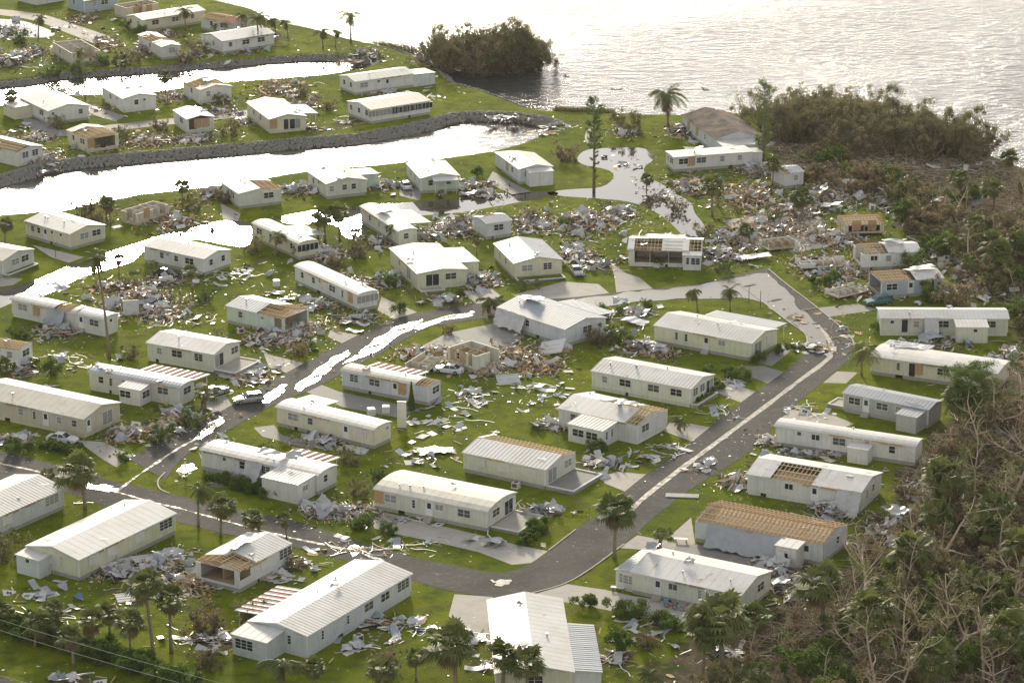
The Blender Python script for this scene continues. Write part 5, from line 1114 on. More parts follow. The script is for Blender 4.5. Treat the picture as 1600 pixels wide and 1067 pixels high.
row('hedge', (-10, 975), (290, 1072), 1.3, 1.9, 'dark bush in the long hedge across the bottom left lawn', 'hedge', 'long bottom-left hedge', .5)
row('hedge', (335, 752), (420, 775), 1.1, 1.3, 'clipped bush in the hedge before the crumpled white home', 'hedge', 'hedge before the crumpled white home', .1)
row('hedge', (72, 700), (122, 712), 1.0, 1.1, 'clipped bush in the hedge beside the white sedan', 'hedge', 'hedge beside the white sedan', .1)
row('hedge', (1086, 628), (1120, 607), 1.0, 1.0, 'clipped bush in the planter at the corner glazing', 'hedge', 'planter hedge at the corner glazing', .1)
row('hedge', (820, 850), (840, 832), 1.0, 1.0, 'clipped bush edging the raised lower patio', 'hedge', 'hedge edging the lower patio', .1)
# mangroves along the lake
MARKS = [(1300, 1010, 'at the bottom edge of the lower right wood'), (1550, 1010, 'in the bottom right corner'), (1270, 930, 'at the wood edge behind the bicycle home'), (1390, 850, 'right of the yellow rafters home'), (1420, 765, 'right of the roof-hole home'), (1480, 695, 'right of the long narrow white home'),
 (1560, 650, 'below the spreading green pine'), (1590, 770, 'at the right edge of the wood'), (1500, 880, 'in the middle of the lower right wood'), (1420, 960, 'in the lower middle of the wood'), (1600, 900, 'low at the right edge'), (1130, 1050, 'below the pair of palms at the bottom'), (1420, 350, 'right of the collapsed yellow rafters'), (1500, 410, 'behind the white home amid wreckage'), (1580, 340, 'at the right edge below the shore'), (1540, 460, 'right of the blue-grey home'), (1600, 530, 'at the right end of the long cream home'),
 (1215, 195, 'at the left end of the shore thicket'), (1290, 205, 'left of the middle of the shore thicket'), (1360, 218, 'in the middle of the shore thicket'), (1430, 228, 'right of the middle of the shore thicket'), (1510, 240, 'at the right end of the shore thicket'), (700, 96, 'at the left end of the lake islet'), (765, 95, 'in the middle of the lake islet'), (835, 97, 'at the right end of the lake islet'), (1230, 268, 'left in the scrub behind the mangroves'), (1310, 275, 'in the middle of the scrub behind the mangroves'), (1380, 285, 'right in the scrub behind the mangroves')]
MARKS = [(G(a_, b_), t_) for a_, b_, t_ in MARKS]
LOOK = {'under': ['dense olive bush', 'dead brown bush', 'dense green bush', 'twiggy brown bush'], 'bare': ['pale upright snapped tree', 'leaning bare tree', 'tall green-tipped broken tree', 'steeply leaning brown tree', 'leafless grey tree', 'short leafy broken tree'], 'fan': ['full ragged palm', 'shaggy palm', 'broad palm', 'thin sparse palm'],
        'fallen': ['fallen bare trunk', 'long fallen trunk', 'short fallen trunk'], 'mangrove': ['brown-green mangrove', 'tall mangrove', 'brown mangrove', 'olive mangrove']}
def scatter(kind, poly, n, hmin, hmax, label, cat, group, seed, tilt=.05, z=0.0, pre=''):
    r = random.Random(seed); P = GA(poly, z); lo, hi = P.min(0), P.max(0); k = 0; tries = 0
    while k < n and tries < 9000:
        tries += 1; q = (r.uniform(lo[0], hi[0]), r.uniform(lo[1], hi[1]))
        if sdf(np.array([q]), P)[0] < 0:
            vi = r.randrange(12); nm_ = min(MARKS, key=lambda m_: (m_[0] - Vector(q)).length)[1]; lk = LOOK[kind]
            plant(kind, vi, q, r.uniform(hmin, hmax), None, pre + lk[vi % len(lk)] + ' ' + nm_, cat, group, False, tilt); k += 1
scatter('mangrove', [(1185, 182), (1240, 186), (1320, 192), (1400, 204), (1500, 228), (1540, 244), (1510, 252), (1450, 250), (1380, 245), (1310, 240), (1240, 225), (1195, 205)], 80, 4.8, 8.4, 'brown-green mangrove bush in the thicket along the lake shore', 'mangrove', 'mangroves along the lake shore', 5)
scatter('mangrove', [(688, 92), (702, 87), (780, 85), (846, 92), (848, 100), (800, 106), (730, 107), (692, 103)], 40, 5.5, 8.5, 'grey-green mangrove bush on the small lake islet', 'mangrove', 'mangroves on the lake islet', 6)
scatter('under', [(1200, 250), (1300, 250), (1400, 262), (1400, 300), (1330, 310), (1260, 285)], 24, 2.4, 4.2, 'scrubby torn bush between the mangroves and the wreckage', 'bush', 'scrub behind the mangroves', 7)
# the wrecked wood at right
WOOD_A = [(1390, 320), (1600, 300), (1700, 330), (1700, 560), (1590, 540), (1590, 470), (1500, 440), (1440, 390)]
WOOD_B = [(1510, 650), (1700, 610), (1700, 1130), (1100, 1140), (1130, 1090), (1235, 1050), (1295, 1000), (1365, 970), (1400, 915), (1440, 865), (1465, 800), (1490, 745), (1495, 690)]
EDGE_B = [(1460, 690), (1490, 690), (1490, 745), (1465, 800), (1440, 865), (1400, 915), (1365, 970), (1295, 1000), (1235, 1050), (1130, 1090), (1080, 1090), (1200, 985), (1225, 945), (1320, 905), (1345, 850), (1400, 800), (1420, 740)]
scatter('under', WOOD_A, 60, 2.6, 5.0, 'tangled bush in the flattened wood behind the eastern homes', 'bush', 'bushes in the eastern wood', 8)
scatter('bare', WOOD_A, 26, 5.0, 9.0, 'snapped leafless tree in the flattened wood behind the eastern homes', 'tree', 'snapped trees in the eastern wood', 9, .3)
scatter('fan', WOOD_A, 12, 5.0, 8.0, 'ragged palm in the flattened wood behind the eastern homes', 'palm', 'palms in the eastern wood', 10, .12)
scatter('under', EDGE_B, 46, 1.0, 2.1, 'low', 'bush', 'low bushes at the edge of the lower right wood', 21, pre='knee-high ')
scatter('bare', EDGE_B, 9, 3.0, 5.5, 'x', 'tree', 'low snapped trees at the edge of the lower right wood', 22, .4, pre='low ')
scatter('under', WOOD_B, 135, 2.2, 4.6, 'tangled bush in the storm-torn wood at lower right', 'bush', 'bushes in the lower right wood', 11)
scatter('bare', WOOD_B, 84, 6.0, 12.0, 'tall snapped leafless tree in the storm-torn wood at lower right', 'tree', 'snapped trees in the lower right wood', 12, .32)
scatter('fan', WOOD_B, 26, 5.0, 9.0, 'ragged palm in the storm-torn wood at lower right', 'palm', 'palms in the lower right wood', 13, .14)
scatter('fallen', WOOD_B, 34, 2.5, 4.5, 'fallen bare trunk lying across the lower right wood', 'fallen tree', 'fallen trunks in the lower right wood', 14, .25)
scatter('fallen', WOOD_A, 10, 2.5, 4.0, 'fallen bare trunk lying in the eastern wood', 'fallen tree', 'fallen trunks in the eastern wood', 15, .2)
for k, lst in PROTO.items():
    for (o, ph), used in lst:
        if not used:
            for ch in list(o.children): bpy.data.objects.remove(ch)
            bpy.data.objects.remove(o)
# reeds at the shore, twigs strewn through the wood
def blades(name, poly, z, N, hgt, mat, seed, label):
    r = np.random.default_rng(seed); P = GA(poly, z); lo, hi = P.min(0), P.max(0); Q = r.uniform(lo, hi, (N * 4, 2)); Q = Q[sdf(Q, P) < 0][:N]; n = len(Q)
    b = np.column_stack([Q, height(Q)]); b[:, 2] = np.maximum(b[:, 2], CANAL_Z - .1); d = np.column_stack([r.normal(0, .25, (n, 2)), np.ones(n)]) * r.uniform(.6, 1.2, (n, 1)) * hgt; a = r.uniform(0, 6.28, n); w = np.column_stack([np.cos(a), np.sin(a), np.zeros(n)]) * .05
    V = np.stack([b - w, b + w, b + d + w * .2, b + d - w * .2], 1).reshape(-1, 3); o = link(name, mesh_np(name, V, np.arange(4 * n).reshape(n, 4), mat)); tag(o, label, 'reeds' if 'reed' in name else 'twigs', kind='stuff')
blades('shore_reeds', [(866, 174), (920, 176), (960, 178), (960, 184), (920, 184), (866, 182)], CANAL_Z, 2500, 1.3, 'reed', 3, 'pale reeds fringing the lake shore')
blades('islet_reeds', [(575, 66), (610, 70), (650, 78), (660, 86), (640, 88), (600, 78)], CANAL_Z, 900, 1.3, 'reed', 4, 'thin reeds off the grassy point')
def sticks(name, poly, N, seed, label):
    r = np.random.default_rng(seed); P = GA(poly); lo, hi = P.min(0), P.max(0); Q = r.uniform(lo, hi, (N * 4, 2)); Q = Q[sdf(Q, P) < 0][:N]; n = len(Q)
    b = np.column_stack([Q, height(Q) + r.uniform(.05, 1.3, n) ** 1.5]); a = r.uniform(0, 6.28, n); el = r.normal(.05, .28, n); ln = r.uniform(1.0, 4.2, n)[:, None]
    d = np.column_stack([np.cos(a) * np.cos(el), np.sin(a) * np.cos(el), np.sin(el)]) * ln; s = np.column_stack([-np.sin(a), np.cos(a), np.zeros(n)]) * r.uniform(.015, .05, n)[:, None]; u = np.array([0, 0, 1.0]) * np.linalg.norm(s, axis=1)[:, None]
    V = np.stack([b + s, b + u, b - s, b + d + s * .4, b + d + u * .4, b + d - s * .4], 1).reshape(-1, 3); o = 6 * np.arange(n)[:, None, None]
    F = (np.array([(0, 1, 4, 3), (1, 2, 5, 4), (2, 0, 3, 5)])[None] + o).reshape(-1, 4)
    o = link(name, mesh_np(name, V, F, 'bark_pale')); tag(o, label, 'twigs', kind='stuff')
sticks('fallen_twigs', WOOD_B, 9000, 5, 'broken branches strewn through the lower right wood')
sticks('fallen_twigs', EDGE_B, 2500, 8, 'broken branches along the edge of the lower right wood')
sticks('fallen_twigs', WOOD_A, 3500, 6, 'broken branches strewn through the eastern wood')
sticks('fallen_twigs', [(1200, 230), (1400, 240), (1600, 262), (1600, 330), (1400, 330), (1250, 290)], 3500, 7, 'broken branches and litter behind the mangroves')
# ------------------------------------------------------------------ storm debris
def crumple(seed, w, l, nx_, ny_, amp, mat, roll=0.0, folds=5, th=.02):
    """torn metal skin: a sheet bent along several random fold lines"""
    r = np.random.default_rng(seed); u, v = np.meshgrid(np.linspace(-.5, .5, nx_), np.linspace(-.5, .5, ny_)); x, y = u * l, v * w
    z = np.zeros_like(x)
    for i in range(folds):
        a = r.uniform(0, 3.14); c = r.uniform(-.35, .35) * l; d = x * math.cos(a) + y * math.sin(a) - c
        z += np.abs(d) * r.normal(0, amp) + amp * .28 * np.sin(d * r.uniform(1.5, 4) + r.uniform(0, 6))
    if roll: z += roll * (x / l * 2) ** 2 * l * .3
    z = (z - z.min()) * min(1.0, (.25 + 1.15 * amp) / max(.05, z.max() - z.min()))
    x = x * (1 - .10 * amp * 3) + r.normal(0, .03, x.shape); y = y + r.normal(0, .03, y.shape); z -= z.min()
    edge = (np.abs(u) > .49) | (np.abs(v) > .49); x = x + edge * r.normal(0, .08 * l / 3, x.shape); y = y + edge * r.normal(0, .08 * w / 2, y.shape)
    V = np.stack([x, y, z], -1).reshape(-1, 3); i = np.arange(nx_ * ny_).reshape(ny_, nx_); F = np.stack([i[:-1, :-1], i[:-1, 1:], i[1:, 1:], i[1:, :-1]], -1).reshape(-1, 4)
    return mesh_np('crumpled_sheet', V, F, mat)
def board(seed, l, w, t, mat):
    r = np.random.default_rng(seed); mb = MB(); e = r.uniform(-.08, .12, 4)
    mb.hexa([(-l / 2 + e[0], -w / 2, 0), (l / 2 - e[1], -w / 2, 0), (l / 2 - e[2], w / 2, 0), (-l / 2 + e[3], w / 2, 0), (-l / 2 + e[0], -w / 2, t), (l / 2 - e[1], -w / 2, t), (l / 2 - e[2], w / 2, t), (-l / 2 + e[3], w / 2, t)])
    return mb.mesh('board', mat)
def ply(seed, l, w, mat, t=.04):
    r = np.random.default_rng(seed); k = 9; P = []
    for i in range(k):
        a = 6.28 * i / k; q = max(abs(math.cos(a)), abs(math.sin(a))); P.append((math.cos(a) / q * l / 2 * r.uniform(.82, 1.05), math.sin(a) / q * w / 2 * r.uniform(.82, 1.05), 0))
    mb = MB(); mb.prism(P, (0, 0, 0), (0, 0, t)); return mb.mesh('panel', mat)
def wallpiece(seed, l, w, mat, window=False):
    r = np.random.default_rng(seed); mb = MB(); e = r.uniform(0, .25, 4)
    mb.hexa([(-l / 2 + e[0], -w / 2, 0), (l / 2 - e[1], -w / 2, 0), (l / 2 - e[2], w / 2, 0), (-l / 2 + e[3], w / 2, 0), (-l / 2 + e[0], -w / 2, .09), (l / 2 - e[1], -w / 2, .09), (l / 2 - e[2], w / 2, .09), (-l / 2 + e[3], w / 2, .09)])
    if window:
        mb.box(-.5, .5, -.4, .4, .091, .12, 1); mb.box(-.42, -.03, -.32, .32, .121, .125, 2); mb.box(.03, .42, -.32, .32, .121, .125, 2)
    else:
        for q in np.linspace(-.4, .4, 4): mb.box(-l * .42, l * .42, q * w - .03, q * w + .03, -.05, -.002, 1)
    return mb.mesh('wall_piece', [mat, 'trim_white' if window else 'timber', 'glass_dark'])
def strip_piece(seed, l, mat):
    r = np.random.default_rng(seed); mb = MB(); p = Vector((-l / 2, 0, .05)); a = 0
    for i in range(4):
        a += r.normal(0, .3); q = p + Vector((math.cos(a), math.sin(a), r.normal(0, .06))) * l / 4; mb.beam(p, q, .13, .05); p = q
    return mb.mesh('strip', mat)
def ribsheet(seed, l, w, mat, bend):
    r = np.random.default_rng(seed); n = 13; m = 9; u, v = np.meshgrid(np.linspace(-.5, .5, n), np.linspace(-.5, .5, m)); x, y = u * l, v * w
    c = r.uniform(-.3, .3); z = np.abs(x - c * l) * bend * r.uniform(.2, 1) + bend * .3 * np.sin(x * 2.2 + r.uniform(0, 6)) + .035 * (np.arange(m)[:, None] % 2); z -= z.min()
    i = np.arange(n * m).reshape(m, n); F = np.stack([i[:-1, :-1], i[:-1, 1:], i[1:, 1:], i[1:, :-1]], -1).reshape(-1, 4)
    return mesh_np('roof_sheet', np.stack([x, y, z], -1).reshape(-1, 3), F, mat)

DEB = {
 't': ('timber_board', 'splintered timber board', 'board', [board(1, 2.4, .16, .06, 'timber'), board(2, 3.2, .14, .06, 'timber'), board(3, 1.6, .18, .05, 'timber_new'), board(4, 2.0, .24, .05, 'plywood'), board(5, 3.6, .12, .08, 'timber_new')], 2.4),
 'p': ('plywood_panel', 'torn brown plywood panel', 'panel', [ply(1, 2.0, 1.2, 'plywood'), ply(2, 1.4, 1.0, 'plywood'), ply(3, 2.4, 1.2, 'timber'), ply(4, 1.6, .9, 'interior'), ply(5, 1.2, .8, 'underlay')], 1.8),
 'w': ('siding_panel', 'broken pale siding panel', 'panel', [wallpiece(1, 2.4, 1.5, 'panel_pale'), wallpiece(2, 1.8, 1.2, 'sheet_white'), wallpiece(3, 2.2, 1.5, 'panel_pale', True), wallpiece(4, 1.3, .8, 'sheet_white'), wallpiece(5, 2.8, 1.3, 'panel_pale')], 2.2),
 'r': ('roof_sheet', 'bent white ribbed roof sheet', 'sheet metal', [ribsheet(1, 3.0, 1.1, 'sheet_white', .2), ribsheet(2, 2.4, 1.0, 'sheet_white', .5), ribsheet(3, 3.4, 1.2, 'sheet_grey', .3), ribsheet(4, 2.0, 1.2, 'roof_tan', .25)], 2.8),
 'c': ('crumpled_sheet', 'crumpled torn metal skin', 'sheet metal', [crumple(1, 2.0, 3.0, 15, 11, .35, 'sheet_white'), crumple(2, 1.6, 2.4, 13, 9, .5, 'sheet_grey'), crumple(3, 2.4, 2.8, 15, 13, .6, 'sheet_white'), crumple(4, 1.4, 3.4, 15, 7, .3, 'sheet_white', .4), crumple(5, 1.8, 2.0, 11, 11, .7, 'sheet_grey'), crumple(6, 1.2, 1.8, 9, 7, .5, 'sheet_white')], 2.8),
 'a': ('aluminium_strip', 'bent white aluminium strip', 'strip', [strip_piece(1, 3.2, 'sheet_white'), strip_piece(2, 4.2, 'trim_white'), strip_piece(3, 2.4, 'sheet_white'), strip_piece(4, 5.0, 'trim_white')], 3.2)}
PIECES = []
def field(cx, cy, rx, ry, n, pile, mix, phrase, seed=None, z0=None):
    r = random.Random(int(cx * 7 + cy * 13)); c = G(cx, cy)
    tot = sum(mix.values())
    for i in range(n):
        a = r.uniform(0, 6.28); q = min(1.7, abs(r.gauss(0, .66))); x = c.x + math.cos(a) * q * rx; y = c.y + math.sin(a) * q * ry
        t = r.uniform(0, tot); k = None
        for kk, w in mix.items():
            t -= w
            if t <= 0: k = kk; break
        k = k or 't'; base = max(hz(x, y), -.15) if z0 is None else z0
        zz = base + .03 + pile * max(0, 1 - q) ** 1.2 * r.random() ; tl = .10 + (.75 if pile > .5 else .12) * r.random()
        if k == 'a' : tl *= .4
        PIECES.append((k, r.randrange(9), (x, y, zz), (r.gauss(0, tl), r.gauss(0, tl), r.uniform(0, 6.28)), r.uniform(.38, .95), phrase))
MW = {'t': 5, 'p': 3, 'w': 3, 'r': 2, 'c': 1.5, 'a': 3}; ME = {'c': 3, 'r': 3, 'a': 4, 'w': 2, 't': 2, 'p': 1}; WOODY = {'t': 6, 'p': 4, 'w': 2, 'c': 1, 'a': 1}; STREWN = {'a': 3, 'r': 2, 'w': 2, 'c': 2, 't': 2, 'p': 1}; LIGHT = {'a': 4, 'w': 1, 'r': 2, 't': 1}
FIELDS = [ # centre, radii in metres, pieces, pile height, mix, where
 (20, 95, 5, 12, 55, 2.2, ME, 'in the heap on the far bank at upper left'), (18, 48, 4, 8, 22, 1.6, ME, 'beside the small flooded pond at upper left'), (225, 80, 4, 10, 40, 2.4, ME, 'beside the far white home with crumpled sheets'),
 (160, 70, 6, 14, 40, .6, WOODY, 'on the far street at upper left'), (110, 92, 4, 8, 22, .8, MW, 'around the roofless tan shell'), (215, 14, 5, 12, 30, 1.0, WOODY, 'around the top wooden shell'), (305, 87, 5, 5, 20, .6, ME, 'along the far canal bank'),
 (380, 80, 5, 8, 16, .6, MW, 'before the far grey roof'), (570, 86, 4, 6, 34, 1.6, ME, 'heaped at the head of the narrow canal'), (545, 96, 7, 6, 26, .3, WOODY, 'floating at the head of the narrow canal'), (440, 140, 8, 14, 70, .5, WOODY, 'on the peninsula behind the open fronted cream home'),
 (470, 165, 5, 10, 34, .6, MW, 'between the peninsula homes'), (545, 192, 4, 5, 12, .4, LIGHT, 'by the glazed porch home'), (490, 202, 6, 3, 12, .4, MW, 'along the peninsula bank'), (265, 152, 6, 8, 30, .6, MW, 'between the peninsula homes in the middle'),
 (230, 222, 8, 8, 70, .9, WOODY, 'before the shattered cream home on the peninsula'), (300, 218, 6, 5, 40, .8, MW, 'spilled before the peninsula middle home'), (75, 250, 4.5, 7, 45, 1.4, ME, 'heaped at the left bank above the canal'), (150, 232, 4, 5, 24, .8, MW, 'by the shattered cream home'),
 (155, 172, 5, 6, 18, .4, MW, 'beside the peninsula homes at left'), (40, 200, 6, 8, 14, .3, MW, 'on the drive of the home with the cream shed'), (380, 190, 4, 8, 20, .5, MW, 'left of the open fronted cream home'), (600, 148, 3, 4, 18, .8, ME, 'against the long white home on the point'),
 (330, 305, 4, 6, 34, 1.4, ME, 'left of the brown stripped roof'), (235, 335, 7, 8, 90, 1.3, WOODY, 'around the tan wreck between canal and pool'), (275, 350, 6, 6, 50, .8, WOODY, 'at the edge of the sunlit pool'), (470, 298, 5, 5, 44, 1.1, ME, 'beside the hipped roof home'), (600, 290, 5, 5, 36, .9, ME, 'left of the mint green home'),
 (740, 290, 4, 4, 26, .8, ME, 'between the mint and pale blue homes'), (760, 305, 5, 5, 26, .8, MW, 'at the edge of the flooded street'), (720, 355, 6, 8, 110, 1.9, {'t': 4, 'p': 3, 'w': 3, 'c': 4, 'a': 2}, 'in the teal-tinged heap left of the aqua trimmed house'), (830, 350, 6, 9, 70, 1.0, MW, 'right of the aqua trimmed house'),
 (915, 350, 8, 9, 170, 2.2, {'t': 5, 'p': 5, 'w': 3, 'c': 3, 'a': 2}, 'in the great brown heap beside the flood water'), (965, 335, 4, 6, 40, 1.6, ME, 'on the right side of the great brown heap'), (900, 400, 5, 7, 60, 1.2, MW, 'around the silver car'), (935, 415, 4, 6, 36, .8, LIGHT, 'on the lawn by the opened front wall'),
 (1020, 408, 5, 3, 50, 1.1, WOODY, 'spilling from the opened front wall'), (1130, 400, 6, 7, 60, 1.4, ME, 'right of the opened front wall'), (1150, 375, 7, 10, 70, .9, MW, 'at the end of the flood water'), (970, 255, 5, 8, 18, .2, WOODY, 'floating in the flood water'), (1030, 310, 4, 6, 26, .6, MW, 'on the edge of the flood water'),
 (1080, 290, 5, 10, 60, .9, MW, 'below the long white home by the lake'), (1070, 205, 4, 9, 46, 1.6, ME, 'left of the shingle-roofed house'), (1180, 268, 5, 8, 50, 1.0, ME, 'right of the long white home by the lake'), (1170, 310, 8, 16, 130, 1.2, WOODY, 'across the northern part of the eastern wreckage'), (1240, 330, 8, 14, 120, 1.5, MW, 'in the middle of the eastern wreckage'),
 (1290, 310, 6, 12, 100, 2.0, {'t': 6, 'p': 4, 'c': 2, 'w': 2}, 'in the brown mound of the eastern wreckage'), (1330, 300, 3, 6, 20, 1.2, ME, 'beside the brown mound'), (1220, 362, 9, 10, 110, .9, WOODY, 'around the floor of the swept house'), (1310, 372, 8, 9, 100, 1.2, MW, 'below the yellow rafters in the wreckage'), (1390, 315, 8, 14, 60, 2.0, ME, 'draped over the brush east of the wreckage'),
 (1290, 415, 7, 8, 110, 1.0, WOODY, 'over the swept-away floor'), (1320, 430, 5, 6, 60, .8, MW, 'beside the white home in the wreckage'), (1330, 455, 4.5, 5, 60, .8, WOODY, 'on the open floor before the teal car'), (1440, 455, 5, 5, 50, 1.1, ME, 'right of the blue-grey home'), (1470, 400, 6, 14, 60, 1.5, ME, 'in the brush behind the eastern homes'), (1530, 450, 6, 14, 56, 1.6, ME, 'in the wood right of the blue-grey home'),
 (1220, 200, 5, 20, 40, 1.8, ME, 'caught in the mangroves'), (1300, 260, 9, 18, 60, 1.0, ME, 'behind the mangroves'), (1460, 262, 12, 10, 30, .4, LIGHT, 'on the shore right of the mangroves'), (1535, 250, 3, 6, 14, 2.0, ME, 'at the right end of the mangroves'), (755, 103, 10, 5, 40, 1.8, ME, 'caught in the lake islet'), (662, 92, 3, 4, 14, .8, ME, 'on the shore by the lake islet'),
 (980, 208, 4, 5, 18, 1.0, ME, 'under the bare lake shore bush'), (800, 186, 8, 2.5, 22, .5, ME, 'at the head of the wide canal'), (855, 206, 4, 6, 40, .3, WOODY, 'floating at the head of the wide canal'), (215, 470, 7, 8, 150, 2.2, MW, 'in the heap of the collapsed house at left'), (255, 490, 5, 6, 50, .9, MW, 'right of the collapsed house at left'), (170, 448, 6, 5, 30, .5, WOODY, 'on the drive before the collapsed house'),
 (90, 520, 4, 4, 40, 1.2, ME, 'before the broken white home'), (30, 580, 4, 5, 24, .6, ME, 'by the small home at the left edge'), (260, 440, 5, 5, 40, .6, MW, 'around the black car'), (370, 430, 7, 8, 40, .3, LIGHT, 'on the lawn right of the black car'), (300, 500, 8, 8, 24, .2, LIGHT, 'on the lawn before the pale green home'), (430, 530, 6, 6, 90, 1.1, MW, 'before the blown-out green home'),
 (470, 515, 4, 5, 60, 1.0, {'t': 4, 'p': 3, 'w': 2, 'c': 3, 'a': 3}, 'right of the blown-out green home'), (510, 400, 4, 7, 60, .9, ME, 'between the narrow homes'), (540, 445, 5, 6, 40, .8, ME, 'behind the long narrow home'), (500, 480, 6, 4, 40, .8, ME, 'along the front of the long narrow home'), (555, 500, 5, 4, 30, .5, ME, 'at the end of the long narrow home'), (600, 440, 4, 6, 36, .8, ME, 'left of the pale yellow home'),
 (660, 370, 3, 4, 26, .8, ME, 'right of the narrow home with grey carport'), (590, 380, 4, 5, 30, .7, ME, 'before the narrow home with grey carport'), (750, 440, 4, 6, 60, 1.3, ME, 'in the blue-white heap right of the pale yellow home'), (690, 470, 3, 2.5, 20, .6, ME, 'on the patio of the pale yellow home'), (800, 560, 6, 6, 120, 1.4, WOODY, 'around the roofless timber shell'), (665, 555, 5, 4, 80, .8, WOODY, 'on the low brown wreck'),
 (760, 580, 4, 3, 40, .8, MW, 'before the roofless timber shell'), (840, 575, 5, 4, 50, .7, WOODY, 'right of the roofless timber shell'), (860, 545, 3, 3, 30, .8, ME, 'under the collapsed awning'), (945, 520, 3, 3, 24, 1.2, ME, 'against the right end of the large grey-roofed home'), (1000, 545, 4, 4, 40, 1.3, {'c': 4, 'w': 2, 't': 2, 'a': 2}, 'between the grey-roofed and yellow homes'),
 (1030, 552, 3, 3, 36, 1.1, WOODY, 'at the near corner of the pale yellow home'), (990, 490, 5, 4, 20, .6, ME, 'on the lawn behind the grey-roofed home'), (740, 630, 6, 5, 24, .2, LIGHT, 'on the lawn right of the small conifer'), (840, 605, 4, 3, 12, .3, LIGHT, 'on the lawn left of the cream ribbed home'), (680, 660, 7, 6, 24, .15, LIGHT, 'on the central lawn'), (870, 665, 2.5, 3, 16, .6, ME, 'beside the peeled roof home'),
 (940, 725, 5, 3, 36, .6, LIGHT, 'before the ribbed glazed porch'), (1050, 700, 5, 2.5, 20, .15, LIGHT, 'on the verge of the right street'), (1120, 645, 6, 4, 18, .15, LIGHT, 'on the lawn by the corner glazing'), (1130, 600, 4, 3, 18, .4, LIGHT, 'on the drive of the cream ribbed home'), (1204, 690, 2.5, 3, 26, .5, MW, 'on the verge left of the long narrow home'), (1270, 712, 6, 1.5, 36, .5, ME, 'along the front of the long narrow home at right'),
 (1156, 756, 2.5, 3, 44, 1.1, MW, 'at the corner of the home with the roof hole'), (1300, 800, 4, 4, 50, 1.4, ME, 'before the home with the roof hole'), (1260, 645, 4, 6, 20, .3, LIGHT, 'on the lawn left of the grey sided home'), (1280, 545, 5, 4, 50, .4, WOODY, 'washed across the street bend'), (1250, 495, 4, 8, 22, .08, {'p': 3, 't': 3}, 'lying on the wet street at right'), (1320, 515, 4, 8, 26, .1, WOODY, 'on the asphalt beside the wet street'),
 (1220, 890, 4, 6, 60, 1.1, ME, 'behind the bicycle home at the wood edge'), (1230, 920, 4, 5, 44, 1.0, MW, 'in the wood edge below the bicycle home'), (1470, 770, 8, 9, 60, 1.8, ME, 'white among the trees of the lower right wood'), (1390, 830, 6, 9, 34, 1.6, ME, 'among the snapped trees right of the rafters home'), (1540, 850, 9, 14, 40, 1.0, ME, 'deep in the lower right wood'), (1560, 680, 8, 16, 50, 1.6, ME, 'in the wood right of the grey home'),
 (1050, 970, 5, 2.5, 24, .5, LIGHT, 'in the bed before the bicycle home'), (1010, 990, 6, 4, 20, .2, LIGHT, 'on the lawn below the bicycle home'), (960, 1030, 4, 3, 20, .4, LIGHT, 'by the ribbed porch at the bottom'), (540, 800, 6, 4, 80, .5, MW, 'between the crumpled white home and the patio'), (505, 800, 3, 3, 24, .9, ME, 'at the near corner of the crumpled white home'), (370, 745, 5, 3, 40, .7, LIGHT, 'along the front of the crumpled white home'),
 (510, 690, 5, 3, 36, .8, ME, 'before the cream narrow home'), (620, 850, 10, 3, 26, .1, LIGHT, 'on the verge of the lower street'), (560, 860, 6, 2, 30, .15, {'t': 3, 'a': 2, 'p': 1}, 'washed along the lower street'), (770, 850, 5, 2, 14, .3, ME, 'on the lower patio'), (845, 800, 3, 2, 44, .6, {'a': 3, 'c': 3, 'r': 1}, 'in the pile right of the bowed roof home'), (280, 650, 4, 4, 50, .8, MW, 'before the broken porch at left'),
 (205, 680, 4, 4, 60, 1.0, WOODY, 'beside the beige home end'), (255, 672, 4, 3, 40, .6, MW, 'at the corner of the street at left'), (20, 690, 4, 3, 36, .9, ME, 'against the beige home at the left edge'), (395, 590, 4, 4, 40, .5, MW, 'right of the clean roofed cream home'), (330, 690, 3, 3, 14, .2, WOODY, 'on the wet street corner'), (120, 570, 8, 6, 16, .2, LIGHT, 'on the left lawn'), (80, 775, 6, 3, 10, .2, LIGHT, 'on the verge by the left palms'),
 (190, 895, 4, 3, 50, .9, {'r': 3, 'w': 3, 'c': 2, 't': 2}, 'against the shuttered cream home'), (260, 880, 4, 4, 60, .9, {'a': 3, 'c': 3, 'w': 2, 't': 2}, 'between the shuttered home and the torn home'), (290, 915, 4, 3, 70, 1.0, WOODY, 'spilled from the torn white end'), (210, 930, 4, 3, 24, .4, MW, 'on the lawn behind the tall palms'), (350, 1000, 5, 3, 36, .5, LIGHT, 'under the broken tree at the grey home'), (300, 1000, 5, 3, 20, .3, LIGHT, 'under the tall palms'),
 (110, 960, 8, 4, 18, .1, LIGHT, 'on the bottom left lawn'), (120, 1062, 4, 2, 12, .6, ME, 'heaped at the bottom edge'), (435, 900, 4, 3, 20, .3, MW, 'left of the large grey home'), (590, 975, 5, 2.5, 40, .4, {'w': 2, 'p': 2, 't': 2, 'c': 1}, 'along the wall of the large grey home'), (660, 985, 8, 4, 18, .1, LIGHT, 'on the bottom lawn'), (745, 1000, 2, 4, 20, .3, LIGHT, 'around the white pickup'), (760, 1040, 2, 2, 10, .4, ME, 'beside the bottom cream home'),
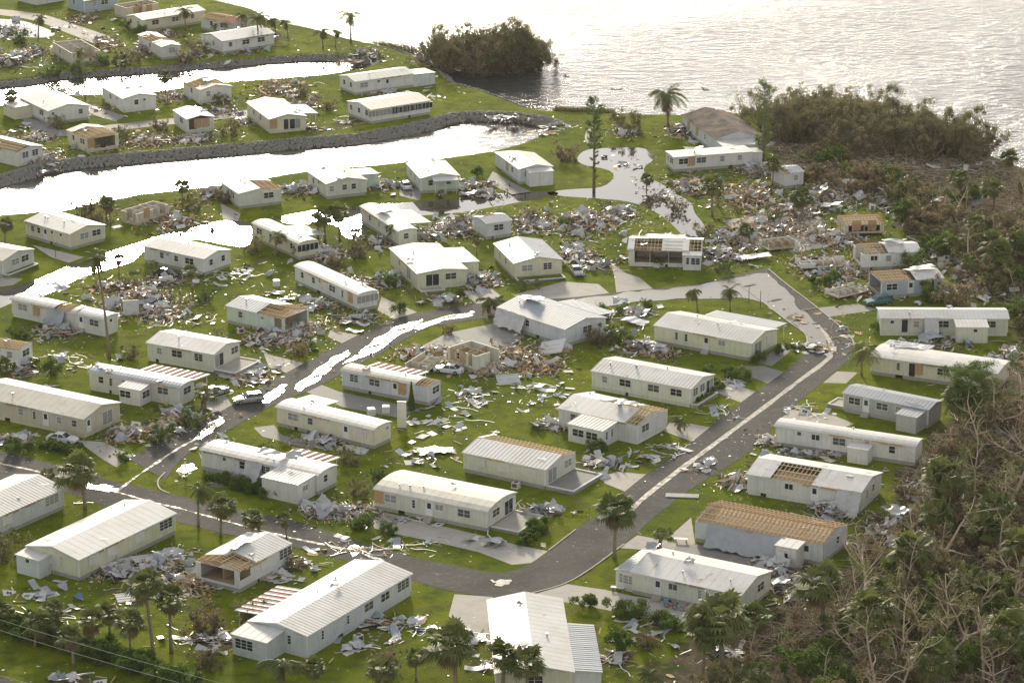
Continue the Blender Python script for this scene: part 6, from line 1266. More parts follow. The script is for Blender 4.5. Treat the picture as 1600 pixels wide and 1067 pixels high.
 (1040, 610, 3, 2, 14, .3, LIGHT, 'behind the cream ribbed home'), (1090, 735, 5, 4, 16, .2, MW, 'on the lawn left of the rafters home'), (1440, 540, 8, 3, 40, .7, ME, 'before the long cream home'), (1580, 560, 4, 6, 24, 1.6, ME, 'against the right end of the cream home'), (60, 215, 6, 6, 26, .6, MW, 'by the left bank of the peninsula'), (95, 145, 5, 8, 24, .5, MW, 'beside the narrow canal at left'), (205, 165, 5, 8, 26, .6, WOODY, 'below the clean roofed peninsula home'), (345, 175, 5, 8, 26, .6, MW, 'before the ragged tan roof'), (330, 70, 5, 10, 26, .8, ME, 'among the far homes'), (130, 30, 6, 12, 26, .5, WOODY, 'on the far street at the top'), (55, 82, 5, 8, 36, 1.2, ME, 'on the far bank left of the tan shell'), (260, 55, 5, 8, 24, .8, MW, 'below the far cream home'), (420, 60, 5, 10, 18, .5, ME, 'on the far point'),
 (650, 705, 9, 9, 30, .1, STREWN, 'strewn on the lawn behind the bowed roof home'), (450, 470, 8, 9, 30, .1, STREWN, 'strewn on the lawn left of the long narrow home'), (880, 620, 7, 7, 24, .1, STREWN, 'strewn on the lawn before the cream ribbed home'), (1000, 715, 7, 4, 20, .1, STREWN, 'strewn on the lawn by the right street'), (560, 1010, 9, 6, 24, .1, STREWN, 'strewn on the lawn below the large grey home'), (330, 610, 7, 6, 24, .1, STREWN, 'strewn around the red striped carport'), (720, 620, 7, 6, 26, .1, STREWN, 'strewn right of the pale blue-grey home'), (100, 560, 9, 8, 26, .1, STREWN, 'strewn on the wide left lawn'), (560, 590, 5, 5, 18, .1, STREWN, 'strewn before the pale blue-grey home'), (960, 490, 7, 5, 22, .1, STREWN, 'strewn behind the grey-roofed home'), (690, 360, 5, 9, 24, .1, STREWN, 'strewn on the lawn left of the teal-tinged heap'), (1000, 370, 6, 8, 22, .1, STREWN, 'strewn on the lawn behind the opened home'), (60, 930, 8, 6, 20, .1, STREWN, 'strewn below the shuttered cream home'), (470, 880, 5, 4, 18, .1, STREWN, 'strewn behind the large grey home'), (660, 145, 8, 16, 20, .1, STREWN, 'strewn on the grassy point'), (640, 815, 6, 2, 18, .1, STREWN, 'strewn on the patio of the bowed roof home'), (1120, 1020, 8, 5, 20, .1, STREWN, 'strewn at the bottom right lawn')]
for f in FIELDS:
    if f[4]: field(f[0], f[1], f[2], f[3], int(f[4] * 1.35), *f[5:])

# dense heaps of broken bits too small to count
def heap(cx, cy, rx, ry, hgt, n, seed, label, mats=('timber', 'plywood', 'sheet_white', 'panel_pale', 'insulation', 'underlay', 'sheet_grey', 'timber_new', 'heap_shade'), pw=(.2, .14, .16, .16, .08, .12, .1, .04, .15)):
    r = np.random.default_rng(seed); c = np.array(G(cx, cy)[:]); a = r.uniform(0, 6.28, n); q = np.minimum(1.6, np.abs(r.normal(0, .60, n))); lob = 1 + .3 * np.sin(a * 3 + seed) + .2 * np.sin(a * 5 + 2 * seed)
    P = c + np.stack([np.cos(a) * q * rx * lob, np.sin(a) * q * ry * lob], 1); z = np.maximum(height(P), -.15); top = hgt * np.clip(1 - np.minimum(q, 1) ** 1.5, 0, 1) * (.6 + .4 * np.sin(P[:, 0] * 1.7 + seed) * np.cos(P[:, 1] * .9)); z = z + top * r.random(n) ** .4
    L_ = np.stack([r.uniform(.2, 1.5, n), .05 + .4 * r.random(n) ** 2 , r.uniform(.015, .06, n)], 1) / 2
    ax = r.uniform(0, 6.28, n); el = r.normal(0, .45, n); ro = r.normal(0, .5, n)
    ex = np.stack([np.cos(ax) * np.cos(el), np.sin(ax) * np.cos(el), np.sin(el)], 1); sd_ = np.stack([-np.sin(ax), np.cos(ax), np.zeros(n)], 1); up = np.cross(ex, sd_); ey = sd_ * np.cos(ro)[:, None] + up * np.sin(ro)[:, None]; ez = np.cross(ex, ey)
    cube = np.array([(a_, b_, c_) for c_ in (-1, 1) for b_ in (-1, 1) for a_ in (-1, 1)], float); fc = np.array([(0, 2, 3, 1), (4, 5, 7, 6), (0, 1, 5, 4), (2, 6, 7, 3), (0, 4, 6, 2), (1, 3, 7, 5)])
    V = np.column_stack([P, z + .05])[:, None] + cube[None, :, :1] * (ex * L_[:, :1])[:, None] + cube[None, :, 1:2] * (ey * L_[:, 1:2])[:, None] + cube[None, :, 2:] * (ez * L_[:, 2:])[:, None]
    mi = np.repeat(r.choice(len(mats), n, p=np.array(pw) / sum(pw)), 6)
    o = link('debris_heap', mesh_np('debris_heap', V.reshape(-1, 3), (fc[None] + 8 * np.arange(n)[:, None, None]).reshape(-1, 4), list(mats), mi)); tag(o, label, 'debris', kind='stuff')
for i, f in enumerate(FIELDS):
    if f[4] >= 16 and f[5] >= .5 and f[6] is not LIGHT:
        brown = f[6] is WOODY
        heap(f[0], f[1], f[2] * 1.05, f[3] * 1.05, max(.12, f[5] * .75), int(f[4] * 7), i, 'mass of small broken bits ' + f[7], pw=(.28, .22, .05, .08, .08, .16, .03, .05, .16) if brown else (.16, .12, .12, .12, .08, .14, .14, .04, .16))
# loose scraps on the roofs
rr_ = random.Random(77)
for key, (root, L, Wd, h, rz, mL) in HOUSES.items():
    if root.name.startswith('wrecked'): continue
    for i in range(rr_.randint(1, 4)):
        x, y = rr_.uniform(-.45, .45) * L, rr_.uniform(-.42, .42) * Wd; c, s = math.cos(rz), math.sin(rz)
        PIECES.append((rr_.choice('taacw'), rr_.randrange(9), (root.location.x + x * c - y * s, root.location.y + x * s + y * c, h + .11 * Wd * (1 - abs(2 * y / Wd)) * .9 + .1), (0, 0, rr_.uniform(0, 6.28)), rr_.uniform(.3, .6), 'on the roof of the ' + ' '.join(root['label'].split()[:7])))

# churned mud round the heaps
mud = np.zeros(len(PP))
for f in FIELDS:
    if f[4] and f[5] >= .4:
        c = G(f[0], f[1]); q = ((PP[:, 0] - c.x) / (f[2] + 2.5)) ** 2 + ((PP[:, 1] - c.y) / (f[3] + 2.5)) ** 2; mud = np.maximum(mud, .62 * np.exp(-q * 1.1))
gm.attributes['brush'].data.foreach_set('value', np.maximum(br, mud).astype(np.float32))
# named single pieces
def big_sheet(name, seed, px, w, l, amp, mat, rz, label, z=0.02, tilt=(0, 0), folds=5, roll=0.0):
    p = G(*px); o = link(name, crumple(seed, w, l, 19, 15, amp, mat, roll, folds), None, (p.x, p.y, max(hz(p.x, p.y), -.2) + z), (tilt[0], tilt[1], rz)); return tag(o, label, 'sheet metal')
big_sheet('crumpled_roof_skin', 201, (683, 706), 3.0, 5.6, .22, 'sheet_white', .2, 'large crumpled white roof skin lying alone on the central lawn')
big_sheet('crumpled_roof_skin', 202, (842, 668), 2.6, 3.2, .8, 'sheet_white', .9, 'tall peaked white sheet standing left of the peeled roof home')
big_sheet('crumpled_roof_skin', 203, (552, 704), 2.8, 4.4, .25, 'sheet_white', -.4, 'bent white sheet before the cream narrow home beside the red striped carport')
big_sheet('crumpled_roof_skin', 204, (1400, 322), 4.5, 6.5, .5, 'sheet_grey', .5, 'big grey draped roof skin over the brush above the yellow rafters', .6)
big_sheet('crumpled_roof_skin', 205, (1450, 318), 4.0, 6.0, .5, 'sheet_white', -.3, 'big pale roof skin right of the grey draped one', .8)
big_sheet('crumpled_roof_skin', 206, (1520, 322), 4.0, 5.5, .6, 'sheet_grey', .9, 'dark grey folded roof skin at the wood near the right edge', .8)
big_sheet('crumpled_roof_skin', 207, (1300, 328), 3.4, 4.2, .6, 'sheet_grey', 1.2, 'grey sheet wrapped over the brown mound', .8)
big_sheet('crumpled_roof_skin', 208, (1330, 300), 2.6, 4.0, .2, 'sheet_white', .6, 'flat white roof slab tipped on the brown mound', 1.4, (.5, .1))
big_sheet('crumpled_roof_skin', 209, (1455, 532), 2.4, 5.5, .9, 'sheet_grey', .1, 'silvery crumpled heap against the long cream home', .05)
big_sheet('crumpled_roof_skin', 210, (705, 475), 2.2, 2.8, .9, 'sheet_white', .8, 'crumpled white sheet standing on the yellow home patio', .3)
big_sheet('crumpled_roof_skin', 211, (735, 305), 2.6, 4.6, .6, 'sheet_grey', .2, 'bluish folded roof piece at the edge of the flooded street', .1)
big_sheet('crumpled_roof_skin', 212, (1175, 405), 3.0, 7.0, .35, 'sheet_white', .1, 'long pale roof skin right of the opened front wall', .3)
big_sheet('crumpled_roof_skin', 213, (560, 88), 3.0, 4.5, .6, 'sheet_grey', .3, 'grey heap of skin at the head of the narrow canal', .3)
big_sheet('crumpled_roof_skin', 214, (90, 465), 3.6, 4.0, .7, 'sheet_grey', .6, 'crumpled grey skin draped over the break of the broken white home', 1.5)
big_sheet('crumpled_roof_skin', 215, (75, 512), 2.6, 3.4, .7, 'sheet_grey', 1.2, 'grey skin hanging to the ground before the broken white home', .1)
big_sheet('crumpled_roof_skin', 216, (945, 525), 3.0, 3.0, .9, 'sheet_white', .2, 'white sheet bunched at the right end of the large grey-roofed home', .3)
big_sheet('crumpled_roof_skin', 217, (992, 505), 2.6, 4.6, .25, 'sheet_white', -.5, 'ragged white sheet on the lawn behind the pale yellow home', .2)
big_sheet('crumpled_roof_skin', 218, (970, 474), 1.8, 3.2, .6, 'sheet_white', .1, 'crumpled white sheet by the wet street behind the grey-roofed home', .1)
big_sheet('crumpled_roof_skin', 219, (1400, 812), 3.4, 4.2, .7, 'sheet_white', .3, 'white sheet caught in snapped trees right of the rafters home', 1.0)
big_sheet('crumpled_roof_skin', 220, (1500, 795), 3.0, 5.0, .8, 'sheet_white', .5, 'white sheets piled in the wood at the right', .6)
big_sheet('crumpled_roof_skin', 221, (505, 806), 2.6, 3.2, 1.0, 'sheet_grey', .4, 'coiled metal roll at the near corner of the crumpled white home', .05)
big_sheet('crumpled_roof_skin', 222, (235, 75), 3.4, 4.6, .7, 'sheet_grey', .3, 'big crumpled skin leaning on the far white home', .8)
big_sheet('crumpled_roof_skin', 223, (15, 100), 3.4, 4.6, .7, 'sheet_grey', .3, 'grey heap of skin on the far bank at the left edge', .8)
def flat_piece(name, px, l, w, rz, mat, label, z=.04, tilt=(0, 0), cat='panel', t=.08):
    p = G(*px); mb = MB(); mb.box(-l / 2, l / 2, -w / 2, w / 2, 0, t)
    for q in np.linspace(-.42, .42, 4): mb.box(-l / 2 + .02, l / 2 - .02, q * w - .03, q * w + .03, t + .001, t + .04)
    o = mb.build(name, mat); o.location = (p.x, p.y, max(hz(p.x, p.y), -.2) + z); o.rotation_euler = (tilt[0], tilt[1], rz); return tag(o, label, cat)
flat_piece('fallen_roof_panel', (795, 598), 3.6, 3.0, .25, 'sheet_white', 'folded white roof panel leaning before the roofless timber shell', .25, (.45, 0))
flat_piece('fallen_roof_panel', (1066, 775), 4.6, 1.4, -.1, 'panel_pale', 'long pale slab lying on the right street beside the rafters home', .06)
flat_piece('fallen_roof_panel', (942, 746), 1.8, 1.6, .6, 'sheet_white', 'square white panel at the end of the raised patio', .3, (.4, 0))
flat_piece('fallen_roof_panel', (185, 892), 4.2, 2.4, .5, 'roof_white', 'large white roof slab lying against the shuttered cream home', .3, (.15, .1))
flat_piece('fallen_roof_panel', (222, 875), 2.8, 2.0, .6, 'panel_pale', 'smaller white slab beside the large one at the shuttered home', .2, (.1, .1))
flat_piece('fallen_roof_panel', (200, 935), 3.0, 2.4, .3, 'panel_pale', 'pale floor slab on the lawn left of the tall palm', .15, (.1, 0))
flat_piece('fallen_roof_panel', (920, 352), 2.8, 3.6, .7, 'panel_pale', 'pale panelled wall leaning on the great brown heap', 1.0, (.5, .2))
flat_piece('fallen_roof_panel', (178, 480), 3.4, 2.6, .8, 'sheet_white', 'white wall tent-leaning at the front of the collapsed house', .5, (1.0, .1))
flat_piece('fallen_roof_panel', (205, 492), 2.6, 2.6, .2, 'sheet_white', 'upright white wall box at the front of the collapsed house', 1.2, (1.45, 0))
flat_piece('fallen_roof_panel', (862, 552), 4.6, 3.0, -.5, 'roof_white', 'collapsed white awning leaning on the large grey-roofed home', 1.0, (.55, -.3))
flat_piece('fallen_roof_panel', (228, 345), 2.6, 1.6, .9, 'sheet_white', 'white panel propped against the tan wreck', .6, (1.2, 0))
p = G(628, 668); mb = MB(); mb.box(-.68, .68, -.06, .06, 0, 4.0); o = mb.build('panel', 'panel_pale')
st = empty('standing_panel', (p.x, p.y, 0), -.1); tag(st, 'tall white panel standing upright on the central lawn', 'panel'); o.parent = st
mb = MB(); mb.box(-.68, .68, -.075, -.062, .5, .62); mb.build('stripe', 'roof_tan', st)
mb = MB(); mb.box(-.70, .70, -.07, .07, 4.002, 4.1); mb.build('cap', 'sheet_white', st)

def drape(key, face, u0, u1, out, bottom, seed, mat, label, top=None):
    root, L, Wd, h, rz, mL = HOUSES[key]; r = np.random.default_rng(seed); n, m = 17, 13; a = np.linspace(u0, u1, n); t = np.linspace(0, 1, m)
    A, T = np.meshgrid(a, t); x = -L / 2 + L * A; zt = (top or h + .1); z = zt - (zt - bottom) * T; y = -Wd / 2 - .35 - out * T ** 1.4 - .18 * np.sin(A * 40 + T * 3 + seed) * (.3 + T) - r.normal(0, .05, A.shape)
    x = x + r.normal(0, .06, A.shape) + .3 * T * np.sin(A * 9); z = z + (T > .95) * r.normal(0, .25, A.shape) * .6
    c, s = math.cos(rz), math.sin(rz); X = root.location.x + x * c - y * s; Y = root.location.y + x * s + y * c
    i = np.arange(n * m).reshape(m, n); F = np.stack([i[:-1, :-1], i[:-1, 1:], i[1:, 1:], i[1:, :-1]], -1).reshape(-1, 4)
    o = link('peeled_roof_skin', mesh_np('peeled_roof_skin', np.stack([X, Y, z], -1).reshape(-1, 3), F, mat)); tag(o, label, 'sheet metal')
drape('a7', 'n', .10, .72, 1.6, .3, 31, 'sheet_grey', 'wide grey roof skin hanging down the front of the rafters home')
drape('c6', 'n', .0, .45, 1.0, .5, 32, 'sheet_white', 'pale streaked skin peeled down the corner of the large grey-roofed home')
drape('d7', 'n', .42, .60, 1.2, .1, 33, 'sheet_grey', 'grey skin hanging from the break of the broken white home')
drape('d1', 'n', .40, .54, 1.2, .2, 34, 'sheet_white', 'white torn curtain of metal on the front of the crumpled white home')
drape('a8', 'n', .80, 1.02, 1.5, .2, 35, 'sheet_white', 'curled white metal hanging at the near corner of the roof-hole home')
drape('b3', 'n', .34, .46, 2.0, .3, 36, 'sheet_white', 'white sheet sliding off the front of the long cream home')
def roof_flap(key, x, y, w, l, amp, seed, mat, label, dz=.25):
    root, L, Wd, h, rz, mL = HOUSES[key]; c, s = math.cos(rz), math.sin(rz); X, Y = x * L, y * Wd
    o = link('roof_flap', crumple(seed, w, l, 17, 11, amp, mat), None, (root.location.x + X * c - Y * s, root.location.y + X * s + Y * c, h + .11 * Wd * (1 - abs(2 * y)) + dz), (0, 0, rz + .1)); tag(o, label, 'sheet metal')
roof_flap('c3', .22, .02, 1.8, 5.0, .22, 41, 'sheet_grey', 'grey-blue skin curling on the peeled white roof')
roof_flap('d1', .05, -.1, 2.0, 4.5, .3, 42, 'sheet_white', 'rumpled white metal along the roof edge of the crumpled home')
roof_flap('d1', .22, .0, 1.8, 2.4, .6, 43, 'sheet_white', 'looped white metal on top of the crumpled roof')
roof_flap('e7', -.1, .0, 1.8, 4.0, .2, 44, 'sheet_grey', 'wrinkled grey skin on the narrow roof')
roof_flap('a3', .0, .1, 2.0, 5.0, .2, 45, 'sheet_white', 'lifted ribbed sheets on the torn white roof')
roof_flap('b4', .3, .1, 2.0, 4.0, .15, 46, 'sheet_white', 'loose white sheet on the blue-grey home roof')
roof_flap('b5', .1, .0, 2.4, 4.0, .25, 47, 'sheet_grey', 'bunched grey skin on the white home amid wreckage')
roof_flap('e5', .0, .2, 2.0, 7.0, .12, 48, 'sheet_white', 'long loose sheet on the roof of the opened front home')
roof_flap('c6', -.3, .0, 2.2, 4.6, .25, 49, 'sheet_grey', 'splayed grey strips on the left of the large grey roof')
roof_flap('a6', -.52, .15, 1.6, 2.2, .5, 50, 'sheet_grey', 'broken frame and skin over the glazed porch')
roof_flap('g3', .0, .0, 2.2, 4.0, .3, 51, 'sheet_grey', 'torn skin on the ragged tan roof')
roof_flap('k2', -.2, .0, 1.2, 4.0, .12, 52, 'sheet_grey', 'loose strip on the long white roof by the lake')
roof_flap('b2', -.3, .4, 1.8, 5.0, .2, 53, 'sheet_grey', 'striped torn awning behind the cream home with open doorways')

# pieces: the largest in the picture as objects of their own, the rest joined per kind
def app_size(pc):
    k, v, loc, rot, s, ph = pc; return DEB[k][4] * s / math.hypot(loc[0], loc[1])
for k, (nm, lb, cat, meshes, ln) in DEB.items():
    lst = sorted([p for p in PIECES if p[0] == k], key=app_size, reverse=True)
    for (kk, v, loc, rot, s, ph) in lst[:300]:
        o = link(nm, meshes[v % len(meshes)], None, loc, rot, s); tag(o, lb + ' ' + ph, cat, nm.replace('_', ' ') + 's ' + ph)
    rest = lst[300:]
    if rest:
        mats = []; V, F, MI = [], [], []; off = 0
        cache = {}
        for me in meshes:
            vv = np.empty(len(me.vertices) * 3); me.vertices.foreach_get('co', vv); cache[me.name] = (vv.reshape(-1, 3), [tuple(p.vertices) for p in me.polygons], [p.material_index for p in me.polygons], [m_.name for m_ in me.materials])
        for (kk, v, loc, rot, s, ph) in rest:
            vv, ff, mi, mn = cache[meshes[v % len(meshes)].name]
            for x in mn:
                if x not in mats: mats.append(x)
            M = np.array(Matrix.LocRotScale(Vector(loc), __import__('mathutils').Euler(rot), Vector((s, s, s)))); V.append(vv @ M[:3, :3].T + M[:3, 3])
            F += [tuple(i + off for i in f) for f in ff]; MI += [mats.index(mn[i]) for i in mi]; off += len(vv)
        me = bpy.data.meshes.new(nm + '_litter'); me.from_pydata(np.concatenate(V).tolist(), [], F)
        for x in mats: me.materials.append(MATS[x])
        me.polygons.foreach_set('material_index', MI); me.update()
        tag(link(nm + '_litter', me), lb + 's strewn small through the farther wreckage', cat, kind='stuff')

# fine litter over lawns and streets
def litter(N, seed):
    r = np.random.default_rng(seed); n0 = N // 4
    Q = [np.column_stack([r.uniform(-125, 125, n0), r.uniform(325, 735, n0)])]
    w = np.array([f[4] for f in FIELDS], float); w /= w.sum(); idx = r.choice(len(FIELDS), N - n0, p=w); C = GA([(f[0], f[1]) for f in FIELDS])[idx]; S_ = np.array([(f[2] + 2, f[3] + 2) for f in FIELDS])[idx]
    Q.append(C + r.normal(0, .75, (len(C), 2)) * S_); Q = np.concatenate(Q); z = height(Q); ok = (z > -.12) & (sdf(Q, BRUSH) > -4); Q, z = Q[ok], z[ok]; n = len(Q)
    a = r.uniform(0, 6.28, n); l = r.uniform(.03, .10, n) + .18 * r.random(n) ** 6; wd = l * r.uniform(.25, 1, n); ca, sa = np.cos(a), np.sin(a); P = []
    tz = r.normal(0, .06, (n, 4))
    for i, (sx, sy) in enumerate(((-1, -1), (1, -1), (1, 1), (-1, 1))): P.append(np.column_stack([Q[:, 0] + sx * l * ca - sy * wd * sa, Q[:, 1] + sx * l * sa + sy * wd * ca, z + .06 + tz[:, i] * .5]))
    V = np.stack(P, 1).reshape(-1, 3); me = mesh_np('fine_litter', V, np.arange(4 * n).reshape(n, 4), ['sheet_white', 'timber', 'panel_pale', 'underlay'], r.choice(4, n, p=[.45, .22, .23, .10]))
    tag(link('fine_litter', me), 'small scraps of white and brown storm litter across the lawns', 'litter', kind='stuff')
litter(20000, 3)
# ------------------------------------------------------------------ cars
def car(rear, front, paint_, label, kind='sedan', z=0.0):
    a, b = G(*rear), G(*front); d = (b - a).normalized(); c = (a + b) / 2; s = 1.0
    root = empty('parked_car' if kind != 'pickup' else 'pickup_truck', (c.x, c.y, max(hz(c.x, c.y), -.1) + z), math.atan2(d.y, d.x)); tag(root, label, 'car' if kind != 'pickup' else 'truck')
    lower = [(-2.36, .42, .66, .74), (-2.28, .30, .86, .82), (-1.55, .24, .93, .88), (-.4, .24, .93, .90), (.75, .24, .93, .90), (1.5, .24, .88, .88), (2.15, .28, .76, .82), (2.34, .40, .60, .70)]
    if kind == 'wagon': lower = [(x, zl, zt + (.06 if x < 0 else 0), w) for x, zl, zt, w in lower]
    mb = MB(); V = []; n = len(lower)
    for x, zl, zt, w in lower: V += [(x, -w, zl), (x, w, zl), (x, w * 1.0, (zl + zt) / 2 + .05), (x, w * .93, zt), (x, -w * .93, zt), (x, -w, (zl + zt) / 2 + .05)]
    F = [tuple(range(5, -1, -1)), tuple(range((n - 1) * 6, n * 6))] + [(i * 6 + j, i * 6 + (j + 1) % 6, (i + 1) * 6 + (j + 1) % 6, (i + 1) * 6 + j) for i in range(n - 1) for j in range(6)]
    mb.add(V, F)
    if kind == 'wagon': cab = [(-2.2, .98, -1.95, 1.45), (.85, .93, .15, 1.45)]
    elif kind == 'pickup': cab = [(-.35, .93, -.2, 1.55), (1.05, .90, .5, 1.55)]
    else: cab = [(-1.75, .93, -1.05, 1.40), (.95, .93, .25, 1.40)]
    (xa, za, xb, zb), (xc, zc, xd, zd) = cab; wb, wt = .80, .62
    mb.hexa([(xb, -wt, zb - .06), (xd, -wt, zd - .06), (xd, wt, zd - .06), (xb, wt, zb - .06), (xb + .08, -wt + .06, zb), (xd - .08, -wt + .06, zd), (xd - .08, wt - .06, zd), (xb + .08, wt - .06, zb)])
    for (x0, z0, x1, z1) in ((xa, za, xb, zb - .05), (xc, zc, xd, zd - .05), ((xa + xc) / 2, za, (xb + xd) / 2, zb - .05)):
        for sy in (-1, 1): mb.beam((x0, sy * wb, z0 - .03), (x1, sy * wt, z1), .08, .05)
    if kind == 'pickup':
        mb.box(-2.3, -.45, -.86, -.80, .9, 1.1); mb.box(-2.3, -.45, .80, .86, .9, 1.1); mb.box(-2.34, -2.28, -.8, .8, .9, 1.1)
    mb.build('body', paint_, root)
    def glass(nm, P):
        g = MB(); g.add(P, [(0, 1, 2, 3)]); g.build(nm, 'glass_dark', root)
    glass('windscreen', [(xc, -wb + .05, zc), (xc, wb - .05, zc), (xd, wt - .02, zd - .05), (xd, -wt + .02, zd - .05)]); glass('rear_window', [(xa, wb - .05, za), (xa, -wb + .05, za), (xb, -wt + .02, zb - .05), (xb, wt - .02, zb - .05)])
    for sy in (-1, 1): glass('side_window', [(xa, sy * wb, za), (xc, sy * wb, zc), (xd, sy * wt, zd - .05), (xb, sy * wt, zb - .05)])
    t = MB(); t.tube([(0, -.1, 0), (0, .1, 0)], .32, 14); tm = t.mesh('tyre', 'black_rubber'); t = MB(); t.tube([(0, -.115, 0), (0, .115, 0)], .19, 10); rm = t.mesh('rim', 'metal_bright')
    for x in (-1.4, 1.4):
        for sy in (-1, 1):
            w = link('wheel', tm, root, (x, sy * .80, .32)); link('rim', rm, w)
    for sy in (-1, 1):
        h = MB(); h.box(2.20, 2.33, -.16, .16, -.07, .07); h.build('headlight', 'lamp_clear', root).location = (0, sy * .55, .62)
        h = MB(); h.box(-2.37, -2.27, -.16, .16, -.07, .07); h.build('tail_light', 'lamp_red', root).location = (0, sy * .58, .70)
        h = MB(); h.box(.55, .68, -.08, .08, .95, 1.07); h.build('mirror', paint_, root).location = (0, sy * .96, 0)
car((70, 687), (126, 694), 'car_white', 'white sedan parked before the beige home at left')
car((414, 625), (362, 631), 'car_silver', 'silver wagon at the corner of the wet street', 'wagon')
car((322, 622), (350, 612), 'car_silver', 'grey car half hidden beside the small corner palm')
car((728, 585), (674, 579), 'car_white', 'white sedan beside the roofless timber shell')
car((640, 303), (627, 285), 'car_white', 'white sedan in the carport of the mint green home')
car((893, 419), (908, 438), 'car_silver', 'silver car nosing out of the debris, centre right')
car((242, 429), (280, 434), 'car_black', 'black car beside the white home at left')
car((1396, 472), (1346, 478), 'car_teal', 'teal wagon on the drive of the blue-grey home', 'wagon')
car((716, 988), (740, 1014), 'car_white', 'white pickup on the drive at the bottom', 'pickup')

# ------------------------------------------------------------------ small things
def bicycle(px, rz, label, mat):
    p = G(*px); r = empty('bicycle', (p.x, p.y, .02), rz); tag(r, label, 'bicycle')
    for x in (-.52, .52):
        mb = MB(); mb.tube([(math.cos(a) * .33, 0, .33 + math.sin(a) * .33) for a in np.linspace(0, 6.2832, 17)], .028, 5, cap=False); o = mb.build('wheel', 'black_rubber', r); o.location = (x, 0, 0)
    mb = MB(); 
    for a, b in (((-.52, 0, .33), (-.15, 0, .85)), ((-.52, 0, .33), (0, 0, .3)), ((0, 0, .3), (-.18, 0, .9)), ((0, 0, .3), (.38, 0, .82)), ((-.16, 0, .8), (.37, 0, .86)), ((.52, 0, .33), (.34, 0, 1.0))): mb.tube([a, b], .025, 5)
    mb.build('frame', mat, r); mb = MB(); mb.box(-.34, -.05, -.08, .08, .9, .98); mb.build('saddle', 'black_rubber', r); mb = MB(); mb.tube([(.30, -.3, 1.04), (.36, 0, 1.02), (.30, .3, 1.04)], .022, 5); mb.build('handlebar', 'metal_bright', r)
bicycle((1060, 954), -.5, 'left bicycle against the cream home at lower right', 'tarp_blue'); bicycle((1076, 956), -.55, 'right bicycle against the cream home at lower right', 'metal_bright'); bicycle((1048, 950), -.4, 'bicycle half under the blue tarp', 'lamp_red')
p = G(1043, 947); o = link('blue_tarp', crumple(301, 1.0, 1.4, 11, 9, .55, 'tarp_blue'), None, (p.x, p.y, .15), (0, 0, -.4), (1, 1, 1.3)); tag(o, 'blue tarp over a bicycle on the lower right patio', 'tarp')
p = G(122, 938); o = link('blue_white_bundle', crumple(302, 1.2, 1.6, 11, 9, .55, 'tarp_blue'), None, (p.x, p.y, .05), (0, 0, .4)); tag(o, 'small blue bundle on the bottom left lawn', 'bundle')
def ac(px, rz, label, s=1.0):
    p = G(*px); r = empty('air_conditioner', (p.x, p.y, 0), rz); tag(r, label, 'air conditioner'); r.scale = (s, s, s)
    mb = MB(); mb.box(-.5, .5, -.45, .45, .08, .85); mb.build('casing', 'panel_pale', r); mb = MB(); mb.tube([(0, 0, .85), (0, 0, .90)], .34, 14); mb.build('fan_grille', 'post_dark', r); mb = MB(); mb.box(-.36, .36, -.475, -.452, .2, .75); mb.build('vent', 'post_dark', r); mb = MB(); mb.box(-.6, .6, -.55, .55, 0, .075); mb.build('base', 'concrete', r)
ac((560, 1001), .7, 'air conditioner beside the large grey home'); ac((806, 762), -.45, 'air conditioner at the wall of the ribbed cream home'); ac((376, 520), .4, 'air conditioner on the lawn by the pale green home')
def appliance(px, rz, label):
    p = G(*px); r = empty('appliance', (p.x, p.y, 0), rz); tag(r, label, 'appliance'); mb = MB(); mb.box(-.55, .55, -.5, .5, 0, 1.0); mb.build('casing', 'trim_white', r); mb = MB(); mb.box(-.5, .5, -.53, -.503, .1, .85); mb.build('front', 'panel_pale', r); mb = MB(); mb.box(-.5, .5, -.45, .5, 1.003, 1.06); mb.build('lid', 'sheet_white', r)
appliance((580, 648), .3, 'white appliance standing left on the slab between two homes'); appliance((603, 644), .1, 'white appliance standing right on the slab between two homes'); appliance((432, 447), .2, 'white appliance on the lawn right of the white roofed home')
def post(px, hgt, label, head='lamp', name='street_lamp', cat='lamp post'):
    p = G(*px); r = empty(name, (p.x, p.y, 0), .2); tag(r, label, cat); mb = MB(); mb.tube([(0, 0, 0), (0, 0, hgt)], [.06, .045], 6); mb.build('pole', 'post_dark', r)
    if head == 'lamp': mb = MB(); mb.box(-.5, .5, -.12, .12, hgt, hgt + .14); mb.build('lamp_head', 'post_dark', r)
    elif head == 'sign': mb = MB(); mb.box(-.14, .14, -.06, .06, .9, 2.4); mb.build('sign_panel', 'trim_white', r); mb = MB(); mb.box(-.145, .145, -.065, .065, 2.15, 2.42); mb.build('red_cap', 'sign_red', r)
    elif head == 'box': mb = MB(); mb.box(-.28, .28, -.18, .18, hgt, hgt + .38); mb.build('mailbox_body', 'trim_white', r); mb = MB(); mb.box(-.20, .20, -.20, -.182, hgt + .06, hgt + .32); mb.build('flap', 'panel_pale', r)
post((1170, 474), 3.0, 'thin lamp post by the wet street', 'lamp'); post((1188, 480), 2.8, 'plain dark post right of the lamp post', '', 'marker_post', 'post'); post((290, 742), 1.2, 'white and red post at the street corner', 'sign', 'sign_post', 'sign'); post((125, 728), 1.0, 'white mailbox at the drive beside the white sedan', 'box', 'mailbox', 'mailbox')
post((87, 402), 2.6, 'dark post before the beige home', '', 'marker_post', 'post'); post((90, 448), 2.6, 'leaning post at the flooded street', '', 'marker_post', 'post')
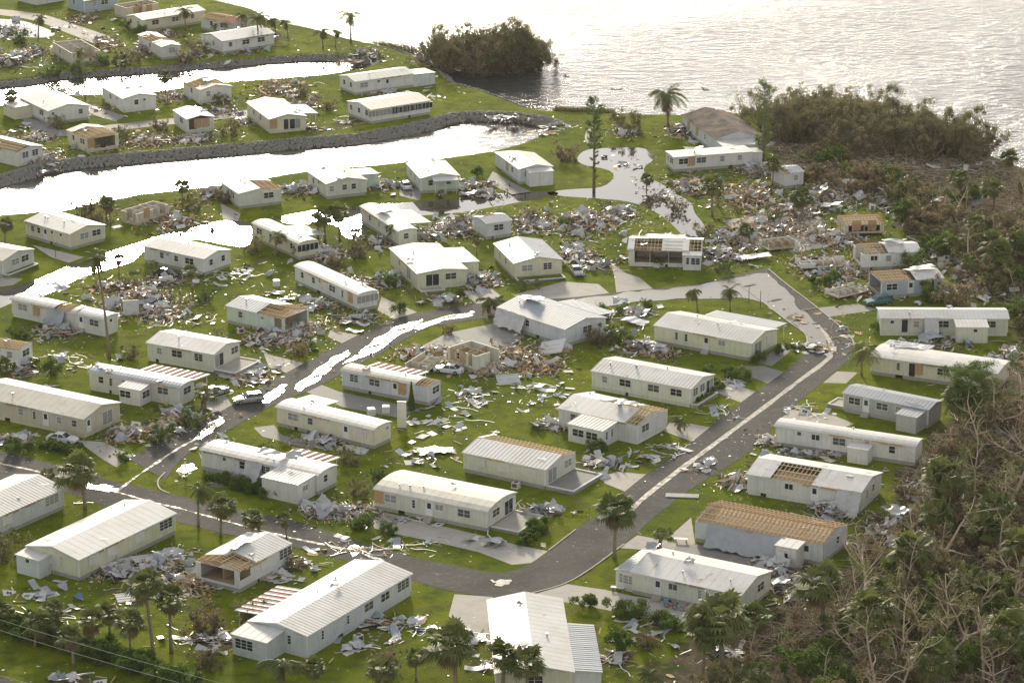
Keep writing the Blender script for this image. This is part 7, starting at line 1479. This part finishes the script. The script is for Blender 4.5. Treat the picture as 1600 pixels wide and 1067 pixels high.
def bench(px, rz, label):
    p = G(*px); r = empty('bench', (p.x, p.y, 0), rz); tag(r, label, 'bench')
    for i in range(3): mb = MB(); mb.box(-.9, .9, -.3 + i * .2, -.14 + i * .2, .42, .47); mb.build('seat_slat', 'trim_white', r)
    for x in (-.7, .7): mb = MB(); mb.box(x - .05, x + .05, -.28, .28, 0, .418); mb.build('leg', 'concrete', r)
bench((1064, 846), -.2, 'white slatted bench by the rafters home'); bench((965, 922), -.3, 'grey bench under the glazed porch')
# overhead wires, bottom left
def wire(p0, z0, p1, z1, sag, label):
    a = Vector((*G(*p0), z0)); b = Vector((*G(*p1), z1)); mb = MB(); mb.tube([a.lerp(b, t) - Vector((0, 0, sag * 4 * t * (1 - t))) for t in np.linspace(0, 1, 25)], .028, 4); tag(mb.build('overhead_wire', 'wire'), label, 'wire')
wire((-200, 985), 7.2, (560, 1215), 7.4, .8, 'uppermost wire crossing the bottom left corner'); wire((-200, 997), 6.9, (560, 1228), 7.1, .9, 'second wire crossing the bottom left corner'); wire((-200, 1085), 7.2, (520, 1265), 7.2, .8, 'third wire crossing the bottom left corner'); wire((-200, 1140), 6.6, (420, 1290), 6.6, .9, 'lowest wire crossing the bottom left corner')
def bird(px, z, rz, label):
    p = G(px[0], px[1], z); r = empty('bird', (p.x, p.y, z), rz); tag(r, label, 'bird'); r.scale = (1.3, 1.3, 1.3); mb = MB(); mb.tube([(-.45, 0, 0), (-.2, 0, .03), (.2, 0, .05), (.45, 0, .04), (.55, 0, .02)], [.02, .08, .1, .06, .01], 6); mb.build('body', 'bird_dark', r)
    for s in (-1, 1): mb = MB(); mb.prism([(.2, s * .06, .06), (-.12, s * .06, .06), (-.18, s * .75, .3), (-.05, s * 1.0, .2), (.12, s * .7, .34)], (0, 0, 0), (0, 0, .02)); mb.build('wing', 'bird_dark', r)
bird((1102, 142), 12, .6, 'dark bird flying over the lake left of the tall bare pine'); bird((884, 121), 14, .2, 'dark bird gliding over the lake right of the islet'); bird((963, 142), 12, 1.5, 'small dark bird over the lake above the shore bush')
# ------------------------------------------------------------------ warm evening haze
mb = MB(); mb.box(-6100, 6100, -400, 9100, -3.6, 152.5)
hz_m = bpy.data.materials.new('haze'); hz_m.use_nodes = True; hn, hl_ = hz_m.node_tree.nodes, hz_m.node_tree.links
for x in list(hn):
    if x.type != 'OUTPUT_MATERIAL': hn.remove(x)
pv = hn.new('ShaderNodeVolumePrincipled'); pv.inputs['Color'].default_value = (1.0, .97, .91, 1); pv.inputs['Density'].default_value = .000035; pv.inputs['Anisotropy'].default_value = .35
hl_.new(pv.outputs[0], hn['Material Output'].inputs['Volume']); MATS['haze'] = hz_m
hzo = mb.build('haze', 'haze'); tag(hzo, 'pale warm evening haze over the park', 'haze', kind='stuff')
